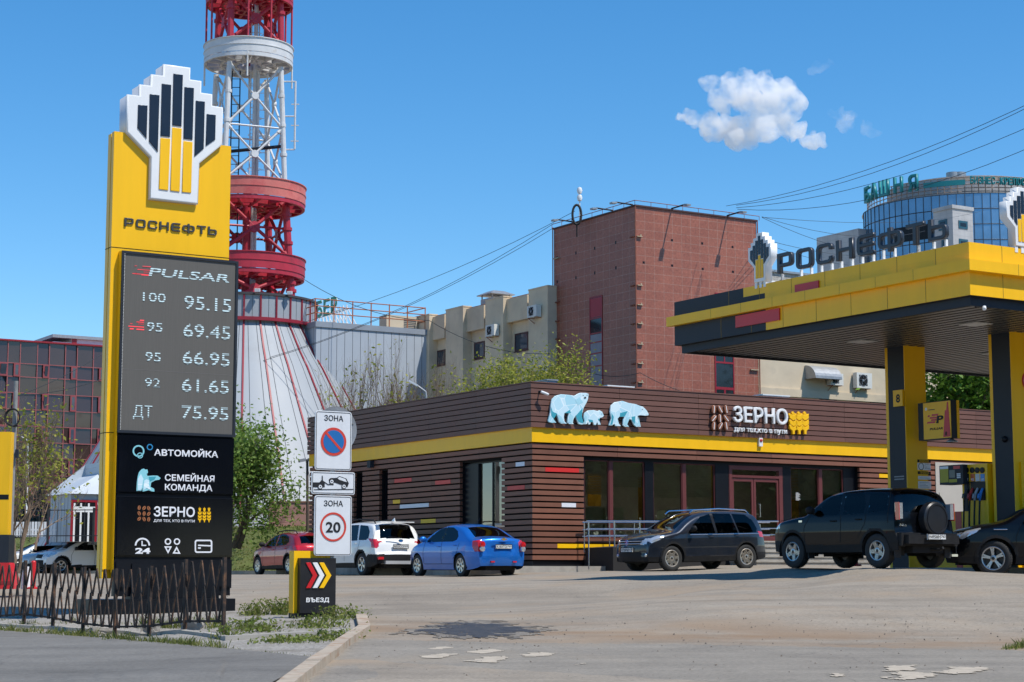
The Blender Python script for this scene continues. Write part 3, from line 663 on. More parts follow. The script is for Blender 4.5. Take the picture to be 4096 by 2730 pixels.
rp = m_.build('access_ramp', pm('dark_ramp', (.018, .016, .015), .8, var=.2)); rp.location = (SC.x, SC.y, 0); rp.rotation_euler = (0, 0, RU); tag(rp, 'dark ramp along the shop front under the steel handrail', 'ramp')
rail = thing('handrail', 'stainless steel handrail with thin posts along the ramp in front of the shop windows', 'handrail', (SC.x, SC.y, 0), RU)
for yy, nm in ((-1.45, 'near'), (-.25, 'far')):
    a0 = SF.px(*r4(690, 1150), -yy)[0] if yy < -1 else SF.px(*r4(655, 1150), -yy)[0]; ztop = SF.px(*r4(795, 1150), 1.45)[1]
    m_ = MB()
    for dz_ in (0, -.22, -.42): m_.tube([(a0-.05, yy, ztop+dz_), (a0+2.2, yy, ztop+.03+dz_), (a0+7.2, yy, ztop+.1+dz_)], .024 if dz_ == 0 else .015, 8)
    m_.build('rail', M_steel, rail, True)
    for k in range(8):
        x = a0+.92*k+.02; m_ = MB(); m_.tube([(x, yy, ZB-.1 if yy < -1 else ZB+.4), (x, yy, ztop)], .02, 8); m_.build('post', M_steel, rail, True)
# ------------------------------------------------------------------ lettering and the hand emblem
GL = {
 'Р': (1.0, [[(0,0),(.21,0),(.21,.30),(.72,.30),(.87,.34),(.95,.45),(.95,.85),(.87,.96),(.72,1),(0,1)], [(.21,.48),(.21,.82),(.70,.82),(.75,.78),(.75,.52),(.70,.48)]]),
 'О': (1.05, [rrect(0,1,0,1,.24), rrect(.2,.8,.18,.82,.09)[::-1]]),
 'С': (1.0, [[(.97,.34),(.97,.2),(.9,.06),(.74,0),(.24,0),(.07,.07),(0,.24),(0,.76),(.07,.93),(.24,1),(.74,1),(.9,.94),(.97,.8),(.97,.66),(.77,.66),(.77,.78),(.72,.82),(.27,.82),(.2,.76),(.2,.24),(.27,.18),(.72,.18),(.77,.22),(.77,.34)]]),
 'Н': (1.02, [[(0,0),(.21,0),(.21,.41),(.77,.41),(.77,0),(.98,0),(.98,1),(.77,1),(.77,.59),(.21,.59),(.21,1),(0,1)]]),
 'Е': (1.0, [[(.24,0),(.97,0),(.97,.18),(.27,.18),(.21,.24),(.21,.41),(.94,.41),(.94,.59),(.21,.59),(.21,.76),(.27,.82),(.97,.82),(.97,1),(.24,1),(.07,.93),(0,.76),(0,.24),(.07,.07)]]),
 'Ф': (1.36, [[(.55,1.06),(.76,1.06),(.76,.88),(1.08,.88),(1.24,.81),(1.31,.66),(1.31,.34),(1.24,.19),(1.08,.12),(.76,.12),(.76,-.06),(.55,-.06),(.55,.12),(.23,.12),(.07,.19),(0,.34),(0,.66),(.07,.81),(.23,.88),(.55,.88)],
            [(.55,.3),(.28,.3),(.2,.37),(.2,.63),(.28,.7),(.55,.7)], [(.76,.3),(.76,.7),(1.03,.7),(1.11,.63),(1.11,.37),(1.03,.3)]]),
 'Т': (.98, [[(.37,0),(.58,0),(.58,.81),(.95,.81),(.95,1),(0,1),(0,.81),(.37,.81)]]),
 'Ь': (1.0, [[(0,0),(.72,0),(.87,.05),(.95,.17),(.95,.53),(.87,.65),(.72,.70),(.21,.70),(.21,1),(0,1)], [(.21,.18),(.21,.52),(.70,.52),(.75,.48),(.75,.22),(.70,.18)]])}
def wide_word(word, mat, parent, x0, x1, z0, h, y, depth, bevel, feet=None):
    tot = sum(GL[c][0] for c in word) + .2*(len(word)-1); k = (x1-x0)/tot; x = x0; out = []
    for c in word:
        wd, lp = GL[c]
        out.append(shape('letter', [[(x+p*k, z0+q*h) for p, q in l] for l in lp], mat, parent, y, depth, bevel))
        if feet:
            for fr_ in (.12, .75 if c not in 'РТ' else .12):
                m_ = MB(); m_.box(x+fr_*k-.02 if c != 'Т' else x+.45*k, x+fr_*k+.02 if c != 'Т' else x+.45*k+.04, y-.02, y+.04, z0-feet, z0+(.0 if c != 'Ф' else .1)*h + .55*h*0); m_.box(x+fr_*k-.05, x+fr_*k+.05, y-.04, y+.25, z0-feet-.005, z0-feet+.025)
                m_.build('letter_bracket', M_white, out[-1])
        x += (wd+.2)*k
    return out
_HO = [(889,308),(975,318),(975,238),(1053,248),(1057,168),(1140,178),(1142,97),(1330,123),(1328,205),(1407,216),(1405,297),(1483,308),(1482,388),(1557,400),(1553,660),(1393,790),(1383,1075),(1043,1037),(1050,745),(884,572)]
_HB = [[(962,385),(1027,390),(1020,620),(957,545)], [(1043,310),(1110,318),(1098,713),(1038,640)], [(1127,237),(1192,246),(1183,608),(1118,600)], [(1208,167),(1273,177),(1263,535),(1200,526)],
       [(1285,260),(1350,268),(1340,628),(1278,620)], [(1364,355),(1426,363),(1418,690),(1354,745)], [(1440,448),(1502,456),(1498,627),(1433,672)]]
_HY = [[(1118,614),(1185,622),(1170,980),(1106,972)], [(1200,542),(1265,550),(1250,990),(1186,982)], [(1278,636),(1340,645),(1330,998),(1267,992)]]
# ------------------------------------------------------------------ the price pylon
PO = at(409, 2289, 31.5); PF = Fr((PO.x, PO.y, 0), U)
def r1(x, y): return x/1.742, 200+y/1.742
def r2(x, y): return x/1.96, 1000+y/1.96
def r3(x, y): return x/1.522, 1700+y/1.522
def pp(p, d=0.): return PF.px(*p, d)
PZ = gz(PO.x+1, PO.y+.4)
pyl = thing('price_pylon', 'tall yellow price pylon with a white hand emblem on top and a grey price screen', 'price pylon', (PO.x, PO.y, 0), RU)
s0, ztl = pp(r1(805, 568)); s0 = 0.0; PW = pp(r1(1604, 1000))[0]; zj = pp(r2(878, 380))[1]; zj = pp(r1(785, 1375))[1]
m_ = MB(); m_.box(0, PW, 0, .02, PZ+.75, ztl); m_.box(0, .02, .02, .12, PZ+.6, ztl); m_.box(PW-.02, PW, .02, .3, PZ+.6, ztl); m_.box(.05, PW-.02, .12, .155, PZ+.6, ztl); m_.box(0, PW-.02, .155, .30, PZ+.6, ztl-.01); m_.box(.02, PW-.02, .02, .12, ztl-.03, ztl-.005)
m_.build('yellow_body', M_yellow, pyl)
m_ = MB()
for z in (zj, pp(r2(835, 1432))[1]): m_.box(-.003, PW+.003, -.003, .304, z-.006, z+.006)
m_.build('panel_joint', M_dark, pyl)
HD = .09                                                    # emblem front stands this far out
hand_uv = [[pp(r1(*p), HD) for p in l] for l in [_HO]+_HB+_HY]
hb = shape('hand_emblem', [hand_uv[0]], M_white, pyl, -.003, HD-.003, .025)
sh = [(x, z) for x, z in hand_uv[0]]
shape('emblem_back', [[(x*.995+.005, z*.998+.006) for x, z in sh]], pm('emblem_side', (.62, .64, .68), .4, var=.05), hb, .31, .312, .0)
M_navy = pm('navy_bar', (.012, .016, .028), .25, var=.15)
for l in hand_uv[1:8]: shape('dark_finger_bar', [l], M_navy, hb, -HD+.004, .022, .006)
for l in hand_uv[8:]: shape('yellow_finger_bar', [l], M_yellow, hb, -HD+.004, .022, .006)
a, za = pp(r1(872, 1228), .06); b, zb_ = pp(r1(1520, 1292), .06); hh = pp(r1(890, 1170), .06)[1] - pp(r1(890, 1230), .06)[1]
wide_word('РОСНЕФТЬ', pm('dark_letter', (.05, .05, .045), .3, var=.05), pyl, a, b, (za+zb_)/2, hh, -.003, .022, .003)
# the price screen
SDp = .17
lx0, lz1 = pp(r2(960, 4), SDp); lx1, _ = pp(r2(1860, 700), SDp); lz0 = pp(r2(920, 1432), SDp)[1]
m_ = MB(); e = .045
m_.box(lx0, lx1, -SDp, -.002, lz1-e, lz1); m_.box(lx0, lx1, -SDp, -.002, lz0, lz0+e); m_.box(lx0, lx0+e, -SDp, -.002, lz0+e, lz1-e); m_.box(lx1-e, lx1, -SDp, -.002, lz0+e, lz1-e); m_.box(lx0+e, lx1-e, -SDp+.05, -.002, lz0+e, lz1-e)
scr = m_.build('screen_case', M_graph, pyl)
M_led = pm('led_panel', (.105, .098, .087), .75, var=.16, scale=3, stretch=(60, 1, .8))
m_ = MB(); m_.box(lx0+e, lx1-e, -SDp+.02, -SDp+.05, lz0+e, lz1-e); ledp = m_.build('led_panel', M_led, scr)
m_ = MB(); zj_ = pp(r2(1400, 958), SDp)[1]; m_.box(lx0+e, lx1-e, -SDp+.0185, -SDp+.02, zj_-.004, zj_+.004); m_.build('panel_seam', pm('seam_grey', (.14, .13, .12), .7, var=.05), scr)
M_ledw = emitmat('led_white', (.62, .86, 1.0), .78, .04); M_ledr = emitmat('led_red', (1.0, .03, .05), .95, .04)
def led(body, xa, ya, xb, yb, hp, nm, mat=None, bold=0., shear=0.):
    a, za = pp(r2(xa, ya), SDp); b, zb2 = pp(r2(xb, yb), SDp); h = pp(r2(xa, ya-hp), SDp)[1]-za
    return text(nm, body, mat or M_ledw, scr, a, (za+zb2)/2, h, -SDp+.017, b-a, bold, .004, shear)
led('PULSAR', 1168, 205, 1800, 250, 66, 'grade_lettering', bold=.018, shear=.28)
for body, ys, xa in (('95.15', 462, 1447), ('69.45', 680, 1440), ('66.95', 892, 1435), ('61.65', 1106, 1428), ('75.95', 1318, 1425)):
    led(body, xa, ys, xa+367, ys+24, 108, 'price_digits', bold=.003)
for body, xa, xb, ys, h in (('100', 1122, 1300, 402, 74), ('95', 1155, 1275, 636, 76), ('95', 1142, 1262, 870, 76), ('92', 1138, 1257, 1072, 72), ('ДТ', 1045, 1195, 1306, 90)):
    led(body, xa, ys, xb, ys+8, h, 'grade_digits', bold=.0)
def stripes(lst, nm):
    m_ = MB()
    for xa, xb, yy in lst:
        a, z = pp(r2(xa, yy), SDp); b, z2 = pp(r2(xb, yy+(xb-xa)*.07), SDp); m_.prism([(a, z-.011), (b, z2-.011), (b+.01, z2+.011), (a+.01, z+.011)], -SDp+.016, -SDp+.019)
    m_.build(nm, M_ledr, scr)
stripes([(1055, 1073, 126), (1117, 1182, 130), (1080, 1180, 150), (1040, 1075, 182), (1060, 1172, 184), (1110, 1168, 194), (1128, 1172, 170)], 'grade_arrow')
stripes([(1098, 1130, 552), (1072, 1130, 562), (1022, 1040, 575), (1085, 1130, 578), (1008, 1130, 596), (1018, 1048, 618), (1070, 1130, 622)], 'grade_arrow')
m_ = MB()
for k in range(120): z = lz0+e+(lz1-lz0-2*e)*(k+.3)/120; m_.box(lx0+e+.004, lx0+e+.011, -SDp+.017, -SDp+.02, z, z+.012)
m_.build('edge_diodes', emitmat('led_dot', (.9, .95, 1), 1.0), scr)
m_ = MB(); m_.box(lx0-.006, lx0-.001, -SDp+.03, -.002, PZ+.7, lz1); m_.build('yellow_side', M_yellow, pyl)
# the black information panels below
px0 = pp(r3(712, 300), SDp)[0]; px1 = pp(r3(1424, 300), SDp)[0]
def ipanel(nm, ya, yb, mat):
    z1_ = pp(r3(712, ya), SDp)[1]; z0_ = pp(r3(700, yb), SDp)[1]; m_ = MB()
    m_.box(px0, px1, -SDp+.02, -SDp+.039, z0_, z1_)
    m_.box(px0+.03, px1-.03, -SDp, -SDp+.019, z0_+.03, z1_-.03); return m_.build(nm, mat, pyl)
m_ = MB(); m_.box(px0+.015, px1-.015, -SDp+.04, -.003, PZ+.3, lz0-.002); m_.build('panel_carrier', M_black, pyl)
ip1 = ipanel('information_panel', 52, 416, M_gloss); ip2 = ipanel('information_panel', 436, 803, M_gloss); ip3 = ipanel('lower_panel', 820, 998, M_black)
M_prt = pm('printed_white', (.78, .78, .80), .4, var=.02); M_cyan = pm('printed_cyan', (.25, .60, .66), .4, var=.04); M_blue = pm('printed_blue', (.03, .25, .5), .4, var=.04); M_prto = pm('printed_brown', (.36, .13, .05), .4, var=.05)
def ptx(body, xa, ya, xb, yb, hp, par, nm, bold=.03):
    a, za = pp(r3(xa, ya), SDp); b, zb2 = pp(r3(xb, yb), SDp); h = pp(r3(xa, ya-hp), SDp)[1]-za
    return text(nm, body, M_prt, par, a, (za+zb2)/2, h, -SDp-.001, b-a, bold, .003)
ptx('АВТОМОЙКА', 937, 186, 1328, 200, 37, ip1, 'panel_lettering', .04); ptx('СЕМЕЙНАЯ', 1003, 339, 1305, 349, 38, ip1, 'panel_lettering'); ptx('КОМАНДА', 1003, 397, 1293, 405, 37, ip1, 'panel_lettering')
ptx('ЗЕРНО', 935, 556, 1185, 562, 58, ip2, 'panel_lettering'); ptx('ДЛЯ ТЕХ, КТО В ПУТИ', 935, 591, 1185, 594, 15, ip2, 'panel_lettering', .02); ptx('24', 822, 783, 915, 785, 33, ip2, 'panel_lettering', .07)
k1 = abs(pp(r3(900, 300), SDp)[0]-pp(r3(800, 300), SDp)[0])/100; kz = abs(pp(r3(900, 300), SDp)[1]-pp(r3(900, 400), SDp)[1])/100
def pc(x, y): return pp(r3(x, y), SDp)
def ring(x, y, r, t, mat, par, nm):
    cx_, cz_ = pc(x, y); shape(nm, [circ(cx_, cz_, r*k1, 36, r*kz), circ(cx_, cz_, (r-t)*k1, 36, (r-t)*kz)[::-1]], mat, par, -SDp-.001, .003)
ring(843, 160, 36, 9, M_cyan, ip1, 'bubble_emblem'); ring(912, 136, 19, 6, M_blue, ip1, 'bubble_emblem'); ring(852, 187, 18, 5, M_cyan, ip1, 'bubble_emblem')
def pshape(pts, mat, par, nm, y=0.): return shape(nm, [[pc(*p) for p in pts]], mat, par, -SDp-.001-y, .003)
b = pshape([(830,403),(833,350),(838,315),(845,290),(862,270),(875,267),(885,273),(897,272),(901,290),(893,300),(898,312),(930,309),(960,310),(978,325),(968,335),(945,338),(920,352),(916,378),(938,390),(940,407),(922,405),(905,398),(890,402),(868,407),(866,380),(860,402)], M_cyan, ip1, 'bear_emblem')
pshape([(838,330),(858,300),(872,330),(860,395),(838,400)], M_facet, b, 'pale_facet', .004); pshape([(878,340),(890,332),(908,338),(905,365),(920,398),(890,385),(872,400),(874,365)], M_facet, b, 'pale_facet', .004); pshape([(905,318),(950,316),(940,332),(912,345)], M_teal, b, 'dark_facet', .004)
for i, x in enumerate((847, 877, 905)):
    for j, y in enumerate((507, 541, 574)):
        cx_, cz_ = pc(x, y+(i-1)*1.5); t = (0.1, .7, -.5)[(i+2*j) % 3]
        el = [(cx_ + 9*k1*math.cos(q*.4189)*math.cos(t)+14*kz*math.sin(q*.4189)*math.sin(t), cz_ - 9*k1*math.cos(q*.4189)*math.sin(t)+14*kz*math.sin(q*.4189)*math.cos(t)) for q in range(15)]
        bb = shape('bean_emblem', [el], M_prto, ip2, -SDp-.001, .003)
        el = [(cx_ + x_*k1*math.cos(t)+z_*kz*math.sin(t), cz_ - x_*k1*math.sin(t)+z_*kz*math.cos(t)) for x_, z_ in ((-1.2, -11), (1.2, -11), (1.2, 11), (-1.2, 11))]
        shape('bean_crease', [el], M_gloss, bb, -SDp-.005, .002)
for x in (1216, 1244, 1272):
    wb = pshape([(x-3,594),(x+3,594),(x+3,584),(x+11,577),(x+11,566),(x,574),(x-11,566),(x-11,577),(x-3,584)], M_yellow, ip2, 'wheat_emblem')
    for y in (556, 536): pshape([(x,y+14),(x+11,y+6),(x+11,y-8),(x,y),(x-11,y-8),(x-11,y+6)], M_yellow, wb, 'wheat_grain')
    pshape([(x-4,530),(x+4,530),(x+7,514),(x+8,506),(x+3,510),(x,501),(x-3,510),(x-8,506),(x-7,514)], M_yellow, wb, 'wheat_grain')
arc = [(867+47*math.cos(R(t)), 735-47*math.sin(R(t))) for t in range(0, 181, 10)] + [(867+37*math.cos(R(t)), 735-37*math.sin(R(t))) for t in range(180, -1, -10)]
ck = pshape(arc, M_prt, ip2, 'clock_symbol'); pshape([(861,707),(868,707),(868,731),(890,731),(890,738),(861,738)], M_prt, ck, 'clock_hands')
for x in (1022, 1077): ring(x, 711, 20, 8, M_prt, ip2, 'person_symbol')
cx_ = lambda pts: [pc(*p) for p in pts]
shape('person_symbol', [cx_([(999,740),(1046,740),(1023,785)]), cx_([(1012,748),(1033,748),(1023,768)])], M_prt, ip2, -SDp-.001, .003)
shape('person_symbol', [cx_([(1050,784),(1099,786),(1075,740)]), cx_([(1064,776),(1086,777),(1075,757)])], M_prt, ip2, -SDp-.001, .003)
rr = rrect(1185, 1292, 700, 780, 14); shape('card_symbol', [cx_(rr), cx_(rrect(1193, 1283, 709, 771, 8))], M_prt, ip2, -SDp-.001, .003)
pshape([(1205,730),(1283,733),(1283,741),(1205,738)], M_prt, ip2, 'card_symbol'); pshape([(1205,746),(1222,746),(1222,755),(1205,755)], M_prt, ip2, 'card_symbol')
bx0 = pp(r3(560, 1050), .35)[0]; bx1 = pp(r3(1433, 1060), .35)[0]; zpl = pp(r3(1433, 1058), .35)[1]
m_ = MB(); m_.box(px0+.3, px1-.25, -.2, .2, PZ, zpl+.6); m_.box(bx0, bx1, -.35, .55, PZ-.4, zpl); m_.build('base', M_black, pyl)
# ------------------------------------------------------------------ entrance sign and road sign post
EO = at(1174, 2289, 27.6); EF = Fr((EO.x, EO.y, 0), U); EZ = gz(EO.x+.5, EO.y+.2)
ent = thing('entrance_sign', 'low black and yellow entrance sign with three coloured chevrons', 'sign', (EO.x, EO.y, 0), RU)
e0, ez1 = EF.px(*r7(500, 460)); e1 = EF.px(*r7(765, 470))[0]; ed = .10
b0, bz1 = EF.px(*r7(547, 512), ed); b1 = EF.px(*r7(803, 600), ed)[0]; bz0 = EF.px(*r7(547, 912), ed)[1]; zb_ = EF.px(*r7(500, 912))[1]
m_ = MB(); m_.box(e0, e1, 0, .16, zb_, ez1); m_.build('yellow_panel', M_yellow, ent)
m_ = MB(); m_.box(b0, b1, -ed, -.002, bz0, bz1); m_.box(b1-.03, b1-.002, -.002, .16, bz0, bz1-.01); bp_ = m_.build('black_panel', pm('weathered_black', (.012, .012, .014), .4, var=.3, scale=5, dirt=(.04, .037, .032), dscale=6, dlo=.6, dhi=.8), ent)
m_ = MB(); m_.box(e0, b1-.02, -ed+.02, .16, EZ-.3, zb_-.002); m_.build('base', M_black, ent)
for pts, mt in (([(583,545),(615,545),(666,638),(618,730),(582,730),(632,638)], M_red), ([(632,545),(665,545),(717,638),(665,730),(630,730),(681,638)], M_white), ([(680,545),(713,545),(767,638),(712,730),(678,730),(731,638)], M_yellow)):
    shape('chevron', [[EF.px(*r7(*p), ed) for p in pts]], mt, bp_, -ed-.001, .018, .004)
a, za = EF.px(*r7(585, 832), ed); b, _ = EF.px(*r7(752, 833), ed); text('lettering', 'ВЪЕЗД', M_white, bp_, a, za, .062, -ed-.001, b-a, .04, .008, .1)
TO = at(1332, 2289, 27.9); TF = Fr((TO.x, TO.y, 0), U)
tsp = thing('road_sign_post', 'grey post carrying white no parking, tow away and 20 zone plates', 'road sign', (TO.x, TO.y, 0), RU)
tzb = gz(TO.x, TO.y); ttop = TF.px(*r6(860, 880))[1]
m_ = MB(); m_.tube([(0, .05, tzb-.3), (0, .05, ttop)], .035, 12); m_.build('post', M_galv, tsp, True)
M_plate = pm('reflective_white', (.66, .68, .70), .45, var=.05, scale=6); M_sblack = pm('sign_black', (.012, .012, .014), .5, var=.1); M_sred = pm('sign_orange_red', (.58, .05, .03), .45, var=.05); M_sblue = pm('sign_blue', (.012, .13, .38), .45, var=.05)
def plate(nm, pa, pb, rr, y0=-.02):
    (a, z1_), (b, z0_) = pa, pb
    p_ = shape(nm, [rrect(a, b, z0_, z1_, rr)], M_plate, tsp, y0+.02, .022, .003)
    i, t = .014, .008
    shape('plate_border', [rrect(a+i, b-i, z0_+i, z1_-i, rr*.7), rrect(a+i+t, b-i-t, z0_+i+t, z1_-i-t, rr*.55)[::-1]], M_sblack, p_, y0-.003, .002)
    return p_
tp = lambda p: TF.px(*p)
q6 = lambda *p: tp(r6(*p)); q7 = lambda *p: tp(r7(*p))
a, z1_ = q6(705, 868); b, z0_ = q6(985, 1342); p1_ = plate('no_parking_plate', (a, z1_), (b, z0_), .045)
Y0 = -.025; mid = (a+b)/2
text('lettering', 'ЗОНА', M_sblack, p1_, mid, q6(770, 947)[1], .083, Y0, .32, .02, .002, align='c')
cz_ = q6(840, 1113)[1]; rr_ = (q6(940, 1110)[0]-q6(740, 1110)[0])/2
cd = shape('red_ring', [circ(mid, cz_, rr_, 48)], M_sred, p1_, Y0-.002, .002); shape('blue_disc', [circ(mid, cz_, rr_*.81, 48)], M_sblue, cd, Y0-.005, .002)
q = R(45); L_ = rr_*.86; t_ = rr_*.085
shape('diagonal_bar', [[(mid-L_*.707-t_*.707, cz_+L_*.707-t_*.707), (mid+L_*.707-t_*.707, cz_-L_*.707-t_*.707), (mid+L_*.707+t_*.707, cz_-L_*.707+t_*.707), (mid-L_*.707+t_*.707, cz_+L_*.707+t_*.707)]], M_sred, cd, Y0-.008, .002)
a, z1_ = q6(675, 1342); b, z0_ = q6(1012, 1530); p2_ = plate('tow_away_plate', (a, z1_-.006), (b, z0_), .03)
tw = lambda pts: [[q6(*p) for p in pts]]
shape('ground_line', tw([(690,1486),(1000,1484),(1000,1490),(690,1492)]), M_sblack, p2_, Y0, .002)
shape('tow_truck', tw([(683,1432),(735,1432),(753,1412),(753,1380),(760,1380),(762,1418),(803,1446),(845,1446),(847,1453),(800,1453),(776,1436),(776,1470),(683,1470)]), M_sblack, p2_, Y0, .002)
shape('towed_car', tw([(808,1410),(822,1398),(870,1397),(890,1383),(945,1402),(965,1440),(955,1468),(900,1450),(850,1432),(812,1428)]), M_sblack, p2_, Y0, .002)
shape('towed_car_window', tw([(876,1400),(892,1390),(938,1406),(948,1430),(930,1425),(890,1412)]), M_plate, p2_, Y0-.003, .002)
for x, y in ((740, 1466), (830, 1426), (926, 1464)):
    c_ = q6(x, y); shape('wheel_symbol', [circ(*c_, .04, 20)], M_sblack, p2_, Y0-.004, .002); shape('wheel_symbol', [circ(*c_, .028, 20), circ(*c_, .012, 16)[::-1]], M_plate, p2_, Y0-.007, .002)
a, z1_ = q7(645, 58); b, z0_ = q7(910, 497); p3_ = plate('speed_zone_plate', (a, z1_), (b, z0_), .045); mid = (a+b)/2
text('lettering', 'ЗОНА', M_sblack, p3_, mid, q7(770, 137)[1], .083, Y0, .32, .02, .002, align='c')
cz_ = q7(775, 287)[1]; rr_ = (q7(870, 287)[0]-q7(681, 287)[0])/2
shape('red_ring', [circ(mid, cz_, rr_, 48), circ(mid, cz_, rr_*.86, 48)[::-1]], M_sred, p3_, Y0-.002, .002)
text('lettering', '20', M_sblack, p3_, mid, cz_-.078, .156, Y0-.002, .245, .03, .002, align='c')
c_ = TF.px(*r6(865, 1018), -.12); m_ = MB(); m_.lathe([(.35, .125), (.355, .11), (.355, .10), (.33, .105), (.001, .105)], (c_[0], 0, c_[1]), 40, 'y'); m_.box(c_[0]-.3, c_[0]+.3, .085, .10, c_[1]+.1, c_[1]+.14); m_.build('round_sign_back', M_galv, tsp, True)
# ------------------------------------------------------------------ zigzag fence
def rust(name):
    m, nt, b = newmat(name); v = mapped(nt)
    f = noise(nt, v, 5, 6, .7)
    c = ramp(nt, f, [(.36, (.018, .015, .014)), (.50, (.042, .028, .022)), (.62, (.12, .06, .032)), (.76, (.30, .15, .07))])
    nt.links.new(c, b.inputs['Base Color']); b.inputs['Roughness'].default_value = .75; b.inputs['Metallic'].default_value = .2; MC[name] = m; return m
M_rust = rust('rusty_steel')
fa = ground_hit(893, 2536); fb = at(-160, 2289, 32.0); fb = Vector((fb.x, fb.y, 0)); fa = Vector((fa.x, fa.y, 0)); fd = (fb-fa).normalized(); FL = (fb-fa).length
fence = thing('zigzag_fence', 'rusty black steel zigzag fence in front of the price pylon', 'fence', (fa.x, fa.y, 0), math.atan2(fd.y, fd.x))
def fgz(t): p = fa + fd*t; return gz(p.x, p.y)
t = 0; pit = .243; k = 0
post_t = []
while t < FL-.2:
    post_t.append(t); t += pit*4+.06
M_in2 = rng
for i, t in enumerate(post_t):
    g = fgz(t); m_ = MB(); le = .02*math.sin(i*2.3); m_.bar((t, 0, g-.15), (t+le, .012*math.sin(i*3.1), g+1.03), .045); m_.build('post', M_rust, fence)
m_ = MB(); mr = MB()
for i, t in enumerate(post_t[:-1]):
    t1 = post_t[i+1]; g = (fgz(t)+fgz(t1))/2; g0, g1 = fgz(t), fgz(t1)
    mr.bar((t, 0, g0+.17), (t1, 0, g1+.17), .03); 
    n = 4; p_ = (t1-t)/n
    for j in range(n):
        x = t + p_*j; gg = g0+(g1-g0)*(j+.5)/n; le = .02*math.sin(i*2.3+.1*j)
        ap = (x+p_/2+le, -.02, gg+1.0+rng.uniform(-.012, .012))
        m_.bar(ap, (x+.008, -.012, gg+.60), .017, .032); m_.bar(ap, (x+p_-.008, -.012, gg+.60), .017, .032)
        m_.bar((x+.004, .012, gg+.64), (x+p_/2-.016, .012, gg+.15), .017, .032); m_.bar((x+p_-.004, .012, gg+.64), (x+p_/2+.016, .012, gg+.15), .017, .032)
m_.build('pickets', M_rust, fence); mr.build('bottom_rail', M_rust, fence)
# broken concrete pieces lying under the fence
M_con2 = pm('old_concrete', (.28, .26, .23), .9, var=.3, scale=6, bump=.4)
for i, (x, y, wx, wy, wz, lab) in enumerate(((410, 2508, .30, .22, .13, 'small broken concrete lump under the left half of the fence'), (605, 2510, .24, .2, .2, 'concrete block with a rubble pile beside it under the fence'), (795, 2520, .5, .26, .2, 'long pale concrete block under the fence below the pylon'))):
    p = at(x, 2289, 29.2-.002*x); bm = bmesh.new(); bmesh.ops.create_cube(bm, size=1.0); bmesh.ops.subdivide_edges(bm, edges=bm.edges, cuts=3, use_grid_fill=True)
    for v_ in bm.verts: v_.co = Vector((v_.co.x*wx, v_.co.y*wy, v_.co.z*wz)) + Vector((rng.uniform(-.02, .02), rng.uniform(-.02, .02), rng.uniform(-.02, .02)))
    me = bpy.data.meshes.new('concrete_block'); bm.to_mesh(me); bm.free(); me.materials.append(M_con2)
    o = link('concrete_block', me, None, (p.x, p.y, gz(p.x, p.y)+wz*.45), .4+i); tag(o, lab, 'concrete block')
# ------------------------------------------------------------------ the filling station canopy
KO = at(3916, 2289, 35.5); KF = Fr((KO.x, KO.y, 0), U); KS = Fr((KO.x, KO.y, 0), -V)
kz = lambda py: at(3916, py, 35.5).z
cz1, cm1, cm0, cl0, ct0 = kz(968), kz(1041), kz(1086), kz(1180), kz(1208)
CL = hit_line(2709, KS.o, V); CU = 15.0
can = thing('station_canopy', 'yellow and dark grey filling station canopy with a red block pattern and raised letters', 'canopy', (KO.x, KO.y, 0), RU)
def kpx(px, py, d=0.): a, z = KS.px(px, py, d); return -a, z
M_yel2 = M_yellow
m_ = MB()                                                   # roof body: yellow parts and dark parts
ya = kpx(*((2500+1097/1.96), 750+850/1.96))[0]; yb_ = kpx(2500+928/1.96, 750+840/1.96)[0]; yl = kpx(2500+1105/1.96, 750+1090/1.96)[0]
zsplit = cm1 + (cz1-cm1)*.42
m_.box(0, .02, 0, yb_, zsplit, cz1); m_.box(0, .02, 0, ya, cm1-.02, zsplit-.001); m_.box(0, .02, 0, yl, cl0, cm0+.02); m_.box(.02, CU, 0, .02, cl0, cz1); m_.box(CU-.02, CU, .02, CL, cl0, cz1)
m_.build('fascia', M_yellow, can)
m_ = MB(); m_.box(0, .02, yb_+.002, CL, zsplit, cz1); m_.box(0, .02, ya+.002, CL, cm1-.02, zsplit-.001); m_.box(0, .02, yl+.002, CL, cl0, cm0+.02); m_.box(.02, CU, CL-.02, CL, cl0, cz1)
m_.build('dark_fascia', M_graph, can)
m_ = MB(); m_.box(-.14, -.001, -.14, CL+.14, cm0, cm1); m_.box(-.001, CU+.1, -.14, -.001, cm0, cm1); m_.build('fascia_ledge', M_yellow, can)
m_ = MB()
for y in [1.1*k+.9 for k in range(7)]: m_.box(-.003, .0, y, y+.012, cm1, cz1); m_.box(-.003, .0, y+.3, y+.312, cl0, cm0); m_.box(-.1415, -.14, y+.5, y+.51, cm0, cm1)
for x in [.9+1.3*k for k in range(8)]: m_.box(x, x+.012, -.003, 0, cl0, cz1); m_.box(x+.3, x+.312, -.1415, -.14, cm0, cm1)
m_.build('fascia_joint', pm('joint_ochre', (.25, .15, .01), .6, var=.1), can)  # thin dark ochre lines at the panel joints
m_ = MB()
def redblk(xa, ya_, xb, yb2, zlo, zhi):
    a = kpx(2500+xa/1.96, 750+ya_/1.96)[0]; b = kpx(2500+xb/1.96, 750+yb2/1.96)[0]; x = MB(); x.box(-.035, -.003, min(a, b), max(a, b), zlo, zhi); x.build('red_block', M_red, can)
redblk(1525, 780, 1340, 820, cm1, cm1+(cz1-cm1)*.52); redblk(1218, 1000, 875, 1060, cl0+(cm0-cl0)*.36, cm0-.03)
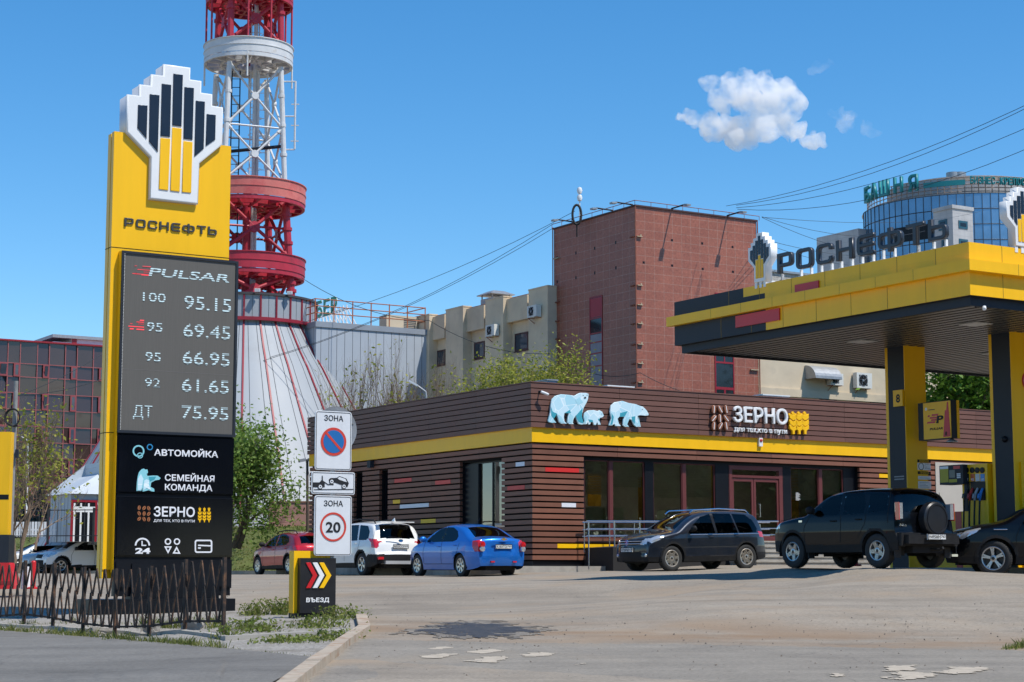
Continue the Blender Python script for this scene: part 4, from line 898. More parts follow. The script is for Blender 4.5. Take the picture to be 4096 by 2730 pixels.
m_ = MB(); m_.box(.12, CU-.1, .12, .16, ct0-.05, cl0); m_.box(.12, .16, .16, CL-.12, ct0-.05, cl0); m_.box(.16, CU-.1, CL-.16, CL-.12, ct0-.05, cl0); m_.box(.02, CU-.02, .02, CL-.02, cl0-.004, cl0+.05); m_.build('soffit_trim', M_graph, can)
M_soff = pm('soffit_slat', (.075, .072, .068), .35, .0, var=.15, scale=2, spec=.4)
sofz = ct0; m_ = MB(); x = .2
while x < CU-.25: m_.box(x, x+.17, .17, CL-.17, sofz, sofz+.03); x += .27
m_.build('soffit_slats', M_soff, can)
m_ = MB(); m_.box(.17, CU-.17, .17, CL-.17, sofz+.08, sofz+.1); m_.build('soffit_backing', M_dark, can)
for (x, y) in ((2.2, 2.0), (2.2, 5.5), (6.5, 2.0), (6.5, 5.5)):
    m_ = MB(); m_.box(x, x+.5, y, y+.5, sofz-.02, sofz-.002); m_.build('soffit_lamp', pm('lamp_cover', (.5, .5, .48), .4, var=.05), can)
m_ = MB(); m_.box(.06, CU-.06, .06, CL-.06, cz1-.12, cz1-.06); m_.build('roof_sheet', M_galv, can)
# letters and hands standing on the roof edge
y0l, z0l = kpx(2900+400/1.967, 900+420/1.967, .05); y1l, z1l = kpx(2900+1740/1.967, 900+180/1.967, .05)
_q = KO + U*.02 + V*y0l; lets = thing('roof_sign', 'raised dark letters and small hand emblem along the canopy side facing the shop', 'sign', (_q.x, _q.y, 0), RV)
hgt = kpx(2900+402/1.967, 900+262/1.967, .05)[1]-z0l
M_letter = pm('dark_roof_letter', (.028, .034, .045), .35, var=.06)
zfoot = cz1
wide_word('РОСНЕФТЬ', M_letter, lets, 0.0, y0l-y1l, cz1+.16, hgt*1.0, .06, .10, .015, feet=.16)
HNn = np.array([p for p in hand_uv[0]]); hx0, hz0 = HNn.min(0); hx1, hz1 = HNn.max(0)
def hand(parent, xa, wd, zb, hh, y, nm='hand_emblem'):
    nrm = [[(xa+(p-hx0)/(hx1-hx0)*wd, zb+(q-hz0)/(hz1-hz0)*hh) for p, q in l] for l in hand_uv]
    h = shape(nm, [nrm[0]], M_white, parent, y+.2, .2, .012)
    for l in nrm[1:8]: shape('dark_finger_bar', [l], M_navy, h, y-.0, .012, .002)
    for l in nrm[8:]: shape('yellow_finger_bar', [l], M_yellow, h, y-.0, .012, .002)
    m_ = MB()
    for q in (.3, .5, .68): m_.box(xa+wd*q-.04, xa+wd*q+.04, y+.02, y+.3, zb-.13, zb+.02)
    m_.build('emblem_foot', M_white, h)
ha, hzb = kpx(2900+228/1.967, 900+465/1.967, .05); ha0 = kpx(2900+176/1.967, 900+290/1.967, .05)[0]; hb0 = kpx(2900+352/1.967, 900+140/1.967, .05)[0]; hzt = kpx(2900+270/1.967, 900+60/1.967, .05)[1]
hand(lets, y0l-ha0, ha0-hb0, cz1+.06, hzt-cz1-.06, -.05)
h2 = thing('roof_sign', 'hand emblem on the canopy front cut by the right edge of the picture', 'sign', (KO.x, KO.y, 0), RU)
hx = KF.px(4030, 850, .05); hz_t = KF.px(4080, 742, .05)[1]
hand(h2, hx[0], ha0-hb0+.08, cz1+.04, (hzt-cz1)*1.02, -.03)
for px, py in ((2900+1900/1.967, 900+620/1.967), ):
    cctv(px, py, can, lambda x, y: (.5, ct0-.0), -.35, -.2, -.2)
# columns
C1 = at(3639, 2289, 42.5); C2 = at(4072, 2289, 40.0); CF = Fr((C1.x, C1.y, 0), -V)
def col_local(p): d = p - Vector((KO.x, KO.y, 0)); return d.dot(U), d.dot(V)
GC = gz(C1.x, C1.y)
cols = []
for P_ in (C1, C2):
    x, y = col_local(Vector((P_.x, P_.y, 0))); 
    c = link('column', None, can); c.location = (x, y, 0); cols.append(c)
    m_ = MB(); m_.box(.02, .66, .0, .64, GC-.2, sofz+.02); m_.build('yellow_cladding', M_yellow, c)
    m_ = MB(); m_.box(0, .019, .02, .55, GC-.2, sofz+.02); m_.build('dark_cladding', M_graph, c)
    m_ = MB(); m_.box(0, .019, .553, .64, GC-.2, sofz+.02); m_.box(0, .019, 0, .018, GC-.2, sofz+.02); m_.build('edge_strip', M_yellow, c)
def c6(x, y): return 3400+x/2.24, 1400+y/2.24
a, z1_ = CF.px(*c6(398, 366), .03); b, z0_ = CF.px(*c6(480, 503), .03)
m_ = MB(); m_.box(-.06, -.002, -b, -a+.02, z0_, z1_); pl8 = m_.build('number_plate', M_yellow, cols[0])
t8 = text('pump_number', '8', M_black, pl8, 0, 0, (z1_-z0_)*.5, 0, None, .04, .004, align='c'); t8.location = (-.062, -(a+b)/2, (z0_+z1_)/2-(z1_-z0_)*.25); t8.rotation_euler = (0, 0, -math.pi/2)
# notices on the yellow front of the first column
FF = Fr((C1.x, C1.y, 0), U)
for (xa, ya_, xb, yb2), mt, nm in (((603, 983, 722, 1013), M_black, 'notice_header'), ((603, 1013, 722, 1080), M_prt, 'notice'), ((607, 1088, 723, 1118), M_black, 'notice_header'), ((609, 1130, 725, 1165), M_prt, 'notice'), ((609, 1176, 727, 1246), M_prt, 'notice')):
    a, z1_ = FF.px(*c6(xa, ya_)); b, z0_ = FF.px(*c6(xb, yb2)); m_ = MB(); m_.box(a, b, -.006, -.002, z0_, z1_); n_ = m_.build(nm, mt, cols[0])
    if nm == 'notice':
        m_ = MB(); k = 0
        for z in np.arange(z0_+.03, z1_-.02, .035): m_.box(a+(.22 if yb2 == 1080 else .04), b-.05-.06*(k % 3), -.0085, -.0065, z, z+.008); k += 1
        m_.build('notice_text', pm('print_grey', (.2, .2, .2), .6, var=.1), n_)
        if yb2 == 1080: shape('notice_symbol', [circ(a+.11, (z0_+z1_)/2, .085), circ(a+.11, (z0_+z1_)/2, .07)[::-1]], M_sblack, n_, -.0065, .002); 
    else: text('notice_lettering', 'ВНИМАНИЕ' if ya_ < 1000 else 'ПРАВИЛА', M_yellow, n_, (a+b)/2, (z0_+z1_)/2-.025, .05, -.0065, (b-a)*.7, .02, .002, align='c')
a, z1_ = CF.px(*c6(448, 1130)); m_ = MB()
for k in range(2): m_.box(-.004, -.002, .1, .42, z1_-.06*k-.03, z1_-.06*k)
m_.build('column_notice', pm('dim_print', (.25, .26, .27), .6, var=.2), cols[0])
m_ = MB(); m_.lathe([(.07, 0), (.07, -.03), (.05, -.07), (.001, -.09)], (-.0, .24, CF.px(*c6(1450, 768))[1]-.05), 16, 'x'); m_.build('column_camera', M_black, cols[1], True)
c_ = Fr((C2.x, C2.y, 0), U).px(4118, 1525); shape('round_notice', [circ(c_[0], c_[1], .24)], M_red, cols[1], -.002, .01); shape('round_notice', [circ(c_[0], c_[1], .19)], M_prt, cols[1], -.013, .004)
# projecting pump sign on the first column
a, z1_ = CF.px(*c6(630, 478), -.2); z0_ = CF.px(*c6(625, 815), -.2)[1]
x_, y_ = col_local(Vector((C1.x, C1.y, 0)))
ps = thing('pump_sign', 'yellow and black pump number box sign with a red wedge on the yellow column', 'sign', (C1.x, C1.y, 0), RU)
s0 = CF.px(*c6(612, 640), -.2)[0]; s1 = CF.px(*c6(908, 640), -.2)[0]; s0 = max(.02, s0)
wdp = .24; sx0 = .2
m_ = MB(); m_.box(sx0, sx0+wdp, -s1, -s0, z0_, z1_); m_.build('case', M_graph, ps)
fz = Fr((C1.x, C1.y, 0), -V)
f2 = lambda x, y: CF.px(*c6(x, y), -.2)
psf = link('face', None, ps); psf.location = (sx0, 0, 0); psf.rotation_euler = (0, 0, -math.pi/2)
face = lambda pts: [[f2(*p) for p in pts]]
pf_ = shape('face_panel', [rect(s0+.17*(s1-s0), s1-.005, z0_+.015, z1_-.015)], M_yellow, psf, -.001, .01)
H_ = z1_-z0_; W_ = s1-s0
rel = lambda pts: [[(s0+x*W_, z0_+z*H_) for x, z in pts]]
shape('red_wedge', rel([(.76, .04), (.98, .04), (.93, .96), (.90, .96), (.87, .74), (.83, .74)]), M_red, psf, -.012, .004)
text('pump_number', '8', M_black, psf, s0+.85*W_, z0_+.08*H_, .1*H_, -.017, None, .05, .004, align='c')
text('sign_letter', 'P', M_black, psf, s0+.56*W_, z0_+.43*H_, .19*H_, -.012, .2*W_, .05, .004, .2)
for k, (xa, xb, z) in enumerate(((.30, .36, .60), (.42, .62, .62), (.36, .6, .55), (.4, .56, .49), (.28, .34, .43), (.33, .52, .43))): shape('red_arrow', rel([(xa, z), (xb, z), (xb+.015, z+.05), (xa+.015, z+.05)]), M_red, psf, -.012, .003)
text('sign_lettering', 'PULSAR', M_black, psf, s0+.36*W_, z0_+.25*H_, .06*H_, -.012, .4*W_, .04, .004, .2)
shape('small_emblem', [circ(s0+.26*W_, z0_+.82*H_, .035)], M_prt, psf, -.012, .003); shape('small_emblem_bar', [rect(s0+.33*W_, s0+.52*W_, z0_+.78*H_, z0_+.80*H_)], M_sblack, psf, -.012, .003)
m_ = MB(); m_.box(sx0+.17, sx0+wdp+.006, -s1-.012, -s1-.001, z0_, z1_); m_.build('yellow_edge', M_yellow, ps)
m_ = MB(); m_.lathe([(.02, .0), (.05, -.02), (.13, -.06), (.13, -.075), (.001, -.085)], (sx0+.12, -s1+.12, z0_), 18); m_.build('lamp', M_galv, ps, True)
# the dispenser on its island between the columns
disp = thing('fuel_dispenser', 'yellow fuel dispenser with four hoses and a black display beside the columns', 'fuel dispenser', (C1.x, C1.y, 0), RU)
dd = lambda x, y: CF.px(*c6(x, y), -.12)
a0 = dd(752, 1450)[0]; a1 = dd(1240, 1400)[0]; ah = dd(1012, 1400)[0]; zt_ = dd(1100, 1025)[1]; zlow = dd(900, 1452)[1]
DX = .12
m_ = MB(); m_.box(DX, DX+.6, -a1, -a0, GC+.1, zlow); low = m_.build('cabinet', M_yellow, disp)
m_ = MB(); m_.box(DX-.006, DX-.001, -dd(1000, 1500)[0], -dd(945, 1500)[0], GC+.1, zlow); m_.build('red_stripe', M_red, low)
tx = text('lettering', 'PULSAR', M_black, low, 0, 0, .07, 0, .55, .04, .004, .2); tx.location = (DX-.004, -(dd(880, 1500)[0]-.3), GC+.45); tx.rotation_euler = (0, 0, -math.pi/2)
m_ = MB(); m_.box(DX, DX+.6, -a1, -ah, zlow+.001, zt_); m_.box(DX+.25, DX+.6, -a1-.75, -a1-.001, GC+.1, zt_); m_.build('hose_tower', M_yellow, disp)
cols4 = [((.012, .012, .012), 'black'), ((.60, .10, .02), 'orange'), ((.55, .55, .57), 'white'), ((.05, .25, .60), 'blue')]
for k, cxp in enumerate((1048, 1097, 1142, 1187)):
    a, zc_ = dd(cxp, 1075); zc2 = dd(cxp, 1350)[1]; zl = dd(cxp, 1180)[1]
    m_ = MB(); m_.box(DX-.006, DX-.001, -a-.075, -a+.075, zc2, zl); m_.lathe([(.065, 0), (.065, -.02), (.001, -.025)], (DX-.001, -a, zc_-.01), 16, 'x'); hr = m_.build('hose_recess', M_black, disp)
    mt = pm('grade_'+cols4[k][1], cols4[k][0], .4, var=.06)
    m_ = MB(); m_.box(DX-.008, DX-.002, -a-.06, -a+.06, zl+.004, zc_-.09); m_.build('grade_plate', mt, disp)
    text_ = text('grade_lettering', ('ДТ', '92', '95', '100')[k], M_prt, disp, 0, 0, .05, 0, .08, .03, .003, align='c'); text_.location = (DX-.0075, -a, zl+.02); text_.rotation_euler = (0, 0, -math.pi/2)
    zn = dd(cxp, 1300)[1]
    m_ = MB(); m_.tube([(DX-.01, -a, zn+.14), (DX-.07, -a, zn+.05), (DX-.10, -a, zn-.05), (DX-.08, -a+.03, zn-.12)], [.025, .03, .028, .022], 8); m_.tube([(DX-.06, -a, zn+.02), (DX-.15, -a, zn+.01), (DX-.17, -a, zn-.08)], .016, 6)
    nz = m_.build('nozzle', pm('nozzle_'+str(k), [(.05, .05, .05), (.5, .03, .02), (.4, .4, .42), (.04, .22, .6)][k], .4, var=.06), disp, True)
    m_ = MB(); m_.tube([(DX-.08, -a+.03, zn-.12), (DX-.10, -a+.04, zn-.45), (DX-.11, -a+.05, zn-.85), (DX-.05, -a+.03, zn-1.05), (DX+.02, -a, zn-1.0)], .02, 8); m_.build('hose', M_rubber, nz, True)
b0_, z1_ = CF.px(*c6(800, 1040), .02); b1_, z0_ = CF.px(*c6(1016, 1200), .02); hd = MB(); hd.box(-.02, .35, -b1_, -b0_, z0_, z1_); hd.box(.1, .25, -b1_-.0, -b1_+.1, zlow, z0_-.001); dh = hd.build('display_head', M_graph, disp)
g = lambda xa, xb, za, zb: [rect(b0_+(b1_-b0_)*xa, b0_+(b1_-b0_)*xb, z0_+(z1_-z0_)*za, z0_+(z1_-z0_)*zb)]
dfc = link('display_face', None, dh); dfc.location = (-.02, 0, 0); dfc.rotation_euler = (0, 0, -math.pi/2)
M_note = pm('yellow_notice', (.45, .38, .04), .6, var=.1)
shape('instruction_sheet', g(.03, .38, .12, .82), M_note, dfc, -.001, .003); shape('instruction_header', g(.03, .38, .82, .95), M_prt, dfc, -.001, .003); shape('brand_plate', g(.6, .88, .78, .94), M_red, dfc, -.001, .003); shape('price_window', g(.42, .66, .34, .74), pm('lcd', (.10, .12, .11), .3, var=.1), dfc, -.001, .003); shape('notice_strip', g(.4, .74, .1, .26), M_note, dfc, -.001, .003)
m_ = MB()
for i in range(3):
    for j in range(3): x = b0_+(b1_-b0_)*(.74+.055*i); z = z0_+(z1_-z0_)*(.3+.09*j); m_.box(x, x+.03, -.006, -.001, z, z+.03)
m_.build('keypad', M_prt, dfc)
x_, y_ = col_local(Vector((C1.x, C1.y, 0)))
isl = MB(); isl.box(-.35, 1.15, -5.2, 1.2, GC-.4, GC+.1); io = isl.build('pump_island', pm('painted_island_kerb', (.42, .44, .46), .75, var=.25, scale=3), None); io.location = (C1.x, C1.y, 0); io.rotation_euler = (0, 0, RU); io['kind'] = 'structure'
bp2 = at(3422, 2262, 42.3); m_ = MB(); g = gz(bp2.x, bp2.y); m_.lathe([(.001, 0), (.14, 0), (.14, .04), (.06, .05), (.055, .9), (.04, .95), (.001, .96)], (0, 0, 0), 16)
o = m_.build('bollard', M_red, None, True); o.location = (bp2.x, bp2.y, bp2.z-.02); tag(o, 'red steel bollard behind the black off-roader with the spare wheel', 'bollard')
# ------------------------------------------------------------------ cars
def chaikin(p, n=2):
    p = [np.array(q, float) for q in p]
    for _ in range(n):
        q = [p[0]]
        for a, b in zip(p, p[1:]): q += [a*.78+b*.22, a*.22+b*.78]
        p = q + [p[-1]]
    return np.array(p)
def resample(p, ds):
    d = np.r_[0, np.cumsum(np.hypot(*(p[1:]-p[:-1]).T))]; n = int(d[-1]/ds)+1; t = np.linspace(0, d[-1], n)
    return np.stack([np.interp(t, d, p[:, 0]), np.interp(t, d, p[:, 1])], 1)
def inpoly(X, Y, P):
    ins = np.zeros(X.shape, bool); n = len(P)
    for i in range(n):
        (ax, ay), (bx, by) = P[i], P[(i+1) % n]
        c = ((ay > Y) != (by > Y)); t = (bx-ax)*(Y-ay)/((by-ay) if by != ay else 1e-12)+ax
        ins ^= c & (X < t)
    return ins
def paint(name, col, metal=.35, rough=.32, dust=.05):
    if name in MC: return MC[name]
    m, nt, b = newmat(name); v = mapped(nt)
    c = mixc(nt, ramp(nt, noise(nt, v, 2.2, 6, .65), [(.42, gray(0)), (.8, gray(dust))]), tuple(col), (.30, .27, .22))
    nt.links.new(c, b.inputs['Base Color']); b.inputs['Metallic'].default_value = metal; b.inputs['Specular IOR Level'].default_value = .25; b.inputs['Roughness'].default_value = rough
    b.inputs['Coat Weight'].default_value = 1.; b.inputs['Coat Roughness'].default_value = .03; MC[name] = m; return m
M_cglass = glassmat('car_glass', (.17, .20, .20), -.01, refl=(.8, .8, .8)); M_cdark = glassmat('tinted_car_glass', (.035, .037, .04), -.01, refl=(.8, .8, .8))
M_plast = pm('black_plastic', (.013, .013, .014), .65, var=.2, scale=8, spec=.25, dirt=(.04, .036, .03), dscale=3, dlo=.55, dhi=.8)
M_seat = pm('seat_cloth', (.04, .04, .042), .9, var=.2, scale=8)
M_alloy = pm('alloy', (.55, .54, .52), .3, .8, var=.1, scale=12); M_alloyd = pm('dark_alloy', (.03, .03, .032), .35, .5, var=.1)
M_tail = pm('tail_lamp', (.50, .008, .012), .12, var=.1, coat=1.); M_clear = pm('clear_lamp', (.62, .64, .66), .08, .6, var=.12, scale=14, coat=1.)
M_chrome = pm('chrome', (.75, .75, .76), .12, 1., var=.03); M_num = pm('number_plate_white', (.70, .70, .68), .4, var=.04)
M_under = pm('underbody', (.01, .01, .01), .9, var=.2); M_amber = pm('amber_lamp', (.7, .2, .02), .2, var=.05)
def wheel_mesh(r, tw, rim, mats, spokes, dbl=False, rr=None):
    """tyre and rim with the axle along y, outer face towards +y"""
    rr = rr or r*.68
    t = MB(); h = tw/2
    t.lathe([(rr-.02, -h*.8), (rr, -h*.9), (rr+.3*(r-rr), -h), (r-.035, -h*.97), (r-.008, -h*.8), (r, -h*.5), (r, h*.5), (r-.008, h*.8), (r-.035, h*.97), (rr+.3*(r-rr), h), (rr, h*.9), (rr-.02, h*.8)], (0, 0, 0), 40, 'y')
    for k in range(44):
        a = 2*math.pi*k/44; p = Vector((r*math.cos(a), 0, r*math.sin(a))); q = p*1.004; t.bar((q.x, -h*.8, q.z), (q.x+.02*math.cos(a+1.57), h*.8, q.z+.02*math.sin(a+1.57)), .012, .006)
    m_ = MB(); m_.lathe([(rr, h*.86), (rr-.012, h*.92), (rr-.03, h*.86), (rr-.035, h*.3), (rr-.035, -h*.2)], (0, 0, 0), 40, 'y'); m_.lathe([(rr-.03, -h*.2), (.001, -h*.2)], (0, 0, 0), 40, 'y', mi=1)
    m_.lathe([(.075, h*.45), (.07, h*.72), (.045, h*.8), (.001, h*.82)], (0, 0, 0), 20, 'y'); m_.lathe([(.035, h*.82), (.001, h*.84)], (0, 0, 0), 12, 'y', mi=1)
    for k in range(spokes):
        a = 2*math.pi*(k+.25)/spokes
        for da in ((-.1, .1) if dbl else (0,)):
            w0, w1 = (.022, .016) if dbl else (.05, .034)
            pts = []
            for rad, wd, yy in ((.055, w0, h*.74), (rr*.6, (w0+w1)/2*1.0, h*.80), (rr-.02, w1, h*.84)):
                b = a + da*(rad/rr)*1.4; c, s_ = math.cos(b), math.sin(b); pts.append((Vector((rad*c, yy, -rad*s_)), Vector((-s_, 0, -c))*wd))
            for (p, wv), (q, wv2) in zip(pts, pts[1:]):
                dn = Vector((0, -.03, 0)); V8 = [p-wv, p+wv, q+wv2, q-wv2]; k0 = [x for x in V8] + [x+dn-(0*dn) for x in [p-wv*1.25, p+wv*1.25, q+wv2*1.25, q-wv2*1.25]]
                k0 = V8 + [x+dn for x in (p-wv*1.25, p+wv*1.25, q+wv2*1.25, q-wv2*1.25)]
                m_.add(k0, [(0, 1, 2, 3), (0, 4, 5, 1), (1, 5, 6, 2), (2, 6, 7, 3), (3, 7, 4, 0), (3, 2, 1, 0)])
    return t, m_
def car(name, label, cat, sp, ref_px, Y, fwd, axle, paintm, ds=.028, steer=0., group=None, glass=None, plate=None, detail=True):
    L, W, wb, fo, wr = sp['L'], sp['W'], sp['wb'], sp['fo'], sp['wr']
    glass = glass or M_cglass
    yaw = math.atan2(fwd[1], fwd[0]); f_ = Vector((math.cos(yaw), math.sin(yaw), 0)); l_ = Vector((-f_.y, f_.x, 0))
    P = at(ref_px[0], ref_px[1], Y); sx = fo if axle == 'f' else fo+wb
    root_p = P - f_*(L/2-sx) - l_*(W/2-.03)
    fa_, ra_ = root_p + f_*(L/2-fo), root_p + f_*(L/2-fo-wb)
    tilt = max(-.03, min(.03, math.atan2(gz(fa_.x, fa_.y)-gz(ra_.x, ra_.y), wb)))
    zr = P.z - math.sin(tilt)*(L/2-sx)
    root = thing(name, label, cat, (root_p.x, root_p.y, zr), 0, group); root.rotation_euler = (0, -tilt, yaw)
    prof = resample(chaikin(sp['prof'], 3), ds); n = len(prof)
    Ns = int(sp.get('Ns', 40)); Nt = int(sp.get('Nt', 22))
    tz, tf = zip(*sp['tum'])
    def plan(s):
        a = np.clip((sp['sf']-s)/sp['sf'], 0, 1); b = np.clip((s-(L-sp['sr']))/sp['sr'], 0, 1)
        return 1 - sp['kf']*a**2.3 - sp['kr']*b**2.3
    def Wf(s, z): return W/2*plan(s)*np.interp(z, tz, tf)
    def bow(s): return sp['bf']*np.clip(1-s/1.7, 0, 1)**2 - sp['bb']*np.clip(1-(L-s)/1.3, 0, 1)**2
    sill = lambda s: sp['sill'] + sp.get('lipf', .03)*np.clip((.7-s)/.7, 0, 1)**2 + sp.get('lipr', .06)*np.clip((s-(L-.6))/.6, 0, 1)**2
    s_i, z_i = prof[:, 0], prof[:, 1]
    Sb = np.minimum(sill(s_i), z_i-.01)
    cr = np.interp(z_i, [.5, .9, 1.3, 1.6], [.015, .035, .045, .05]); cr = np.minimum(cr, (z_i-Sb)*.3)
    ze = z_i-cr; rr_ = np.minimum(sp.get('rad', .085), (ze-Sb)*.45)
    tau = np.linspace(0, 1, Ns+1)
    Zs = Sb[:, None] + (ze-Sb)[:, None]*tau[None]; Ss = np.repeat(s_i[:, None], Ns+1, 1)
    # pull grid points onto the outlines of openings so that their edges run clean
    axles = [fo, fo+wb]; Ra = sp['Ra']; zc_ = wr
    def snap(Ss, Zs, poly, closed=True, tol=.62):
        m = len(poly)
        for i in range(m if closed else m-1):
            a = np.array(poly[i]); b = np.array(poly[(i+1) % m]); d = b-a; l2 = d@d
            t = np.clip(((Ss-a[0])*d[0]+(Zs-a[1])*d[1])/l2, 0, 1); qx, qz = a[0]+t*d[0], a[1]+t*d[1]
            dist = np.hypot(Ss-qx, Zs-qz); k = dist < ds*tol
            Ss = np.where(k, qx, Ss); Zs = np.where(k, qz, Zs)
        return Ss, Zs
    S0, Z0 = Ss.copy(), Zs.copy()
    for ax in axles:
        dx, dz = Ss-ax, Zs-zc_; d = np.hypot(dx, dz); k = (np.abs(d-Ra) < ds*.7)
        Ss = np.where(k, ax+dx/np.maximum(d, 1e-6)*Ra, Ss); Zs = np.where(k, zc_+dz/np.maximum(d, 1e-6)*Ra, Zs)
    for p in sp['win']: Ss, Zs = snap(Ss, Zs, chaikin(list(p)+[p[0]], 1).tolist()[:-1] if False else p)
    for p in sp.get('side_lamps', []): Ss, Zs = snap(Ss, Zs, p[1])
    Ss[:, -1] = S0[:, -1]; Zs[:, -1] = Z0[:, -1]; Ss[:, 0] = S0[:, 0]
    Zs = np.minimum(np.maximum(Zs, Sb[:, None]), ze[:, None])
    dd_ = np.clip((Zs-(ze-rr_)[:, None])/rr_[:, None], 0, 1)
    Ys = Wf(Ss, Zs) - rr_[:, None]*(1-np.sqrt(np.maximum(0, 1-dd_**2)))
    yE = Ys[:, -1]
    q = 1-np.arange(1, 2*Nt)/Nt                              # +1..-1 exclusive
    Yt = yE[:, None]*q[None]; Zt = ze[:, None] + cr[:, None]*(1-np.abs(q)[None]**2.4); St = np.repeat(s_i[:, None], 2*Nt-1, 1)
    Bt = bow(St)*np.abs(q)[None]**2.2; Bs = bow(Ss)
    sS = np.concatenate([Ss, St, Ss[:, ::-1]], 1); yS = np.concatenate([Ys, Yt, -Ys[:, ::-1]], 1); zS = np.concatenate([Zs, Zt, Zs[:, ::-1]], 1); bS = np.concatenate([Bs, Bt, Bs[:, ::-1]], 1)
    X = L/2 - sS - bS; C_ = sS.shape[1]
    zone = np.r_[np.zeros(Ns), np.ones(2*Nt), np.zeros(Ns)].astype(int)
    co = np.stack([X, yS, zS], 2).reshape(-1, 3)
    I = np.arange(n-1)[:, None]*C_ + np.arange(C_-1)[None]
    quads = np.stack([I, I+C_, I+1+C_, I+1], 2).reshape(-1, 4)   # stations run rearwards, ring left to right
    fs = sS.reshape(-1)[quads].mean(1); fy = yS.reshape(-1)[quads].mean(1); fzz = zS.reshape(-1)[quads].mean(1)
    fzone = np.tile(zone, n-1); fq = np.abs(np.tile(np.r_[np.ones(Ns), (q_ := np.r_[1, q, -1])[:-1]*.5+q_[1:]*.5, np.ones(Ns)], n-1))
    cls = np.zeros(len(quads), int); names = ['body']; mats = [paintm]
    def setc(mask, nm, mt):
        names.append(nm); mats.append(mt); cls[mask] = len(names)-1
    side = fzone == 0; left = fy > 0
    for (d0, d1) in sp.get('doors', []):
        for sg in (True, False): setc(side & (left == sg) & (fs > d0) & (fs < d1) & (fzz > sp['sill']+.14) & (fzz < sp['belt']+.03), 'door', paintm)
    h0, h1 = sp['hood']; setc((fzone == 1) & (fs > h0) & (fs < h1) & (fq < .93), 'hood', paintm)
    cz = sp.get('clad', None)
    ring = np.zeros(len(quads), bool)
    for ax in axles: ring |= side & (np.hypot(fs-ax, fzz-wr) < Ra+sp.get('lip', 0)) & (fzz > .2)
    if cz:
        low_ = side & (fzz < np.interp(fs, [0, .5, .8, L-.8, L-.5, L], [cz[0], cz[0], cz[1], cz[1], cz[2], cz[2]]))
        fr_ = (fzone == 1) & (((fs < .5) & (fzz < cz[0])) | ((fs > L-.5) & (fzz < cz[2])))
        setc(low_ | fr_ | ring, 'lower_cladding', M_plast)
    for p in sp['win']:
        for sg in (True, False): setc(side & (left == sg) & inpoly(fs, fzz, p), 'side_window', sp.get('wg', {}).get(sp['win'].index(p), glass))
    for sg in (True, False):                                 # dark pillars between the panes
        for p in sp.get('pillars', []): setc(side & (left == sg) & inpoly(fs, fzz, p), 'pillar_trim', M_black)
    w0, w1, wq = sp['ws']; setc((fzone == 1) & (fs > w0) & (fs < w1) & (fq < wq), 'windshield', M_cglass)
    r0, r1_, rq = sp['rw']; setc((fzone == 1) & (fs > r0) & (fs < r1_) & (fq < rq) & (fzz > sp['rwz'][0]) & (fzz < sp['rwz'][1]), 'rear_window', sp.get('rglass', glass))
    for nm, poly, mt in sp.get('side_lamps', []):
        for sg in (True, False): setc(side & (left == sg) & inpoly(fs, fzz, poly), nm, mt)
    for nm, end, poly, mt in sp.get('end_lamps', []):
        e_ = (fzone == 1) & ((fs < .75) if end == 'f' else (fs > L-.75))
        for sg in (1, -1): setc(e_ & inpoly(fy*sg, fzz, poly), nm, mt)
    for nm, end, poly, mt in sp.get('mid', []):
        e_ = (fzone == 1) & ((fs < .6) if end == 'f' else (fs > L-.6)); setc(e_ & inpoly(np.abs(fy), fzz, poly), nm, mt)
    keep = np.ones(len(quads), bool)
    for ax in axles: keep &= ~(side & (np.hypot(fs-ax, fzz-wr) < Ra-.004))
    merged = {}
    for k, nm in enumerate(names):
        fsel = quads[(cls == k) & keep]
        if len(fsel) < 3: continue
        if nm in ('headlight', 'taillight'):                 # the side and end pieces of one lamp make one part
            for sg in (1, -1):
                f2_ = fsel[(co[fsel].mean(1)[:, 1]*sg) > 0]
                if len(f2_): merged.setdefault((nm, sg, mats[k].name), []).append((f2_, mats[k]))
            continue
        _emit(nm, co, fsel, mats[k], root)
    for (nm, sg, _), lst in merged.items(): _emit(nm, co, np.concatenate([a for a, _ in lst]), lst[0][1], root)
    Hw = lambda s, z: float(Wf(np.array(s), np.array(z)))
    xb = lambda s: L/2 - s - float(bow(np.array(s)))
    # seams
    for sg in (1, -1):
        for pl in sp.get('seams', []):
            m_ = MB(); pts = resample(np.array(pl, float), .05)
            for (a, za), (b, zb) in zip(pts, pts[1:]):
                d = np.array([b-a, zb-za]); d /= np.hypot(*d); nn = np.array([-d[1], d[0]])*.007
                vs = [(xb(s_), sg*(Hw(s_, z_)+.003), z_) for s_, z_ in ((a-nn[0], za-nn[1]), (b-nn[0], zb-nn[1]), (b+nn[0], zb+nn[1]), (a+nn[0], za+nn[1]))]
                m_.add(vs, [(0, 1, 2, 3)])
            m_.build('door_seam', M_under, root)
        for s_, z_ in sp.get('handles', []):
            h = MB(); y = Hw(s_, z_); h.tube([(xb(s_)-.09, sg*(y+.0), z_), (xb(s_)-.06, sg*(y+.03), z_), (xb(s_)+.06, sg*(y+.03), z_), (xb(s_)+.09, sg*(y+.0), z_)], .014, 6); h.build('door_handle', sp.get('hm', paintm), root, True)
        s_, z_ = sp['mirror']; m_ = MB(); y = Hw(s_, z_)-.04
        m_.blob((xb(s_)-.02, sg*(y+.17), z_+.07), (.07, .12, .085), 12, 8); m_.bar((xb(s_)-.01, sg*y, z_-.01), (xb(s_)-.01, sg*(y+.12), z_+.02), .06, .04); m_.build('mirror', sp.get('mm', paintm), root, True)
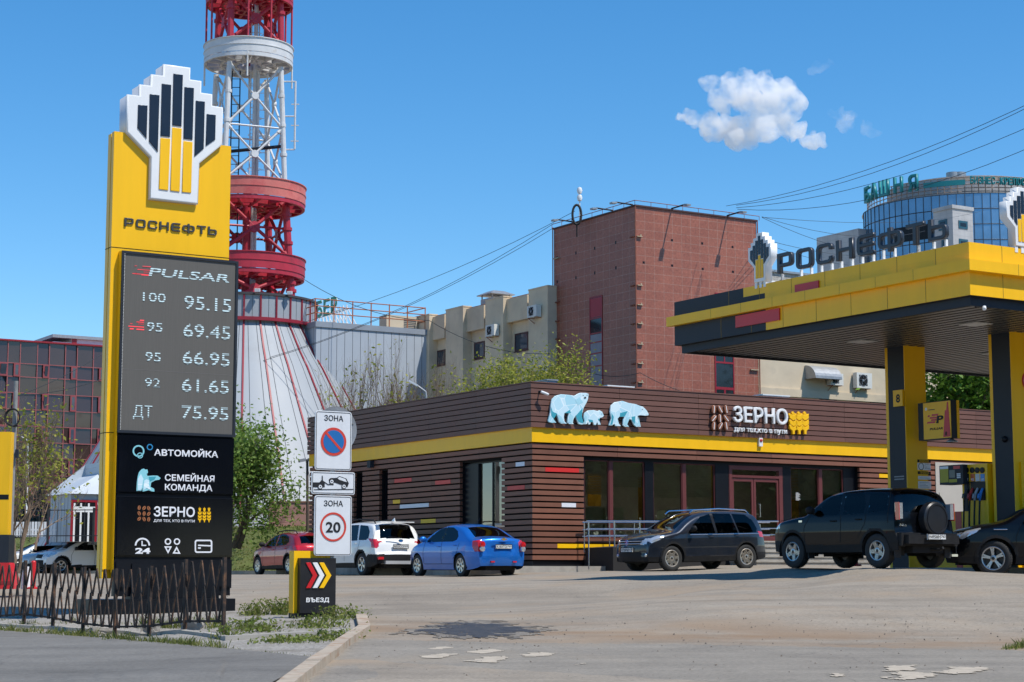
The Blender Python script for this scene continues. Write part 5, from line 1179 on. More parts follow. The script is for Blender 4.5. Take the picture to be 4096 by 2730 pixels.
    # wheels and arches
    for sx_ in axles:
        for sg in (1, -1):
            t, rm = wheel_mesh(wr, sp.get('tw', .205), None, None, sp.get('spokes', 5), sp.get('dbl', False), sp.get('rr'))
            wo_ = t.build('wheel', M_rubber, root, 40); ro = rm.build('rim', [sp.get('rimm', M_alloy), M_alloyd], wo_, 30)
            wo_.location = (L/2-sx_, sg*(W/2-.03-sp.get('tw', .205)/2), wr); wo_.rotation_euler = (0, rng.uniform(0, 1.2) if sg > 0 else 0, (0 if sg > 0 else math.pi) + (steer if sx_ == fo else 0)); wo_.rotation_mode = 'YXZ' if False else 'XYZ'
        m_ = MB()
        for sg in (1, -1):
            y0, y1 = sg*(W/2-.035), sg*(W/2-.42)
            arc_ = [(L/2-sx_+Ra*math.cos(a), wr+Ra*math.sin(a)) for a in np.linspace(-.25, math.pi+.25, 20)]
            for (a, b), (c, d) in zip(arc_, arc_[1:]): m_.quad((a, y0, b), (c, y0, d), (c, y1, d), (a, y1, b))
            m_.add([(a, y1, b) for a, b in arc_], [tuple(range(len(arc_)))])
        m_.build('wheel_housing', M_under, root)
    m_ = MB(); m_.box(-L/2+.25, L/2-.25, -W/2+.44, W/2-.44, sp['sill']-.02, .5); m_.box(L/2-fo-wb+Ra+.03, L/2-fo-Ra-.03, -W/2+.12, W/2-.12, sp['sill']+.01, .42); m_.build('underbody', M_under, root)
    # seats and dashboard seen through the glass
    m_ = MB(); bz = sp['belt']; cs = sp['seat']
    for s_, ys_ in ((cs, (-.37, .37)), (cs+.85, (-.42, 0, .42))):
        for y in ys_:
            m_.tube([(L/2-s_, y, .5), (L/2-s_-.12, y, bz+.02)], [.2, .19], 8); m_.blob((L/2-s_-.17, y, bz+.16), (.06, .13, .1), 8, 6)
    m_.box(L/2-cs+.35, L/2-cs+.75, -W/2+.2, W/2-.2, .6, bz-.06); m_.box(L/2-cs-1.6, L/2-cs+.4, -W/2+.15, W/2-.15, .42, .5)
    m_.lathe([(.17, 0), (.185, .012), (.17, .024)], (L/2-cs+.28, .37, bz-.02), 18, 'x'); m_.build('seats', M_seat, root, True)
    if plate:
        end, z_, body, reg, ofs = plate
        px_ = (L/2+ofs if end == 'f' else -L/2-ofs)
        e_ = link('plate_mount', None, root); e_.location = (px_, 0, z_); e_.rotation_euler = (0, 0, math.pi/2 if end == 'f' else -math.pi/2)
        m_ = MB(); m_.box(-.265, .265, -.012, .02, -.06, .06); po = m_.build('number_plate', M_num, e_)
        shape('plate_frame', [rect(-.272, .272, -.066, .066), rect(-.256, .256, -.05, .05)[::-1]], M_black, po, -.0125, .004)
        text('plate_number', body, M_sblack, po, -.235, -.035, .07, -.0125, .325, .03, .002); text('plate_region', reg, M_sblack, po, .115, -.015, .05, -.0125, .125, .03, .002)
        m_ = MB(); m_.box(.098, .102, -.0145, -.0125, -.05, .05); m_.build('plate_divider', M_sblack, po)
    root['_L'] = L
    if 'extra' in sp and detail: sp['extra'](root, L, W, Hw, xb)
    del root['_L']
    return root
def _emit(nm, co, fsel, mat, root):
    u, inv = np.unique(fsel, return_inverse=True); me = bpy.data.meshes.new(nm)
    me.from_pydata(co[u].tolist(), [], inv.reshape(-1, 4).tolist()); me.materials.append(mat)
    me.polygons.foreach_set('use_smooth', [True]*len(me.polygons)); me.update(); me.validate()
    return link(nm, me, root)
def rails(mat, s0, s1, y, z, rise=.05):
    def f(root, L, W, Hw, xb):
        for sg in (1, -1):
            m_ = MB(); m_.tube([(L/2-s0, sg*y, z-.06), (L/2-s0-.12, sg*y, z+rise-.02), (L/2-(s0+s1)/2, sg*(y-.01), z+rise+.015), (L/2-s1+.12, sg*(y-.02), z+rise-.03), (L/2-s1, sg*(y-.02), z-.08)], .02, 8); m_.build('roof_rail', mat, root, True)
    return f
def disc(root, nm, mat, x, y, z, r, axis='x', sg=1, t=.02):
    m_ = MB(); m_.lathe([(r, 0), (r*.9, sg*t), (.001, sg*t*1.3)], (x, y, z), 20, axis); return m_.build(nm, mat, root, True)
# ---- blue saloon
def ex_aveo(root, L, W, Hw, xb):
    for sg in (1, -1):
        for z_, r_, mt in ((.90, .085, M_tail), (.775, .08, M_clear)):
            disc(root, 'round_lamp', mt, -L/2+.075, sg*.665, z_, r_, 'x', -1, .045)
    m_ = MB(); m_.tube([(-L/2-.01, -.33, .985), (-L/2-.03, 0, .99), (-L/2-.01, .33, .985)], .018, 8); m_.build('boot_trim', MC['blue_paint'], root, True)
    shape('boot_emblem', [[(-.11, -.015), (-.04, -.015), (-.04, -.04), (.04, -.04), (.04, -.015), (.11, -.015), (.09, .015), (.04, .015), (.04, .04), (-.04, .04), (-.04, .015), (-.09, .015)]], pm('gold_emblem', (.7, .45, .12), .25, .7, var=.03), link('emblem_mount', None, root), 0, .015)
    e = [c for c in root.children if c.name.startswith('emblem_mount')][0]; e.location = (-L/2+.01, 0, 1.045); e.rotation_euler = (0, 0, -math.pi/2)
    m_ = MB(); m_.tube([(-L/2+1.35, .1, 1.49), (-L/2+1.15, .1, 1.66)], .006, 6); m_.build('aerial', M_black, root)
    m_ = MB(); m_.box(-L/2-.006, -L/2+.1, .3, .42, .40, .44); m_.box(-L/2-.006, -L/2+.1, -.42, -.3, .40, .44); m_.build('reflector', M_red, root)
SP_AVEO = dict(L=4.40, W=1.735, wb=2.525, fo=.86, wr=.317, Ra=.365, sf=1.0, sr=.75, kf=.2, kr=.15, bf=.2, bb=.11, sill=.2, belt=.98, rad=.09, lipr=.09,
    prof=[(.03,.25),(0,.42),(.02,.60),(.10,.74),(.30,.86),(.75,.97),(1.08,1.04),(1.45,1.24),(1.85,1.43),(2.25,1.505),(2.65,1.515),(3.05,1.47),(3.35,1.37),(3.65,1.22),(3.9,1.115),(4.15,1.105),(4.30,1.09),(4.345,1.0),(4.36,.80),(4.385,.66),(4.40,.55),(4.385,.40),(4.36,.31)],
    tum=[(.2,.93),(.35,.965),(.55,.995),(.72,1.),(.86,.985),(.98,.955),(1.15,.87),(1.40,.745),(1.55,.70)],
    win=[[(1.36,.985),(1.62,1.17),(1.98,1.365),(2.27,1.405),(2.30,.99)], [(2.38,.99),(2.36,1.41),(2.72,1.395),(3.02,1.29),(3.17,1.14),(3.15,1.03),(2.95,.99)]], wg={1: M_cdark},
    pillars=[[(2.30,.99),(2.27,1.405),(2.36,1.41),(2.38,.99)]], ws=(1.12,1.95,.86), rw=(3.22,3.86,.86), rwz=(1.11,1.44), rglass=M_cdark, hood=(.3,1.05), doors=[(1.25,2.34),(2.36,3.35)],
    side_lamps=[('taillight', [(4.06,1.0),(4.45,1.04),(4.45,.70),(4.22,.70),(4.10,.83)], M_tail), ('headlight', [(.0,.72),(.42,.90),(.62,.93),(.5,.80),(.15,.66)], M_clear)],
    end_lamps=[('taillight','r',[(.55,.98),(.9,1.04),(.9,.69),(.60,.70)],M_tail), ('headlight','f',[(.45,.66),(.9,.70),(.9,.92),(.5,.80)],M_clear)],
    mid=[('grille','f',[(-.1,.32),(.42,.34),(.40,.64),(-.1,.64)],M_plast)],
    seams=[[(1.30,.36),(1.28,.70),(1.36,.99)], [(2.34,.36),(2.36,.7),(2.34,1.0)], [(3.36,.95),(3.26,.70),(3.02,.50)], [(1.30,.36),(3.0,.36)]], handles=[(2.18,.86),(3.12,.89)], mirror=(1.42,1.0), seat=2.15, spokes=7, dbl=True, rimm=M_alloy, rr=.215, extra=ex_aveo)
P_blue = paint('blue_paint', (.008, .15, .56), .4)
car('saloon_car', 'bright blue saloon parked by the shaded side of the shop, rear to the viewer', 'car', SP_AVEO, (1839, 2308), 52.3, V, 'r', P_blue, plate=('r', .84, 'К183ТО', '763', -.012), group='cars parked along the shop side')
# ---- white estate off-roader
def ex_forester(root, L, W, Hw, xb):
    rails(M_plast, 1.75, 3.95, .58, 1.70)(root, L, W, Hw, xb)
    m_ = MB(); m_.add([(-L/2+.62, -.03, 1.70), (-L/2+.62, .03, 1.70), (-L/2+.44, .02, 1.68), (-L/2+.44, -.02, 1.68), (-L/2+.47, 0, 1.80)], [(0, 1, 4), (1, 2, 4), (2, 3, 4), (3, 0, 4)]); m_.build('fin_aerial', MC['white_paint'], root)
    e = link('emblem_mount', None, root); e.location = (-L/2+.055, 0, 1.08); e.rotation_euler = (0, 0, -math.pi/2); shape('tailgate_emblem', [circ(0, 0, .08, 24, .045), circ(0, 0, .065, 24, .034)[::-1]], M_chrome, e, 0, .012); shape('emblem_field', [circ(0, 0, .065, 24, .034)], M_sblue, e, 0, .006)
    m_ = MB(); m_.box(-L/2-.02, -L/2+.3, -.55, .55, .36, .46); m_.build('skid_plate', pm('silver_trim', (.55, .55, .55), .4, .4, var=.05), root)
    m_ = MB(); m_.bar((-L/2+.03, -.02, 1.17), (-L/2+.10, .42, 1.20), .025); m_.build('rear_wiper', M_black, root)
    m_ = MB(); m_.box(-L/2+.02, -L/2+.1, .6, .78, .50, .58); m_.box(-L/2+.02, -L/2+.1, -.78, -.6, .50, .58); m_.build('reflector', M_red, root)
    m_ = MB(); m_.box(-L/2+.28, -L/2+.52, -.6, .6, 1.645, 1.675); m_.build('roof_spoiler', MC['white_paint'], root)
SP_FOR = dict(L=4.625, W=1.815, wb=2.67, fo=.95, wr=.352, Ra=.405, sf=1.0, sr=.7, kf=.17, kr=.11, bf=.18, bb=.10, sill=.26, belt=1.06, rad=.10, lip=.07, clad=(.55,.40,.66), lipr=.10,
    prof=[(.03,.30),(0,.5),(.02,.78),(.12,.93),(.4,1.02),(.95,1.10),(1.2,1.15),(1.6,1.42),(1.98,1.62),(2.4,1.70),(3.1,1.715),(3.8,1.68),(4.12,1.62),(4.27,1.45),(4.42,1.15),(4.50,1.02),(4.54,.85),(4.56,.74),(4.62,.68),(4.625,.5),(4.60,.38)],
    tum=[(.25,.95),(.4,.985),(.7,1.),(.9,.99),(1.06,.96),(1.3,.87),(1.6,.76),(1.75,.72)],
    win=[[(1.55,1.09),(1.75,1.30),(2.05,1.52),(2.42,1.58),(2.44,1.08)], [(2.53,1.08),(2.51,1.585),(3.1,1.585),(3.3,1.09)], [(3.38,1.10),(3.2,1.58),(3.75,1.54),(4.0,1.36),(4.05,1.16),(3.9,1.10)]], wg={1: M_cdark, 2: M_cdark},
    ws=(1.24,1.98,.86), rw=(4.12,4.43,.88), rwz=(1.15,1.58), rglass=M_cdark, hood=(.3,1.15), doors=[(1.35,2.48),(2.5,3.45)],
    side_lamps=[('taillight', [(4.02,1.16),(4.7,1.10),(4.7,.84),(4.35,.86),(4.28,1.02)], M_tail), ('headlight', [(0,.78),(.5,.95),(.62,.93),(.45,.78),(.1,.70)], M_clear)],
    end_lamps=[('taillight','r',[(.52,1.06),(.95,1.10),(.95,.84),(.72,.86),(.68,1.0)],M_tail)],
    mid=[('grille','f',[(-.1,.5),(.4,.5),(.45,.82),(-.1,.82)],M_plast)], seams=[[(1.40,.45),(1.38,.8),(1.52,1.08)], [(2.48,.45),(2.5,.8),(2.48,1.08)], [(3.5,1.08),(3.42,.8),(3.2,.58)], [(4.30,1.6),(4.36,1.1)]], handles=[(2.30,.98),(3.24,1.0)], mirror=(1.62,1.1), seat=2.2, spokes=5, dbl=True, rr=.235, extra=ex_forester)
P_white = paint('white_paint', (.76, .76, .74), .0, .35, .03)
car('estate_car', 'white tall estate car with roof rails parked between the red hatchback and the blue saloon', 'car', SP_FOR, (1444, 2303.6), 57.8, V, 'r', P_white, plate=('r', .90, 'М555ОО', '163', -.045), group='cars parked along the shop side')
# ---- red hatchback
SP_RIO = dict(L=4.24, W=1.75, wb=2.60, fo=.84, wr=.325, Ra=.375, sf=1.0, sr=.7, kf=.19, kr=.14, bf=.2, bb=.12, sill=.21, belt=.98, rad=.09, lip=.05, clad=(.45,.32,.48), lipr=.1,
    prof=[(.03,.26),(0,.44),(.02,.66),(.12,.80),(.35,.90),(.8,.98),(1.1,1.03),(1.5,1.26),(1.9,1.43),(2.3,1.50),(2.8,1.505),(3.3,1.45),(3.65,1.36),(3.85,1.22),(4.03,1.05),(4.12,.96),(4.17,.80),(4.22,.62),(4.24,.5),(4.21,.36)],
    tum=[(.2,.94),(.4,.985),(.65,1.),(.85,.985),(.98,.955),(1.15,.87),(1.4,.75),(1.55,.7)],
    win=[[(1.42,.99),(1.65,1.16),(2.0,1.36),(2.32,1.41),(2.35,.99)], [(2.43,.99),(2.41,1.41),(2.85,1.40),(3.2,1.30),(3.38,1.12),(3.2,1.02)]], ws=(1.14,1.9,.86), rw=(3.68,4.02,.86), rwz=(1.06,1.34), hood=(.3,1.05), doors=[(1.3,2.38),(2.4,3.4)],
    side_lamps=[('taillight', [(3.80,1.0),(4.3,.98),(4.3,.80),(3.95,.84)], M_tail)], end_lamps=[('taillight','r',[(.42,.97),(.9,1.0),(.9,.80),(.45,.84)],M_tail)],
    seams=[[(1.34,.36),(1.32,.7),(1.42,.99)], [(2.39,.36),(2.41,.7),(2.39,.99)], [(3.42,.95),(3.33,.7),(3.08,.5)]], handles=[(2.22,.87),(3.2,.91)], mirror=(1.48,1.0), seat=2.15, spokes=8, dbl=True, rr=.22, mm=M_plast, extra=rails(M_plast, 1.9, 3.5, .54, 1.485, .04))
P_red = paint('red_paint', (.34, .006, .014), .35)
car('hatchback_car', 'dark red hatchback with black roof rails parked farthest along the shop side', 'car', SP_RIO, (1151, 2299), 64.0, V, 'r', P_red, plate=('r', .74, 'Р216УЕ' if False else 'М216', '163', -.03) if False else None, group='cars parked along the shop side')
# ---- graphite off-roader facing left
def ex_tig(root, L, W, Hw, xb):
    rails(M_chrome, 1.75, 3.85, .56, 1.64, .045)(root, L, W, Hw, xb)
    e = link('emblem_mount', None, root); e.location = (L/2-.012, 0, .80); e.rotation_euler = (0, 0, math.pi/2)
    g = shape('grille_emblem', [circ(0, 0, .075), circ(0, 0, .063)[::-1]], M_chrome, e, -.0, .02)
    shape('emblem_mark', [[(-.045,.045),(-.03,.045),(-.012,-.0),(0,.02),(.012,0),(.03,.045),(.045,.045),(.02,-.03),(.012,-.03),(0,-.005),(-.012,-.03),(-.02,-.03)]], M_chrome, e, 0, .02)
    m_ = MB()
    for z_ in (.765, .835): m_.tube([(L/2-.10, -.56, z_), (L/2-.02, -.3, z_), (L/2-.0, 0, z_), (L/2-.02, .3, z_), (L/2-.10, .56, z_)], .011, 6)
    m_.build('grille_bar', M_chrome, root, True)
    for sg in (1, -1): disc(root, 'fog_lamp', M_clear, L/2-.16, sg*.66, .45, .05, 'x', 1)
    m_ = MB()
    for sg in (1, -1): m_.tube([(xb(s_), sg*(Hw(s_, 1.0)+.006), .99) for s_ in np.linspace(1.5, 4.05, 18)], .011, 6)
    m_.build('window_trim', M_chrome, root, True)
SP_TIG = dict(L=4.427, W=1.809, wb=2.604, fo=.89, wr=.35, Ra=.40, sf=.95, sr=.85, kf=.17, kr=.20, bf=.17, bb=.13, sill=.25, belt=1.0, rad=.10, lip=.055, clad=(.40,.40,.48), lipr=.08,
    prof=[(.05,.28),(0,.42),(.0,.62),(.03,.82),(.12,.93),(.4,1.02),(.85,1.09),(1.12,1.14),(1.5,1.40),(1.88,1.58),(2.3,1.655),(2.9,1.675),(3.5,1.655),(4.0,1.60),(4.14,1.46),(4.25,1.14),(4.33,.95),(4.36,.75),(4.42,.65),(4.427,.5),(4.40,.36)],
    tum=[(.25,.95),(.4,.985),(.65,1.),(.88,.985),(1.04,.96),(1.3,.86),(1.55,.76),(1.7,.72)],
    win=[[(1.44,1.01),(1.68,1.25),(2.0,1.475),(2.36,1.56),(2.40,1.00)], [(2.48,1.00),(2.45,1.565),(3.08,1.56),(3.2,1.01)], [(3.25,1.01),(3.13,1.555),(3.6,1.53),(3.88,1.36),(4.0,1.12),(3.9,1.03)]], wg={2: M_cdark},
    pillars=[[(2.40,1.00),(2.36,1.56),(2.45,1.565),(2.48,1.00)]], ws=(1.16,1.88,.86), rw=(3.98,4.25,.86), rwz=(1.12,1.5), hood=(.28,1.08), doors=[(1.3,2.44),(2.46,3.4)],
    side_lamps=[('taillight', [(4.0,1.06),(4.5,1.02),(4.5,.86),(4.08,.90)], M_tail), ('headlight', [(0,.88),(.3,.97),(.62,.99),(.45,.88),(.12,.77)], M_clear)],
    end_lamps=[('headlight','f',[(.46,.72),(.9,.78),(.9,.93),(.55,.90)],M_clear), ('taillight','r',[(.5,.98),(.95,1.02),(.95,.86),(.55,.88)],M_tail)],
    mid=[('grille','f',[(-.1,.73),(.47,.73),(.52,.88),(-.1,.88)],M_plast), ('lower_grille','f',[(-.1,.36),(.55,.38),(.5,.56),(-.1,.56)],M_plast)],
    seams=[[(1.32,.43),(1.30,.8),(1.46,1.05)], [(2.44,.43),(2.46,.8),(2.44,1.05)], [(3.42,1.05),(3.36,.8),(3.12,.56)], [(.45,.98),(.9,1.06)]], handles=[(2.25,.93),(3.15,.95)], mirror=(1.55,1.08), mm=M_plast, seat=2.1, spokes=7, rr=.235, rimm=pm('warm_alloy', (.58, .53, .46), .3, .7, var=.1), extra=ex_tig)
P_graph = paint('graphite_paint', (.016, .020, .030), .4, .35, .06)
car('crossover_car', 'graphite crossover with chrome roof rails facing left in front of the shop windows', 'car', SP_TIG, (2691, 2286), 50.7, -U, 'f', P_graph, plate=('f', .60, 'Н720РМ', '163', .012))
# ---- black off-roader with a spare wheel on its tail
def ex_niva(root, L, W, Hw, xb):
    m_ = MB(); m_.lathe([(.30, .02), (.345, .0), (.355, -.06), (.35, -.16), (.32, -.19), (.001, -.20)], (-L/2+.27, -.10, .98), 40, 'x'); m_.build('spare_wheel_cover', pm('spare_cover', (.012, .013, .016), .38, var=.15, scale=3), root, 40)
    m_ = MB(); m_.lathe([(.29, -.197), (.285, -.204), (.27, -.197)], (-L/2+.27, -.10, .98), 40, 'x'); m_.build('cover_ring', M_black, root, True)
    for sg in (1, -1):
        m_ = MB(); m_.box(-L/2+.26, -L/2+.38, sg*.70, sg*.80, .98, 1.30); m_.build('rear_lamp', M_clear, root)
        m_ = MB(); m_.box(-L/2+.25, -L/2+.36, sg*.80, sg*.815, .96, 1.31); m_.build('rear_lamp_red', M_tail, root)
    m_ = MB(); m_.box(-L/2+.08, -L/2+.30, -.74, .74, .48, .66); m_.box(-L/2+.20, -L/2+.4, -.82, .82, .44, .70); m_.build('rear_bumper', M_plast, root)
    for s_ in (1.10, 3.56):
        for sg in (1, -1): m_ = MB(); m_.box(L/2-s_-.1, L/2-s_-.08, sg*.64, sg*.82, .2, .42); m_.build('mud_flap', M_rubber, root)
    m_ = MB(); m_.tube([(-L/2+.5, -.1, .38), (-L/2+.02, -.1, .36), (-L/2-.06, -.1, .40)], .03, 8); m_.build('tow_bar', M_plast, root)
    m_ = MB(); m_.box(L/2-1.08, L/2-.98, Hw(1.0, .98)+.001, Hw(1.0, .98)+.014, .96, 1.0); m_.build('side_repeater', M_clear, root)
    e = link('badge_mount', None, root); e.location = (-L/2+.262, .68, .86); e.rotation_euler = (0, 0, -math.pi/2); text('tail_badge', 'Niva', M_chrome, e, -.12, -.03, .05, 0, .2, .02, .006, .2)
SP_NIVA = dict(L=4.05, W=1.77, wb=2.45, fo=.74, wr=.345, Ra=.405, sf=.8, sr=.75, kf=.13, kr=.09, bf=.12, bb=.08, sill=.32, belt=1.07, rad=.09, lip=.06, clad=(.58,.48,.70), lipr=.10,
    prof=[(.04,.36),(0,.5),(.0,.78),(.06,.95),(.25,1.03),(.75,1.09),(1.12,1.13),(1.45,1.40),(1.75,1.57),(2.1,1.63),(2.8,1.65),(3.4,1.63),(3.58,1.57),(3.68,1.35),(3.73,1.05),(3.76,.8),(3.80,.70),(3.83,.6),(3.80,.46)],
    tum=[(.3,.95),(.5,.985),(.75,1.),(.95,.985),(1.07,.965),(1.3,.88),(1.55,.80),(1.7,.76)],
    win=[[(1.40,1.09),(1.58,1.28),(1.86,1.50),(2.12,1.53),(2.16,1.09)], [(2.26,1.09),(2.23,1.53),(2.75,1.53),(2.86,1.30),(2.84,1.11)], [(2.97,1.12),(2.93,1.52),(3.36,1.51),(3.46,1.44),(3.50,1.15)]],
    ws=(1.15,1.76,.86), rw=(3.50,3.80,.84), rwz=(1.12,1.54), hood=(.2,1.1), doors=[(1.14,2.2),(2.22,3.0)],
    end_lamps=[('headlight','f',[(.42,.78),(.8,.80),(.8,.98),(.45,.96)],M_clear)], side_lamps=[('headlight', [(0,.82),(.25,.84),(.28,1.0),(.05,.98)], M_clear)],
    mid=[('grille','f',[(-.1,.72),(.4,.74),(.42,.96),(-.1,.96)],M_plast)],
    seams=[[(1.14,.52),(1.12,.85),(1.30,1.09)], [(2.20,.52),(2.22,.85),(2.20,1.09)], [(2.92,1.09),(2.90,.9),(2.70,.62)], [(.3,1.0),(1.1,1.08)], [(3.52,1.55),(3.56,.9)]], handles=[(2.0,.97),(2.72,.99)], mirror=(1.40,1.13), mm=M_plast, hm=M_plast, seat=2.0, spokes=5, rr=.21, tw=.225, rimm=M_alloy, extra=ex_niva)
P_blk = paint('black_paint', (.0022, .0028, .0045), .0, .3, .012); _b = P_blk.node_tree.nodes['Principled BSDF']; _b.inputs['Coat Weight'].default_value = .5; _b.inputs['Specular IOR Level'].default_value = .08
nf = R(35.0); car('offroad_car', 'black off-roader with a covered spare wheel on its tail under the canopy', 'car', SP_NIVA, (3507, 2272), 37.6, (-math.sin(nf), math.cos(nf)), 'r', P_blk, ds=.024, plate=('r', .62, 'Н495МН', '763', -.012))
# ---- black crossover cut by the right edge
def ex_xt(root, L, W, Hw, xb):
    for sg in (1, -1): m_ = MB(); m_.box(L/2-.22, L/2-.10, sg*.62, sg*.76, .40, .45); m_.build('fog_lamp', M_clear, root)
    m_ = MB(); m_.tube([(xb(s_), Hw(s_, .90)+.004, .96) for s_ in np.linspace(.9, 1.2, 5)], .01, 6); m_.build('wing_trim', M_chrome, root)
SP_XT = dict(L=4.64, W=1.82, wb=2.705, fo=.95, wr=.365, Ra=.415, sf=1.0, sr=.7, kf=.19, kr=.12, bf=.2, bb=.1, sill=.25, belt=1.06, rad=.10, lip=.06, clad=(.40,.38,.5),
    prof=[(.05,.28),(0,.45),(.0,.70),(.06,.88),(.25,.98),(.7,1.08),(1.15,1.14),(1.55,1.40),(1.95,1.60),(2.4,1.69),(3.0,1.70),(3.8,1.64),(4.2,1.5),(4.45,1.15),(4.55,.95),(4.60,.7),(4.64,.55),(4.6,.36)],
    tum=[(.25,.95),(.4,.985),(.7,1.),(.9,.985),(1.06,.96),(1.3,.87),(1.6,.76),(1.75,.72)],
    win=[[(1.5,1.08),(1.75,1.30),(2.05,1.5),(2.45,1.57),(2.47,1.07)], [(2.55,1.07),(2.53,1.57),(3.2,1.55),(3.35,1.09)], [(3.42,1.1),(3.28,1.54),(3.8,1.46),(4.1,1.2)]], ws=(1.2,1.95,.86), rw=(4.15,4.45,.86), rwz=(1.15,1.48), hood=(.26,1.1), doors=[(1.38,2.5),(2.52,3.5)],
    side_lamps=[('headlight', [(0,.80),(.25,.93),(.62,1.0),(.5,.90),(.15,.76)], M_clear)], end_lamps=[('headlight','f',[(.48,.78),(.9,.80),(.9,.95),(.5,.87)],M_clear)],
    mid=[('grille','f',[(-.1,.5),(.35,.5),(.45,.85),(-.1,.85)],M_plast)], seams=[[(1.40,.43),(1.38,.8),(1.5,1.07)]], handles=[(2.3,.95)], mirror=(1.6,1.1), seat=2.2, spokes=5, dbl=True, rr=.25, rimm=pm('two_tone_alloy', (.5, .5, .5), .3, .7, var=.1), extra=ex_xt)
car('crossover_car', 'black crossover with its steered front wheel cut by the right edge of the picture', 'car', SP_XT, (3981, 2306), 38.2, (-.975, .16), 'f', P_blk, steer=-.36)
# ---- white cars at the far left
SP_CAP = dict(L=4.33, W=1.81, wb=2.67, fo=.87, wr=.345, Ra=.40, sf=1.0, sr=.75, kf=.19, kr=.14, bf=.2, bb=.12, sill=.24, belt=1.02, rad=.10, lip=.06, clad=(.40,.38,.5), Ns=30, Nt=16,
    prof=[(.03,.28),(0,.45),(.02,.70),(.12,.87),(.35,.98),(.8,1.06),(1.1,1.10),(1.5,1.34),(1.9,1.53),(2.35,1.605),(2.9,1.61),(3.5,1.54),(3.85,1.42),(4.05,1.2),(4.18,.98),(4.25,.75),(4.33,.55),(4.3,.38)],
    tum=[(.25,.95),(.4,.985),(.7,1.),(.9,.985),(1.02,.96),(1.3,.85),(1.5,.76),(1.65,.72)],
    win=[[(1.45,1.04),(1.68,1.24),(2.0,1.43),(2.36,1.49),(2.4,1.04)], [(2.48,1.04),(2.45,1.49),(3.0,1.46),(3.35,1.32),(3.5,1.12)]], ws=(1.14,1.9,.86), rw=(3.85,4.1,.86), rwz=(1.1,1.4), hood=(.26,1.06), doors=[(1.3,2.44),(2.46,3.45)],
    side_lamps=[('headlight', [(0,.76),(.3,.90),(.65,.96),(.5,.85),(.15,.72)], M_clear)], end_lamps=[('headlight','f',[(.45,.74),(.9,.78),(.9,.92),(.5,.84)],M_clear)],
    mid=[('grille','f',[(-.1,.66),(.45,.66),(.48,.84),(-.1,.84)],M_plast), ('lower_grille','f',[(-.1,.34),(.6,.36),(.55,.58),(-.1,.58)],M_plast)], seams=[[(1.35,.4),(1.32,.8),(1.45,1.03)], [(2.43,.4),(2.45,.8),(2.44,1.03)]], handles=[(2.25,.93),(3.2,.95)], mirror=(1.5,1.05), mm=M_plast, seat=2.1, spokes=5, dbl=True, rr=.23)
CW = at(243, 2294, 84.0)
car('crossover_car', 'white crossover with black roof pillars, nearest of the row behind the price pylon', 'car', SP_CAP, (243, 2294), 84.0, -U, 'f', P_white, ds=.04, group='white cars behind the price pylon')
SP_HB = dict(SP_RIO, Ns=28, Nt=14); SP_HB.pop('extra', None); SP_SD = dict(SP_AVEO, Ns=28, Nt=14); SP_SD.pop('extra', None)
for sp_, kk, nm, lab in ((SP_HB, 1, 'hatchback_car', 'silvery white hatchback, middle of the white cars behind the pylon'), (SP_SD, 2, 'saloon_car', 'white saloon, leftmost and farthest of the white cars behind the pylon')):
    p = Vector((CW.x, CW.y, 0)) + V*2.7*kk - U*(.35*kk)
    q_ = ray(0, 2289); pxx = CX + FPX*(p.x/ (p.y/_c*1.0))*1.0
    c = car(nm, lab, 'car', sp_, (CX + FPX*p.x*_c/p.y/ (1.0) * 1.0, 2294), p.y, -U, 'f', P_white if kk == 2 else paint('silver_paint', (.55, .56, .57), .3, .35, .06), ds=.04, group='white cars behind the price pylon')
# ------------------------------------------------------------------ granite stair tower
def r8(x, y): return 1700+x/1.742, 700+y/1.742
def rr1(x, y): return 2500+x/1.96, 750+y/1.96
def rr3(x, y): return 3400+x/3.136, 600+y/3.136
def tiles(name, c1, c2, mortar, w_, h_, ms=.012, rough=.3, off=0., speck=.35, bias=0., spec=.5):
    m, nt, b = newmat(name); tc = nd(nt, 'ShaderNodeTexCoord'); sp = nd(nt, 'ShaderNodeSeparateXYZ'); nt.links.new(tc.outputs['Object'], sp.inputs[0])
    ad = nd(nt, 'ShaderNodeMath'); ad.operation = 'ADD'; nt.links.new(sp.outputs[0], ad.inputs[0]); nt.links.new(sp.outputs[1], ad.inputs[1])
    cb = nd(nt, 'ShaderNodeCombineXYZ'); nt.links.new(ad.outputs[0], cb.inputs[0]); nt.links.new(sp.outputs[2], cb.inputs[1])
    br = nd(nt, 'ShaderNodeTexBrick'); br.offset = off; br.inputs['Scale'].default_value = 1; br.inputs['Brick Width'].default_value = w_; br.inputs['Row Height'].default_value = h_
    br.inputs['Mortar Size'].default_value = ms; br.inputs['Mortar Smooth'].default_value = .2; br.inputs['Bias'].default_value = bias
    br.inputs['Color1'].default_value = (*c1, 1); br.inputs['Color2'].default_value = (*c2, 1); br.inputs['Mortar'].default_value = (*mortar, 1)
    nt.links.new(cb.outputs[0], br.inputs['Vector'])
    v = mapped(nt); c = mixc(nt, 1., br.outputs['Color'], ramp(nt, noise(nt, v, 9, 5, .8), [(.3, gray(1-speck)), (.7, gray(1+speck))]), 'MULTIPLY')
    c = mixc(nt, 1., c, ramp(nt, noise(nt, v, .5, 4), [(.3, gray(.86)), (.7, gray(1.1))]), 'MULTIPLY')
    nt.links.new(c, b.inputs['Base Color']); b.inputs['Roughness'].default_value = rough; b.inputs['Specular IOR Level'].default_value = spec; MC[name] = m; return m
M_granite = tiles('red_granite', (.34, .112, .068), (.305, .098, .060), (.37, .21, .155), .50, .38, .010, .42)
M_bwin = pm('dark_window', (.012, .014, .018), .06, var=.3, scale=.8)
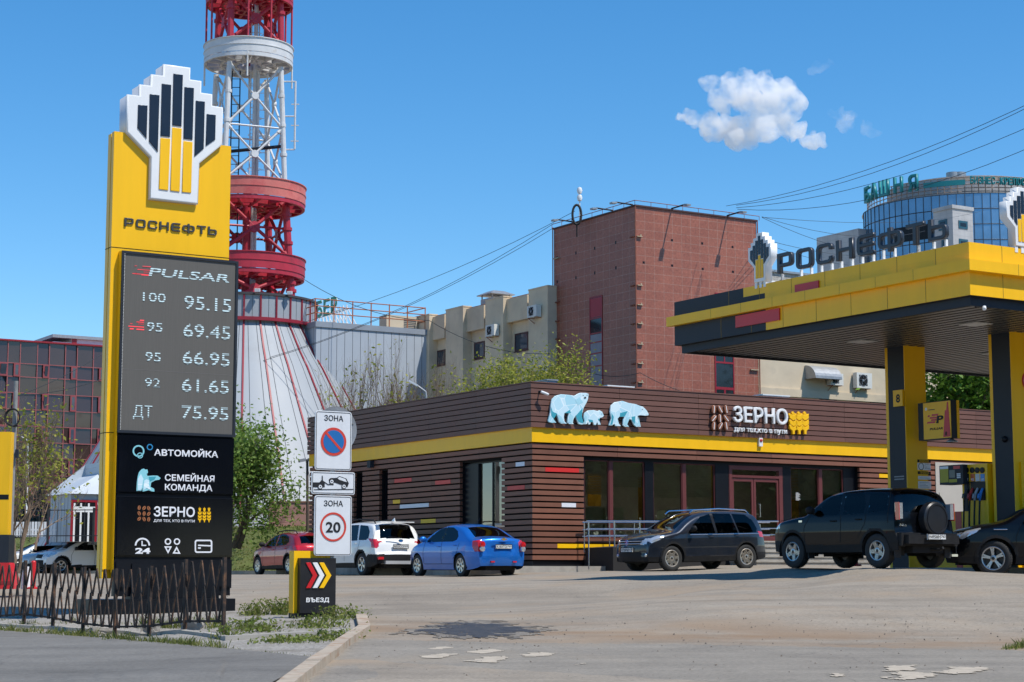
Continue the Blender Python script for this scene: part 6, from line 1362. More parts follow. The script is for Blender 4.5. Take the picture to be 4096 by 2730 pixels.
M_rframe = pm('red_window_frame', (.28, .012, .022), .4, var=.1)
M_rsteel = pm('rusty_red_steel', (.26, .085, .05), .7, var=.3, scale=5)
TW = at(2554, 2289, 79.0); TF_ = Fr((TW.x, TW.y, 0), U); TL = Fr((TW.x, TW.y, 0), -V)
tx1 = hit_line(3048, TF_.o, U); ty1 = hit_line(2219, TL.o, V); tzt = at(2554, 826, 79.0).z
tow = thing('granite_tower', 'tall windowless tower clad in red granite tiles behind the shop', 'building', (TW.x, TW.y, 0), RU)
def tlx(px, py, d=0.): a, z = TL.px(px, py, d); return -a, z
m_ = MB(); m_.box(0, tx1, 0, ty1, -1, tzt); m_.build('wall', M_granite, tow)
m_ = MB(); m_.box(-.06, tx1+.05, -.06, ty1+.05, tzt+.002, tzt+.07); m_.build('roof_edge', pm('dark_red_coping', (.07, .03, .028), .6, var=.2), tow)
m_ = MB()
for (p, q) in (((-.1, -.1), (tx1+.1, -.1)), ((-.1, -.1), (-.1, ty1))):
    m_.tube([(*p, tzt+.24), (*q, tzt+.24)], .016, 6)
    for k in range(9): f = k/8; m_.tube([(p[0]+(q[0]-p[0])*f, p[1]+(q[1]-p[1])*f, tzt+.05), (p[0]+(q[0]-p[0])*f, p[1]+(q[1]-p[1])*f, tzt+.25)], .012, 5)
m_.tube([(-.03, -.03, 0), (-.03, -.03, tzt)], .03, 6); m_.tube([(-.06, ty1, 2), (-.06, ty1, tzt+.1)], .025, 6); m_.tube([(tx1+.03, -.04, 0), (tx1+.03, -.04, tzt)], .03, 6); m_.build('roof_railing', M_rsteel, tow)
holes = MB()
for x, y in ((1052,545),(1182,512),(1329,472),(1052,718),(1183,684),(1330,648),(1468,615),(921,747),(921,578)):
    a, z = tlx(*r8(x, y)); holes.box(-.004, .02, a-.05, a+.05, z-.07, z+.07)
for x, y in ((368,415),(605,440),(843,468),(369,614),(609,640),(846,663),(146,590)):
    a, z = TF_.px(*rr1(x, y)); holes.box(a-.055, a+.055, -.004, .02, z-.05, z+.05)
holes.build('wall_socket', M_black, tow)
m_brk = pm('weathered_bracket', (.42, .33, .22), .8, var=.3, scale=8)
for yy in (388, 770, 923, 1070, 1232, 1382, 1530):
    z = TF_.px(*rr1(120, yy))[1]; b_ = MB(); b_.box(.02, .30, -.10, -.002, z-.025, z+.015); b_.box(.2, .26, -.08, -.03, z+.016, z+.09); b_.build('wall_bracket', m_brk, tow)
    b_ = MB(); b_.box(-.10, -.002, .1, .35, z-.03, z+.02); b_.build('wall_bracket', M_rsteel, tow)
for yy in (582, 888, 1020, 1143): z = tlx(*r8(925, yy))[1]; b_ = MB(); b_.box(-.10, -.002, ty1-.5, ty1-.1, z-.03, z+.02); b_.build('wall_bracket', M_rsteel if yy > 600 else m_brk, tow)
b_ = MB(); z = TF_.px(*rr1(1050, 1435))[1]; b_.box(tx1-.5, tx1-.05, -.1, -.002, z-.025, z+.02); b_.build('wall_bracket', m_brk, tow)
# the tall windows
a0, z1_ = tlx(*r8(1237, 840)); a1 = tlx(*r8(1148, 850))[0]; z0_ = 1.5
w_ = MB(); w_.box(-.03, .02, a0, a0+.05, z0_, z1_); w_.box(-.03, .02, a1-.05, a1, z0_, z1_)
for z in (z1_, tlx(*r8(1190, 1000))[1], tlx(*r8(1190, 1105))[1], tlx(*r8(1190, 1168))[1], tlx(*r8(1190, 1245))[1], tlx(*r8(1190, 1335))[1]): w_.box(-.028, .02, a0+.05, a1-.05, z-.03, z+.03)
wo_ = w_.build('tall_window', M_rframe, tow); m_ = MB(); m_.box(-.01, .01, a0+.03, a1-.03, z0_, z1_); m_.build('glazing', M_bwin, wo_)
zz = tlx(*r8(1190, 1000))[1]; m_ = MB(); m_.box(-.02, -.011, a0+.06, a1-.06, zz+.05, z1_-.05); m_.build('red_blind', pm('red_blind', (.36, .02, .035), .5, var=.15), wo_)
zz2 = tlx(*r8(1190, 1105))[1]; m_ = MB(); m_.box(-.02, -.011, a0+.06, a1-.06, z0_, zz2-.05); m_.build('grey_blind', pm('grey_blind', (.24, .23, .26), .6, var=.15), wo_)
b0, z1_ = TF_.px(*rr1(695, 840)); b1 = TF_.px(*rr1(845, 840))[0]
w_ = MB(); w_.box(b0, b0+.06, -.03, .02, z0_, z1_); w_.box(b1-.06, b1, -.03, .02, z0_, z1_); w_.box((b0+b1)/2-.03, (b0+b1)/2+.03, -.025, .02, TF_.px(*rr1(770, 1372))[1], TF_.px(*rr1(770, 1310))[1])
for yy in (840, 1100, 1375): z = TF_.px(*rr1(770, yy))[1]; w_.box(b0+.06, b1-.06, -.03, .02, z-.04, z+.04)
z = TF_.px(*r5(385, 108))[1]; w_.box(b0+.06, b1-.06, -.03, .02, z-.06, z+.06); w_.box((b0+b1)/2-.05, (b0+b1)/2+.05, -.025, .02, z-.8, z)
wo_ = w_.build('tall_window', M_rframe, tow); m_ = MB(); m_.box(b0+.03, b1-.03, -.01, .01, z0_, z1_); m_.build('glazing', M_bwin, wo_)
# floodlights on long arms
def flood(base, tip, nm='floodlight_arm', group='floodlights on the granite tower'):
    base, tip = Vector(base), Vector(tip); fl = MB(); fl.tube([base, tip], .035, 6); o = fl.build(nm, M_graph, tow)
    d = (tip-base).normalized(); h = MB(); h.bar(tip-Vector((0, 0, .04)), tip+d*.26-Vector((0, 0, .07)), .22, .08); h.build('lamp_head', M_galv, o)
for x in (365, 800): a = TF_.px(*rr1(x, 170 if x < 500 else 215))[0]; flood((a, 0, tzt+.1), (a, -1.0, tzt+.12))
for x in (1480, 1310, 1035): a = tlx(*r8(x, 260))[0]; flood((0, max(.2, a), tzt+.1), (-.9, max(.2, a), tzt+.12))
mast = thing('antenna_mast', 'thin mast with two white globes on the corner of the granite tower', 'antenna', (0, 0, 0), 0)
p = TL.P(-tlx(*r8(1078, 300))[0], tzt); mast.location = (p.x, p.y, tzt); top = at(*r8(1075, 88), p.y).z-tzt
m_ = MB(); m_.tube([(0, 0, 0), (0, 0, top-.3)], .03, 6); m_.build('pole', M_white, mast)
for k in (0, 1): m_ = MB(); m_.lathe([(.001, -.17), (.09, -.13), (.13, 0), (.09, .13), (.001, .17)], (0, 0, top-.15-.34*k), 14); m_.build('globe', M_white, mast, True)
coil = at(*r8(1058, 278), p.y-.5); m_ = MB(); m_.tube([(.36*math.cos(t*.3142)*.55, 0, .45*math.sin(t*.3142)) for t in range(21)], .06, 6); m_.tube([(.0, .1, -.45), (.0, .1, -1.0)], .03, 5); o = m_.build('cable_coil', M_rubber, None, True); o.location = coil; tag(o, 'black coil of cable hung on the roof edge of the granite tower', 'cable coil')
# ------------------------------------------------------------------ ochre building left of the tower with piers, and the one right of it
M_ochre = pm('ochre_render', (.66, .53, .37), .9, var=.16, scale=.6, bump=.2, bscale=20, dirt=(.48, .37, .27), dscale=.5, dlo=.5, dhi=.8)
b1o = TL.P(-ty1, 0); b1len = hit_line(1735, b1o, V); B1 = Fr((b1o.x, b1o.y, 0), -V); b1z = at(2219, 1152, b1o.y).z
och = thing('ochre_building', 'ochre rendered building with deep piers and small windows between grey hall and granite tower', 'building', (b1o.x, b1o.y, 0), RU)
def blx(px, py, d=0.): a, z = B1.px(px, py, d); return -a, z
m_ = MB(); m_.box(.0, 8, 0.01, b1len+6, -1, b1z-.05); m_.build('wall', M_ochre, och)
xs8 = [(722, 855), (420, 545), (145, 265), (-60, 30)]
for k, (xa, xb) in enumerate(xs8):
    ya = blx(*r8(xb, 1000), .5)[0]; yb = blx(*r8(xa, 1000), .5)[0]; m_ = MB(); m_.box(-.5, -.002, ya, yb, -1, b1z); m_.box(-.52, -.002, ya-.02, yb+.02, b1z+.002, b1z+.06); m_.build('pier', M_ochre, och)
m_ = MB(); m_.box(-.05, .3, 0.02, b1len+6, b1z-.048, b1z); m_.build('coping', M_rsteel, och)
for (xa, xb, ya, yb, rt, rx) in ((628, 720, 1110, 1215, 1040, 596), (345, 417, 1172, 1272, 1105, 308), (85, 143, 1228, 1320, 1160, 80)):
    y1, z1_ = blx(*r8(xa, ya)); y0, z0_ = blx(*r8(xb, yb)); y2, zr_ = blx(*r8(rx, rt)); zr2 = blx(*r8(xb, rt-5))[1]
    if y1 < y0: y0, y1 = y1, y0
    m_ = MB(); e = .07; m_.box(-.03, .0, y0, y0+e, z0_, z1_); m_.box(-.03, 0, y1-e, y1, z0_, z1_); m_.box(-.03, 0, y0+e, y1-e, z0_, z0_+e); m_.box(-.03, 0, y0+e, y1-e, z1_-e, z1_); m_.box(-.05, 0, y0-.05, y1+.05, z0_-.06, z0_-.002)
    wo_ = m_.build('window', pm('dark_red_frame', (.06, .018, .02), .5, var=.1), och); m_ = MB(); m_.box(-.015, -.003, y0+e, y1-e, z0_+e, z1_-e); m_.build('pane', pm('blue_grey_pane', (.04, .055, .075), .06, var=.3), wo_)
    m_ = MB(); m_.box(-.30, -.002, y0-.4, y2+.1, zr_+.02, b1z-.1); m_.build('lintel', M_ochre, och)
def aircon(frame, px, py, lab, parent_n=None, wd=.8, ht=.55, grp=None, d=.0, sx=None):
    a, z = frame.px(px, py, d); p = frame.P(a, z, d)
    t = thing('air_conditioner', lab, 'air conditioner', p, frame.rz, grp)
    m_ = MB(); m_.box(-wd/2, wd/2, -.33, -.06, -ht/2, ht/2); m_.build('case', pm('aircon_white', (.66, .65, .60), .5, var=.08), t)
    m_ = MB(); m_.lathe([(ht*.40, -.331), (ht*.40, -.337), (ht*.36, -.337), (ht*.36, -.331)], (-wd*.08, 0, 0), 24, 'y'); m_.lathe([(.06, -.334), (.05, -.345), (.001, -.35)], (-wd*.08, 0, 0), 12, 'y')
    for k in range(5): q = 2*math.pi*k/5; m_.bar((-wd*.08+.05*math.cos(q), -.335, .05*math.sin(q)), (-wd*.08+ht*.36*math.cos(q+.5), -.335, ht*.36*math.sin(q+.5)), .05, .006)
    m_.build('fan_grille', M_galv, t); m_ = MB(); m_.box(-wd*.08-ht*.36, -wd*.08+ht*.36, -.3315, -.3305, -ht*.36, ht*.36); m_.build('fan_opening', M_plast, t)
    m_ = MB(); m_.bar((-wd*.35, 0, -ht/2-.02), (-wd*.35, -.36, -ht/2-.02), .03); m_.bar((wd*.35, 0, -ht/2-.02), (wd*.35, -.36, -ht/2-.02), .03); m_.bar((-wd*.35, -.0, -ht/2-.25), (-wd*.35, -.34, -ht/2-.02), .025); m_.build('bracket', M_rsteel, t)
    return t
aircon(B1, *r8(785, 955), 'air conditioner high on the ochre pier nearest the granite tower', d=.5)
aircon(B1, *r8(492, 1088), 'air conditioner lower on the middle ochre pier, farther from the granite tower', d=.5)
vn = B1.P(-blx(*r8(352, 890))[0], b1z); vt = thing('roof_vent', 'grey sheet metal roof vent with a cowl on the ochre building', 'roof vent', (vn.x+1.0, vn.y+.6, b1z-.1), RU)
m_ = MB(); m_.box(-.55, .55, -.55, .55, 0, .55); m_.build('duct', M_galv, vt); m_ = MB(); m_.box(-.7, .7, -.7, .7, .72, .76); m_.add([(-.7, -.7, .76), (.7, -.7, .76), (.7, .7, .76), (-.7, .7, .76), (-.3, -.3, .95), (.3, -.3, .95), (.3, .3, .95), (-.3, .3, .95)], [(0, 1, 5, 4), (1, 2, 6, 5), (2, 3, 7, 6), (3, 0, 4, 7), (4, 5, 6, 7)])
for sx in (-.5, .5):
    for sy in (-.5, .5): m_.bar((sx, sy, .5), (sx, sy, .75), .05)
m_.build('cowl', M_galv, vt)
b2o = TF_.P(tx1+.06, 0, -.35); B2 = Fr((b2o.x, b2o.y, 0), U)
b2 = thing('pale_building', 'pale ochre concrete building with white brick parapet right of the granite tower', 'building', (b2o.x, b2o.y, 0), RU)
zb1 = B2.px(2900+345/1.967, 900+350/1.967)[1]; zb0 = zb1-1.6; M_ochre2 = pm('pale_concrete', (.60, .50, .36), .9, var=.12, scale=.8, bump=.15, bscale=18, dirt=(.36, .31, .25), dscale=.35, dlo=.55, dhi=.8)
m_ = MB(); m_.box(0, 26, 0, 10, -1, zb0); m_.build('wall', M_ochre2, b2)
m_ = MB(); m_.box(0, 26, .05, 10, zb0+.002, zb1-.1); m_.build('parapet', tiles('white_brick', (.50, .47, .42), (.44, .41, .37), (.30, .28, .25), .26, .085, .012, .9), b2)
m_ = MB(); m_.box(-.03, 26, -.05, 10, zb1-.098, zb1); m_.build('coping', M_galv, b2)
zs_ = B2.px(*r5(1000, 120))[1]; m_ = MB(); m_.box(0, 26, -.10, -.002, zs_-.35, zs_); m_.build('string_course', M_ochre2, b2)
for xa, xb in ((722, 885), (1130, 1266), (1525, 1648), (1900, 2040)):
    a, z1_ = B2.px(*r5(xa, 135 + (xa-722)*.055)); b = B2.px(*r5(xb, 140))[0]; m_ = MB(); m_.box(a, b, -.02, .01, z1_-1.3, z1_); wo_ = m_.build('window', pm('dark_red_frame', (.06, .018, .02), .5), b2); m_ = MB(); m_.box(a+.06, b-.06, -.026, -.021, z1_-1.25, z1_-.06); m_.build('pane', M_bwin, wo_)
aircon(B2, *r5(1232, 40), 'air conditioner beside the pipe on the pale wall, left of the other', d=.0)
aircon(B2, *r5(1448, 50), 'air conditioner with a shadow under it on the pale wall, right beside the yellow column', d=.0, wd=.95, ht=.72)
a, z = B2.px(*r5(1120, -8)); vt = thing('wall_hood', 'rounded grey sheet metal hood on the pale wall behind the canopy', 'hood', B2.P(a, z), RU); m_ = MB()
arc_ = [(-.02-.75*math.sin(t), -.3+.75*math.cos(t)*.85) for t in np.linspace(0, math.pi/2, 9)]
for (y0, z0_), (y1, z1_) in zip(arc_, arc_[1:]): m_.quad((-.8, y0, z0_), (.8, y0, z0_), (.8, y1, z1_), (-.8, y1, z1_))
m_.add([(-.8, y, z) for y, z in arc_]+[(-.8, -.02, -.3)], [tuple(range(len(arc_)+1))]); m_.add([(.8, y, z) for y, z in arc_]+[(.8, -.02, -.3)], [tuple(range(len(arc_), -1, -1))]); m_.build('sheet', M_galv, vt)
# ------------------------------------------------------------------ grey panelled hall and the cone
M_gpan = pm('grey_panel', (.40, .44, .49), .55, var=.06, scale=.6); M_seam = pm('panel_seam', (.07, .08, .09), .7, var=.1)
h1 = B1.P(-b1len, 0); hl = -hit_line(1252, h1, -U) if False else hit_line(1252, h1, -U); HF = Fr((h1.x-U.x*hl, h1.y-U.y*hl, 0), U); hz = HF.px(*r6(1150, 245))[1]
hall = thing('panelled_hall', 'plain hall wall of light grey vertical metal panels right of the cone', 'building', (HF.o.x, HF.o.y, 0), RU)
m_ = MB(); m_.box(0, hl, 0, 9, -1, hz); m_.build('wall', M_gpan, hall); m_ = MB(); m_.box(-.06, hl+.02, -.06, 9, hz+.002, hz+.28); m_.build('parapet', pm('grey_coping', (.27, .30, .34), .5, var=.08), hall)
m_ = MB(); x = .25
while x < hl: m_.box(x, x+.022, -.004, .001, 0, hz); x += .44
m_.build('wall_seam', M_seam, hall)
m_ = MB(); m_.box(-.004, .0, .3, .32, 0, hz); m_.build('end_seam', M_seam, hall)
rl = thing('roof_railing', 'rusty orange railing along the roof edge of the grey hall', 'railing', (HF.o.x, HF.o.y, hz+.28), RU); M_orail = pm('orange_rust_steel', (.40, .13, .05), .7, var=.3, scale=4)
m_ = MB()
for zz in (.45, .8, 1.15): m_.tube([(0, .15, zz), (hl-.5, .15, zz)], .028, 6); m_.tube([(0, .15, zz), (0, 3.0, zz)], .028, 6); m_.tube([(hl-.5, .15, zz), (hl-.5, 2.5, zz)], .028, 6)
m_.build('rail', M_orail, rl)
for k in range(7): m_ = MB(); x = (hl-.5)*k/6; m_.tube([(x, .15, 0), (x, .15, 1.18)], .03, 6); m_.build('post', M_orail, rl)
p = HF.P(hl-1.5, hz+.28, -1.2); t = thing('roof_air_handler', 'beige air handling box behind the railing on the hall roof', 'air handler', p, RU); m_ = MB(); m_.box(-.9, .9, -.4, .4, 0, .75); m_.build('case', M_ochre2, t); m_ = MB(); 
for k in range(6): m_.box(.1, .8, -.41, -.401, .12+.09*k, .17+.09*k)
m_.build('louvre', M_seam, t)
# bank lettering standing on the roof along the other street line
sp0 = at(*r6(930, 60), HF.o.y+4.2); SBF = Fr((sp0.x, sp0.y, 0), -V)
sb = thing('roof_lettering', 'green bank lettering with white sides standing on the hall roof beside the cone', 'sign', (SBF.o.x, SBF.o.y, 0), RV)
M_green = pm('sign_green', (.03, .42, .24), .4, var=.06)
a0, z0_ = SBF.px(*r6(704, 148)); a1 = SBF.px(*r6(935, 105))[0]; z1_ = SBF.px(*r6(935, 8))[1]; z0b = SBF.px(*r6(930, 92))[1]
a0 = SBF.px(1259, 1270)[0]; a1 = SBF.px(1376, 1250)[0]; z0b = SBF.px(1376, 1250)[1]; z1_ = SBF.px(1376, 1188)[1]; wl_ = (a1-a0)/4
for k, ch in enumerate('СБЕР'):
    l_ = text('letter', ch, M_white, sb, a0+wl_*k+.05, z0b, (z1_-z0b), -.32, wl_*.84, .05, .04); text('letter_face', ch, M_green, l_, a0+wl_*k+.05, z0b, (z1_-z0b), -.365, wl_*.84, .045, .01)
cxy = SBF.px(1228, 1235); shape('round_emblem', [circ(cxy[0], cxy[1]-.1, .55), circ(cxy[0], cxy[1]-.1, .38)[::-1]], M_green, sb, -.36, .02); shape('round_emblem_side', [circ(cxy[0], cxy[1]-.1, .56), circ(cxy[0], cxy[1]-.1, .37)[::-1]], M_white, sb, 0, .35)
m_ = MB()
for k in range(10): x = a0+.4*k; m_.bar((x, .1, z0b+.3), (x, .9, hz+.3), .05); m_.bar((x, .1, z0b+.4), (x, .1, hz+.3), .05)
m_.bar((a0, .1, z0b+.2), (a1, .1, z0b+.2), .05); m_.build('support_frame', M_white, sb)
# the cone
AX = at(957, 2289, 93.0); AXv = Vector((AX.x, AX.y, 0))
def axr(px, py, sgn=1):                                     # radius at which the silhouette passes photo point
    p = at(px, py, AX.y); c = at(957 + (1365-1365) , py, AX.y); return abs(p.x - AX.x)*1.0, p.z
cprof = []
for px, py in ((1249, 1216), (1243, 1308)): cprof.append(((px-963)/FPX*AX.y*1.01, at(963, py, AX.y).z))
for rad, py in ((277, 1322), (343, 1432), (389, 1498), (478, 1649), (552, 1772), (645, 1930), (730, 2080), (790, 2190)): cprof.append((rad/FPX*AX.y*1.01, at(957, py, AX.y).z))
zdt, zdb = cprof[0][1], cprof[1][1]
cone = thing('cone_building', 'light grey panelled cone building with red ribs under the lattice tower', 'building', (AX.x, AX.y, 0), 0)
m_ = MB(); rd = cprof[0][0]; m_.lathe([(.01, zdt-.1), (rd, zdt), (rd, zdb)], (0, 0, 0), 112); m_.lathe([(c, z) for c, z in [(rd, zdb-.01)]+cprof[2:]], (0, 0, 0), 112)
m_.f = [tuple(reversed(f)) for f in m_.f]; m_.build('shell', pm('cone_panel', (.31, .335, .36), .55, var=.06, scale=.4, dirt=(.26, .27, .28), dscale=.3), cone, 20)
m_ = MB(); m_.lathe([(rd+.005, zdt-.05), (rd+.10, zdt-.05), (rd+.10, zdt+.06), (rd-.1, zdt+.06)], (0, 0, 0), 112); m_.build('top_rim', pm('dark_rim', (.05, .045, .05), .6, var=.1), cone, 30)
M_rib = pm('red_rib', (.28, .012, .026), .5, var=.2, scale=1.2, dirt=(.50, .25, .25), dscale=.8, dlo=.6, dhi=.75)
m_ = MB(); m_.lathe([(rd+.002, zdb-.14), (rd+.13, zdb-.14), (rd+.13, zdb+.03), (rd+.002, zdb+.03)], (0, 0, 0), 112); m_.build('red_band', M_rib, cone, 30)
base_a = -math.pi/2 + math.atan2(-AX.x, AX.y)*-1.0
base_a = math.atan2(-AX.y, -AX.x)
for k in range(28):
    a = base_a + 2*math.pi*k/28
    if math.cos(a-base_a) < -.3: continue
    c, s_ = math.cos(a), math.sin(a); m_ = MB(); m_.bar((c*(rd+.02), s_*(rd+.02), zdt-.05), (c*(rd+.02), s_*(rd+.02), zdb), .11, .08)
    pts = [(cprof[1][0]+.02, zdb-.1)]+cprof[2:]
    for (r0, z0_), (r1_, z1_) in zip(pts, pts[1:]): m_.bar((c*(r0+.02), s_*(r0+.02), z0_), (c*(r1_+.02), s_*(r1_+.02), z1_), .085, .07)
    m_.build('rib', M_rib, cone)
m_ = MB()
for k in range(28):
    a = base_a + 2*math.pi*(k+.5)/28
    if math.cos(a-base_a) < -.3: continue
    c, s_ = math.cos(a), math.sin(a); m_.bar((c*rd, s_*rd, zdt-.06), (c*rd, s_*rd, zdb), .03, .012)
    for da in (-.056, .056):
        c, s_ = math.cos(a+da), math.sin(a+da); pts = cprof[2:]
        for (r0, z0_), (r1_, z1_) in zip(pts, pts[1:]): m_.bar((c*r0, s_*r0, z0_), (c*r1_, s_*r1_, z1_), .028, .012)
m_.build('panel_seam', M_seam, cone)
for k, x in enumerate((290, 505)):
    a = base_a + (.17 if k == 0 else .62); m_ = MB(); p = Vector((math.cos(a)*(rd+.2), math.sin(a)*(rd+.2), zdt+.15)); m_.bar(p, p+Vector((0, -.25, -.05)), .25, .15); m_.build('rim_floodlight', M_white, cone)
# entrance porch of the cone
an = at(280, 2140, 83.0); AF = Fr((an.x, an.y, 0), U); AS = Fr((an.x, an.y, 0), -V)
por = thing('entrance_porch', 'small grey porch with a white framed glass door at the foot of the cone', 'porch', (an.x, an.y, 0), RU)
zp = AF.px(*r3(430, 420))[1]; zg = an.z-.3; xw = AF.px(*r3(640, 500))[0]; yd = -AS.px(*r3(308, 500))[0]
m_ = MB(); m_.box(0, xw, 0, yd, zg, zp); m_.build('wall', M_gpan, por)
m_ = MB(); rz_ = AF.px(*r3(600, 330))[1]; zk = zp+1.0
m_.add([(-.2, -.2, zp+.003), (xw, -.2, zp+.003), (xw, yd+.2, zp+.003), (-.2, yd+.2, zp+.003), (1.6, .9, zk), (xw, .9, zk+.5), (xw, yd, zk+.5), (1.6, yd, zk)], [(0, 3, 2, 1), (0, 1, 5, 4), (1, 2, 6, 5), (2, 3, 7, 6), (3, 0, 4, 7), (4, 5, 6, 7)]); m_.build('roof', pm('porch_roof', (.48, .52, .56), .5, var=.06), por)
m_ = MB(); 
for x in np.arange(.4, yd, .45): m_.box(-.004, 0, x, x+.025, zg, zp)
for x in np.arange(.3, xw, .9): m_.box(x, x+.025, -.004, 0, zp-.6, zp)
m_.build('wall_seam', M_seam, por)
d0, dz = AF.px(*r3(432, 456)); d1 = AF.px(*r3(592, 456))[0]; m_ = MB(); m_.box(d0, d0+.1, -.05, -.002, zg, dz); m_.box(d1-.1, d1, -.05, -.002, zg, dz); m_.box(d0+.1, d1-.1, -.05, -.002, dz-.1, dz); m_.build('door_surround', M_rframe, por)
m_ = MB(); m_.box(d0+.1, d1-.1, -.03, -.004, zg, dz-.1); dg = m_.build('glazing', M_bwin, por)
m_ = MB(); 
for x in (d0+.12, d0+.42, d0+.78, d0+1.25): m_.box(x, x+.08, -.05, -.031, zg, dz-.15)
m_.box(d0+.1, d1-.1, -.048, -.031, dz-.55, dz-.3); m_.build('door_frame', M_white, dg)
# ------------------------------------------------------------------ lattice tower on the cone
lat = thing('lattice_tower', 'red and white tubular lattice mast with round platforms rising from the cone', 'tower', (AX.x, AX.y, 0), 0)
M_lred = pm('tower_red', (.42, .018, .038), .5, var=.15, scale=2, dirt=(.22, .02, .03), dscale=1.5); M_lwhite = pm('tower_white', (.60, .60, .60), .5, var=.1, scale=2, dirt=(.45, .37, .28), dscale=1.2, dlo=.58, dhi=.75); M_lsal = pm('tower_faded_red', (.56, .15, .125), .6, var=.12, scale=1, dirt=(.42, .035, .045), dscale=.7, dlo=.45, dhi=.7)
def lz(py): return at(970, py, AX.y).z
M_PXR = AX.y/FPX
def lr(rp, z): return rp*M_PXR*(1+ (z*math.sin(PITCH)/AX.y))
legR = [(1212, 214), (1000, 193), (760, 173), (360, 148), (0, 140), (-300, 130)]
def legrad(z):
    pts = sorted([(lz(y), lr(r_, lz(y))) for y, r_ in legR]); return interp(pts, z)
ang0 = math.atan2(-138, -55)
angs = [ang0 + k*math.pi/2 for k in range(4)]
def LP(k, z, f=1.): r_ = legrad(z)*f; return Vector((r_*math.cos(angs[k % 4]), r_*math.sin(angs[k % 4]), z))
def section(z0_, z1_, mat, thick, rad, xb, nodes=True):
    for k in range(4):
        m_ = MB(); m_.tube([LP(k, z0_), LP(k, z1_)], rad, 10)
        for zz in np.linspace(z0_, z1_, 5)[1:-1]: p = LP(k, zz); m_.tube([p-Vector((0, 0, .08)), p+Vector((0, 0, .08))], rad*1.35, 10)
        m_.build('leg', mat, lat, True)
    for (a, b) in xb:
        for k in range(4):
            m_ = MB(); p0, p1, q0, q1 = LP(k, a), LP(k+1, a), LP(k, b), LP(k+1, b); mid = (p0+p1+q0+q1)/4
            for e in (p0, p1, q0, q1): m_.tube([e, mid], thick, 8)
            mm = (p0+q0)/2; m2 = (p1+q1)/2
            n_ = (p1-p0).cross(q0-p0).normalized()
            if nodes: m_.tube([mid-n_*.08, mid+n_*.08], thick*3.2, 14)
            for e in (p0, p1, q0, q1): d = (mid-e).normalized(); m_.tube([e+d*.1, e+d*.35], thick*1.6, 8)
            m_.build('cross_brace', mat, lat, True)
z = lz
section(zdt-.3, z(1115), M_lred, .09, .20, [(zdt-.3, z(1115))])
section(z(1042), z(820), M_lred, .09, .19, [(z(1042), z(820))])
section(z(752), z(285), M_lwhite, .06, .135, [(z(752), z(530)), (z(530), z(290))])
section(z(195), z(-300), M_lred, .09, .17, [(z(195), z(10)), (z(-60), z(-290))])
m_ = MB()
for k in range(4): m_.tube([LP(k, z(930)), LP(k+1, z(930))], .06, 6)
m_.build('horizontal_brace', M_lred, lat, True)
m_ = MB()
for k in range(4): m_.tube([LP(k, z(530)), LP(k+1, z(530))], .05, 6)
m_.build('horizontal_brace', M_lwhite, lat, True); m_ = MB(); m_.tube([LP(3, z(600))*1.0, LP(1, z(600))], .09, 8); m_.build('dark_pipe', M_graph, lat, True)
def platform(pyt, pyb, rp, mat, mat2):
    zt_, zb_ = z(pyt), z(pyb); r_ = lr(rp, zt_); m_ = MB(); zm = (zt_+zb_)/2
    m_.lathe([(r_-.04, zb_), (r_, zb_), (r_, zm-.02), (r_+.03, zm-.02), (r_+.03, zm+.02), (r_, zm+.02), (r_, zt_-.04), (r_+.05, zt_-.04), (r_+.05, zt_), (r_-.04, zt_), (r_-.04, zb_)], (0, 0, 0), 72); m_.f = [tuple(reversed(f)) for f in m_.f]; p_ = m_.build('platform_skirt', mat, lat, 25)
    m_ = MB(); n_ = 16
    for k in range(n_): a = 2*math.pi*k/n_; m_.bar((math.cos(a)*.6, math.sin(a)*.6, zb_-.12), (math.cos(a)*(r_-.05), math.sin(a)*(r_-.05), zb_-.12), .12, .2)
    for q in (.35, .62, .97): m_.lathe([(r_*q-.08, zb_-.22), (r_*q+.06, zb_-.22), (r_*q+.06, zb_-.02), (r_*q-.08, zb_-.02), (r_*q-.08, zb_-.22)], (0, 0, 0), 48)
    m_.build('platform_beam', mat2, lat)
    m_ = MB(); rs = random.Random(int(abs(pyt)))
    for k in range(24):
        for q0, q1 in ((.1, .34), (.37, .61), (.64, .95)):
            if rs.random() < .5: a0_, a1_ = 2*math.pi*k/24+.01, 2*math.pi*(k+1)/24-.01; m_.add([(r_*q*math.cos(a), r_*q*math.sin(a), zb_-.01) for q, a in ((q0, a0_), (q1, a0_), (q1, a1_), (q0, a1_))], [(0, 1, 2, 3)])
    m_.build('platform_grating', mat2, lat)
    m_ = MB(); zl_ = zb_-.9; rl_ = r_*.97
    m_.lathe([(rl_-.05, zl_), (rl_, zl_), (rl_, zl_+.12), (rl_-.05, zl_+.12), (rl_-.05, zl_)], (0, 0, 0), 60)
    return p_
platform(752, 822, 235, M_lsal, M_lred); platform(1042, 1107, 238, M_lred, M_lred); platform(194, 252, 175, M_lwhite, M_lwhite); platform(-45, 14, 172, M_lred, M_lred)
for k in range(8):
    a = angs[k//2]+.5+.55*(k % 2); r_ = lr(168, z(200)); m_ = MB(); m_.tube([(r_*math.cos(a), r_*math.sin(a), z(250)), (r_*math.cos(a), r_*math.sin(a), z(-40))], .055, 6); m_.build('hanger_post', M_lred, lat, True)
for k in range(4): m_ = MB(); a = angs[k]+.5; r_ = lr(172, z(300)); m_.tube([(r_*math.cos(a), r_*math.sin(a), z(350)), (r_*math.cos(a), r_*math.sin(a), z(250))], .05, 6); m_.build('aerial_stub', M_lwhite, lat, True)
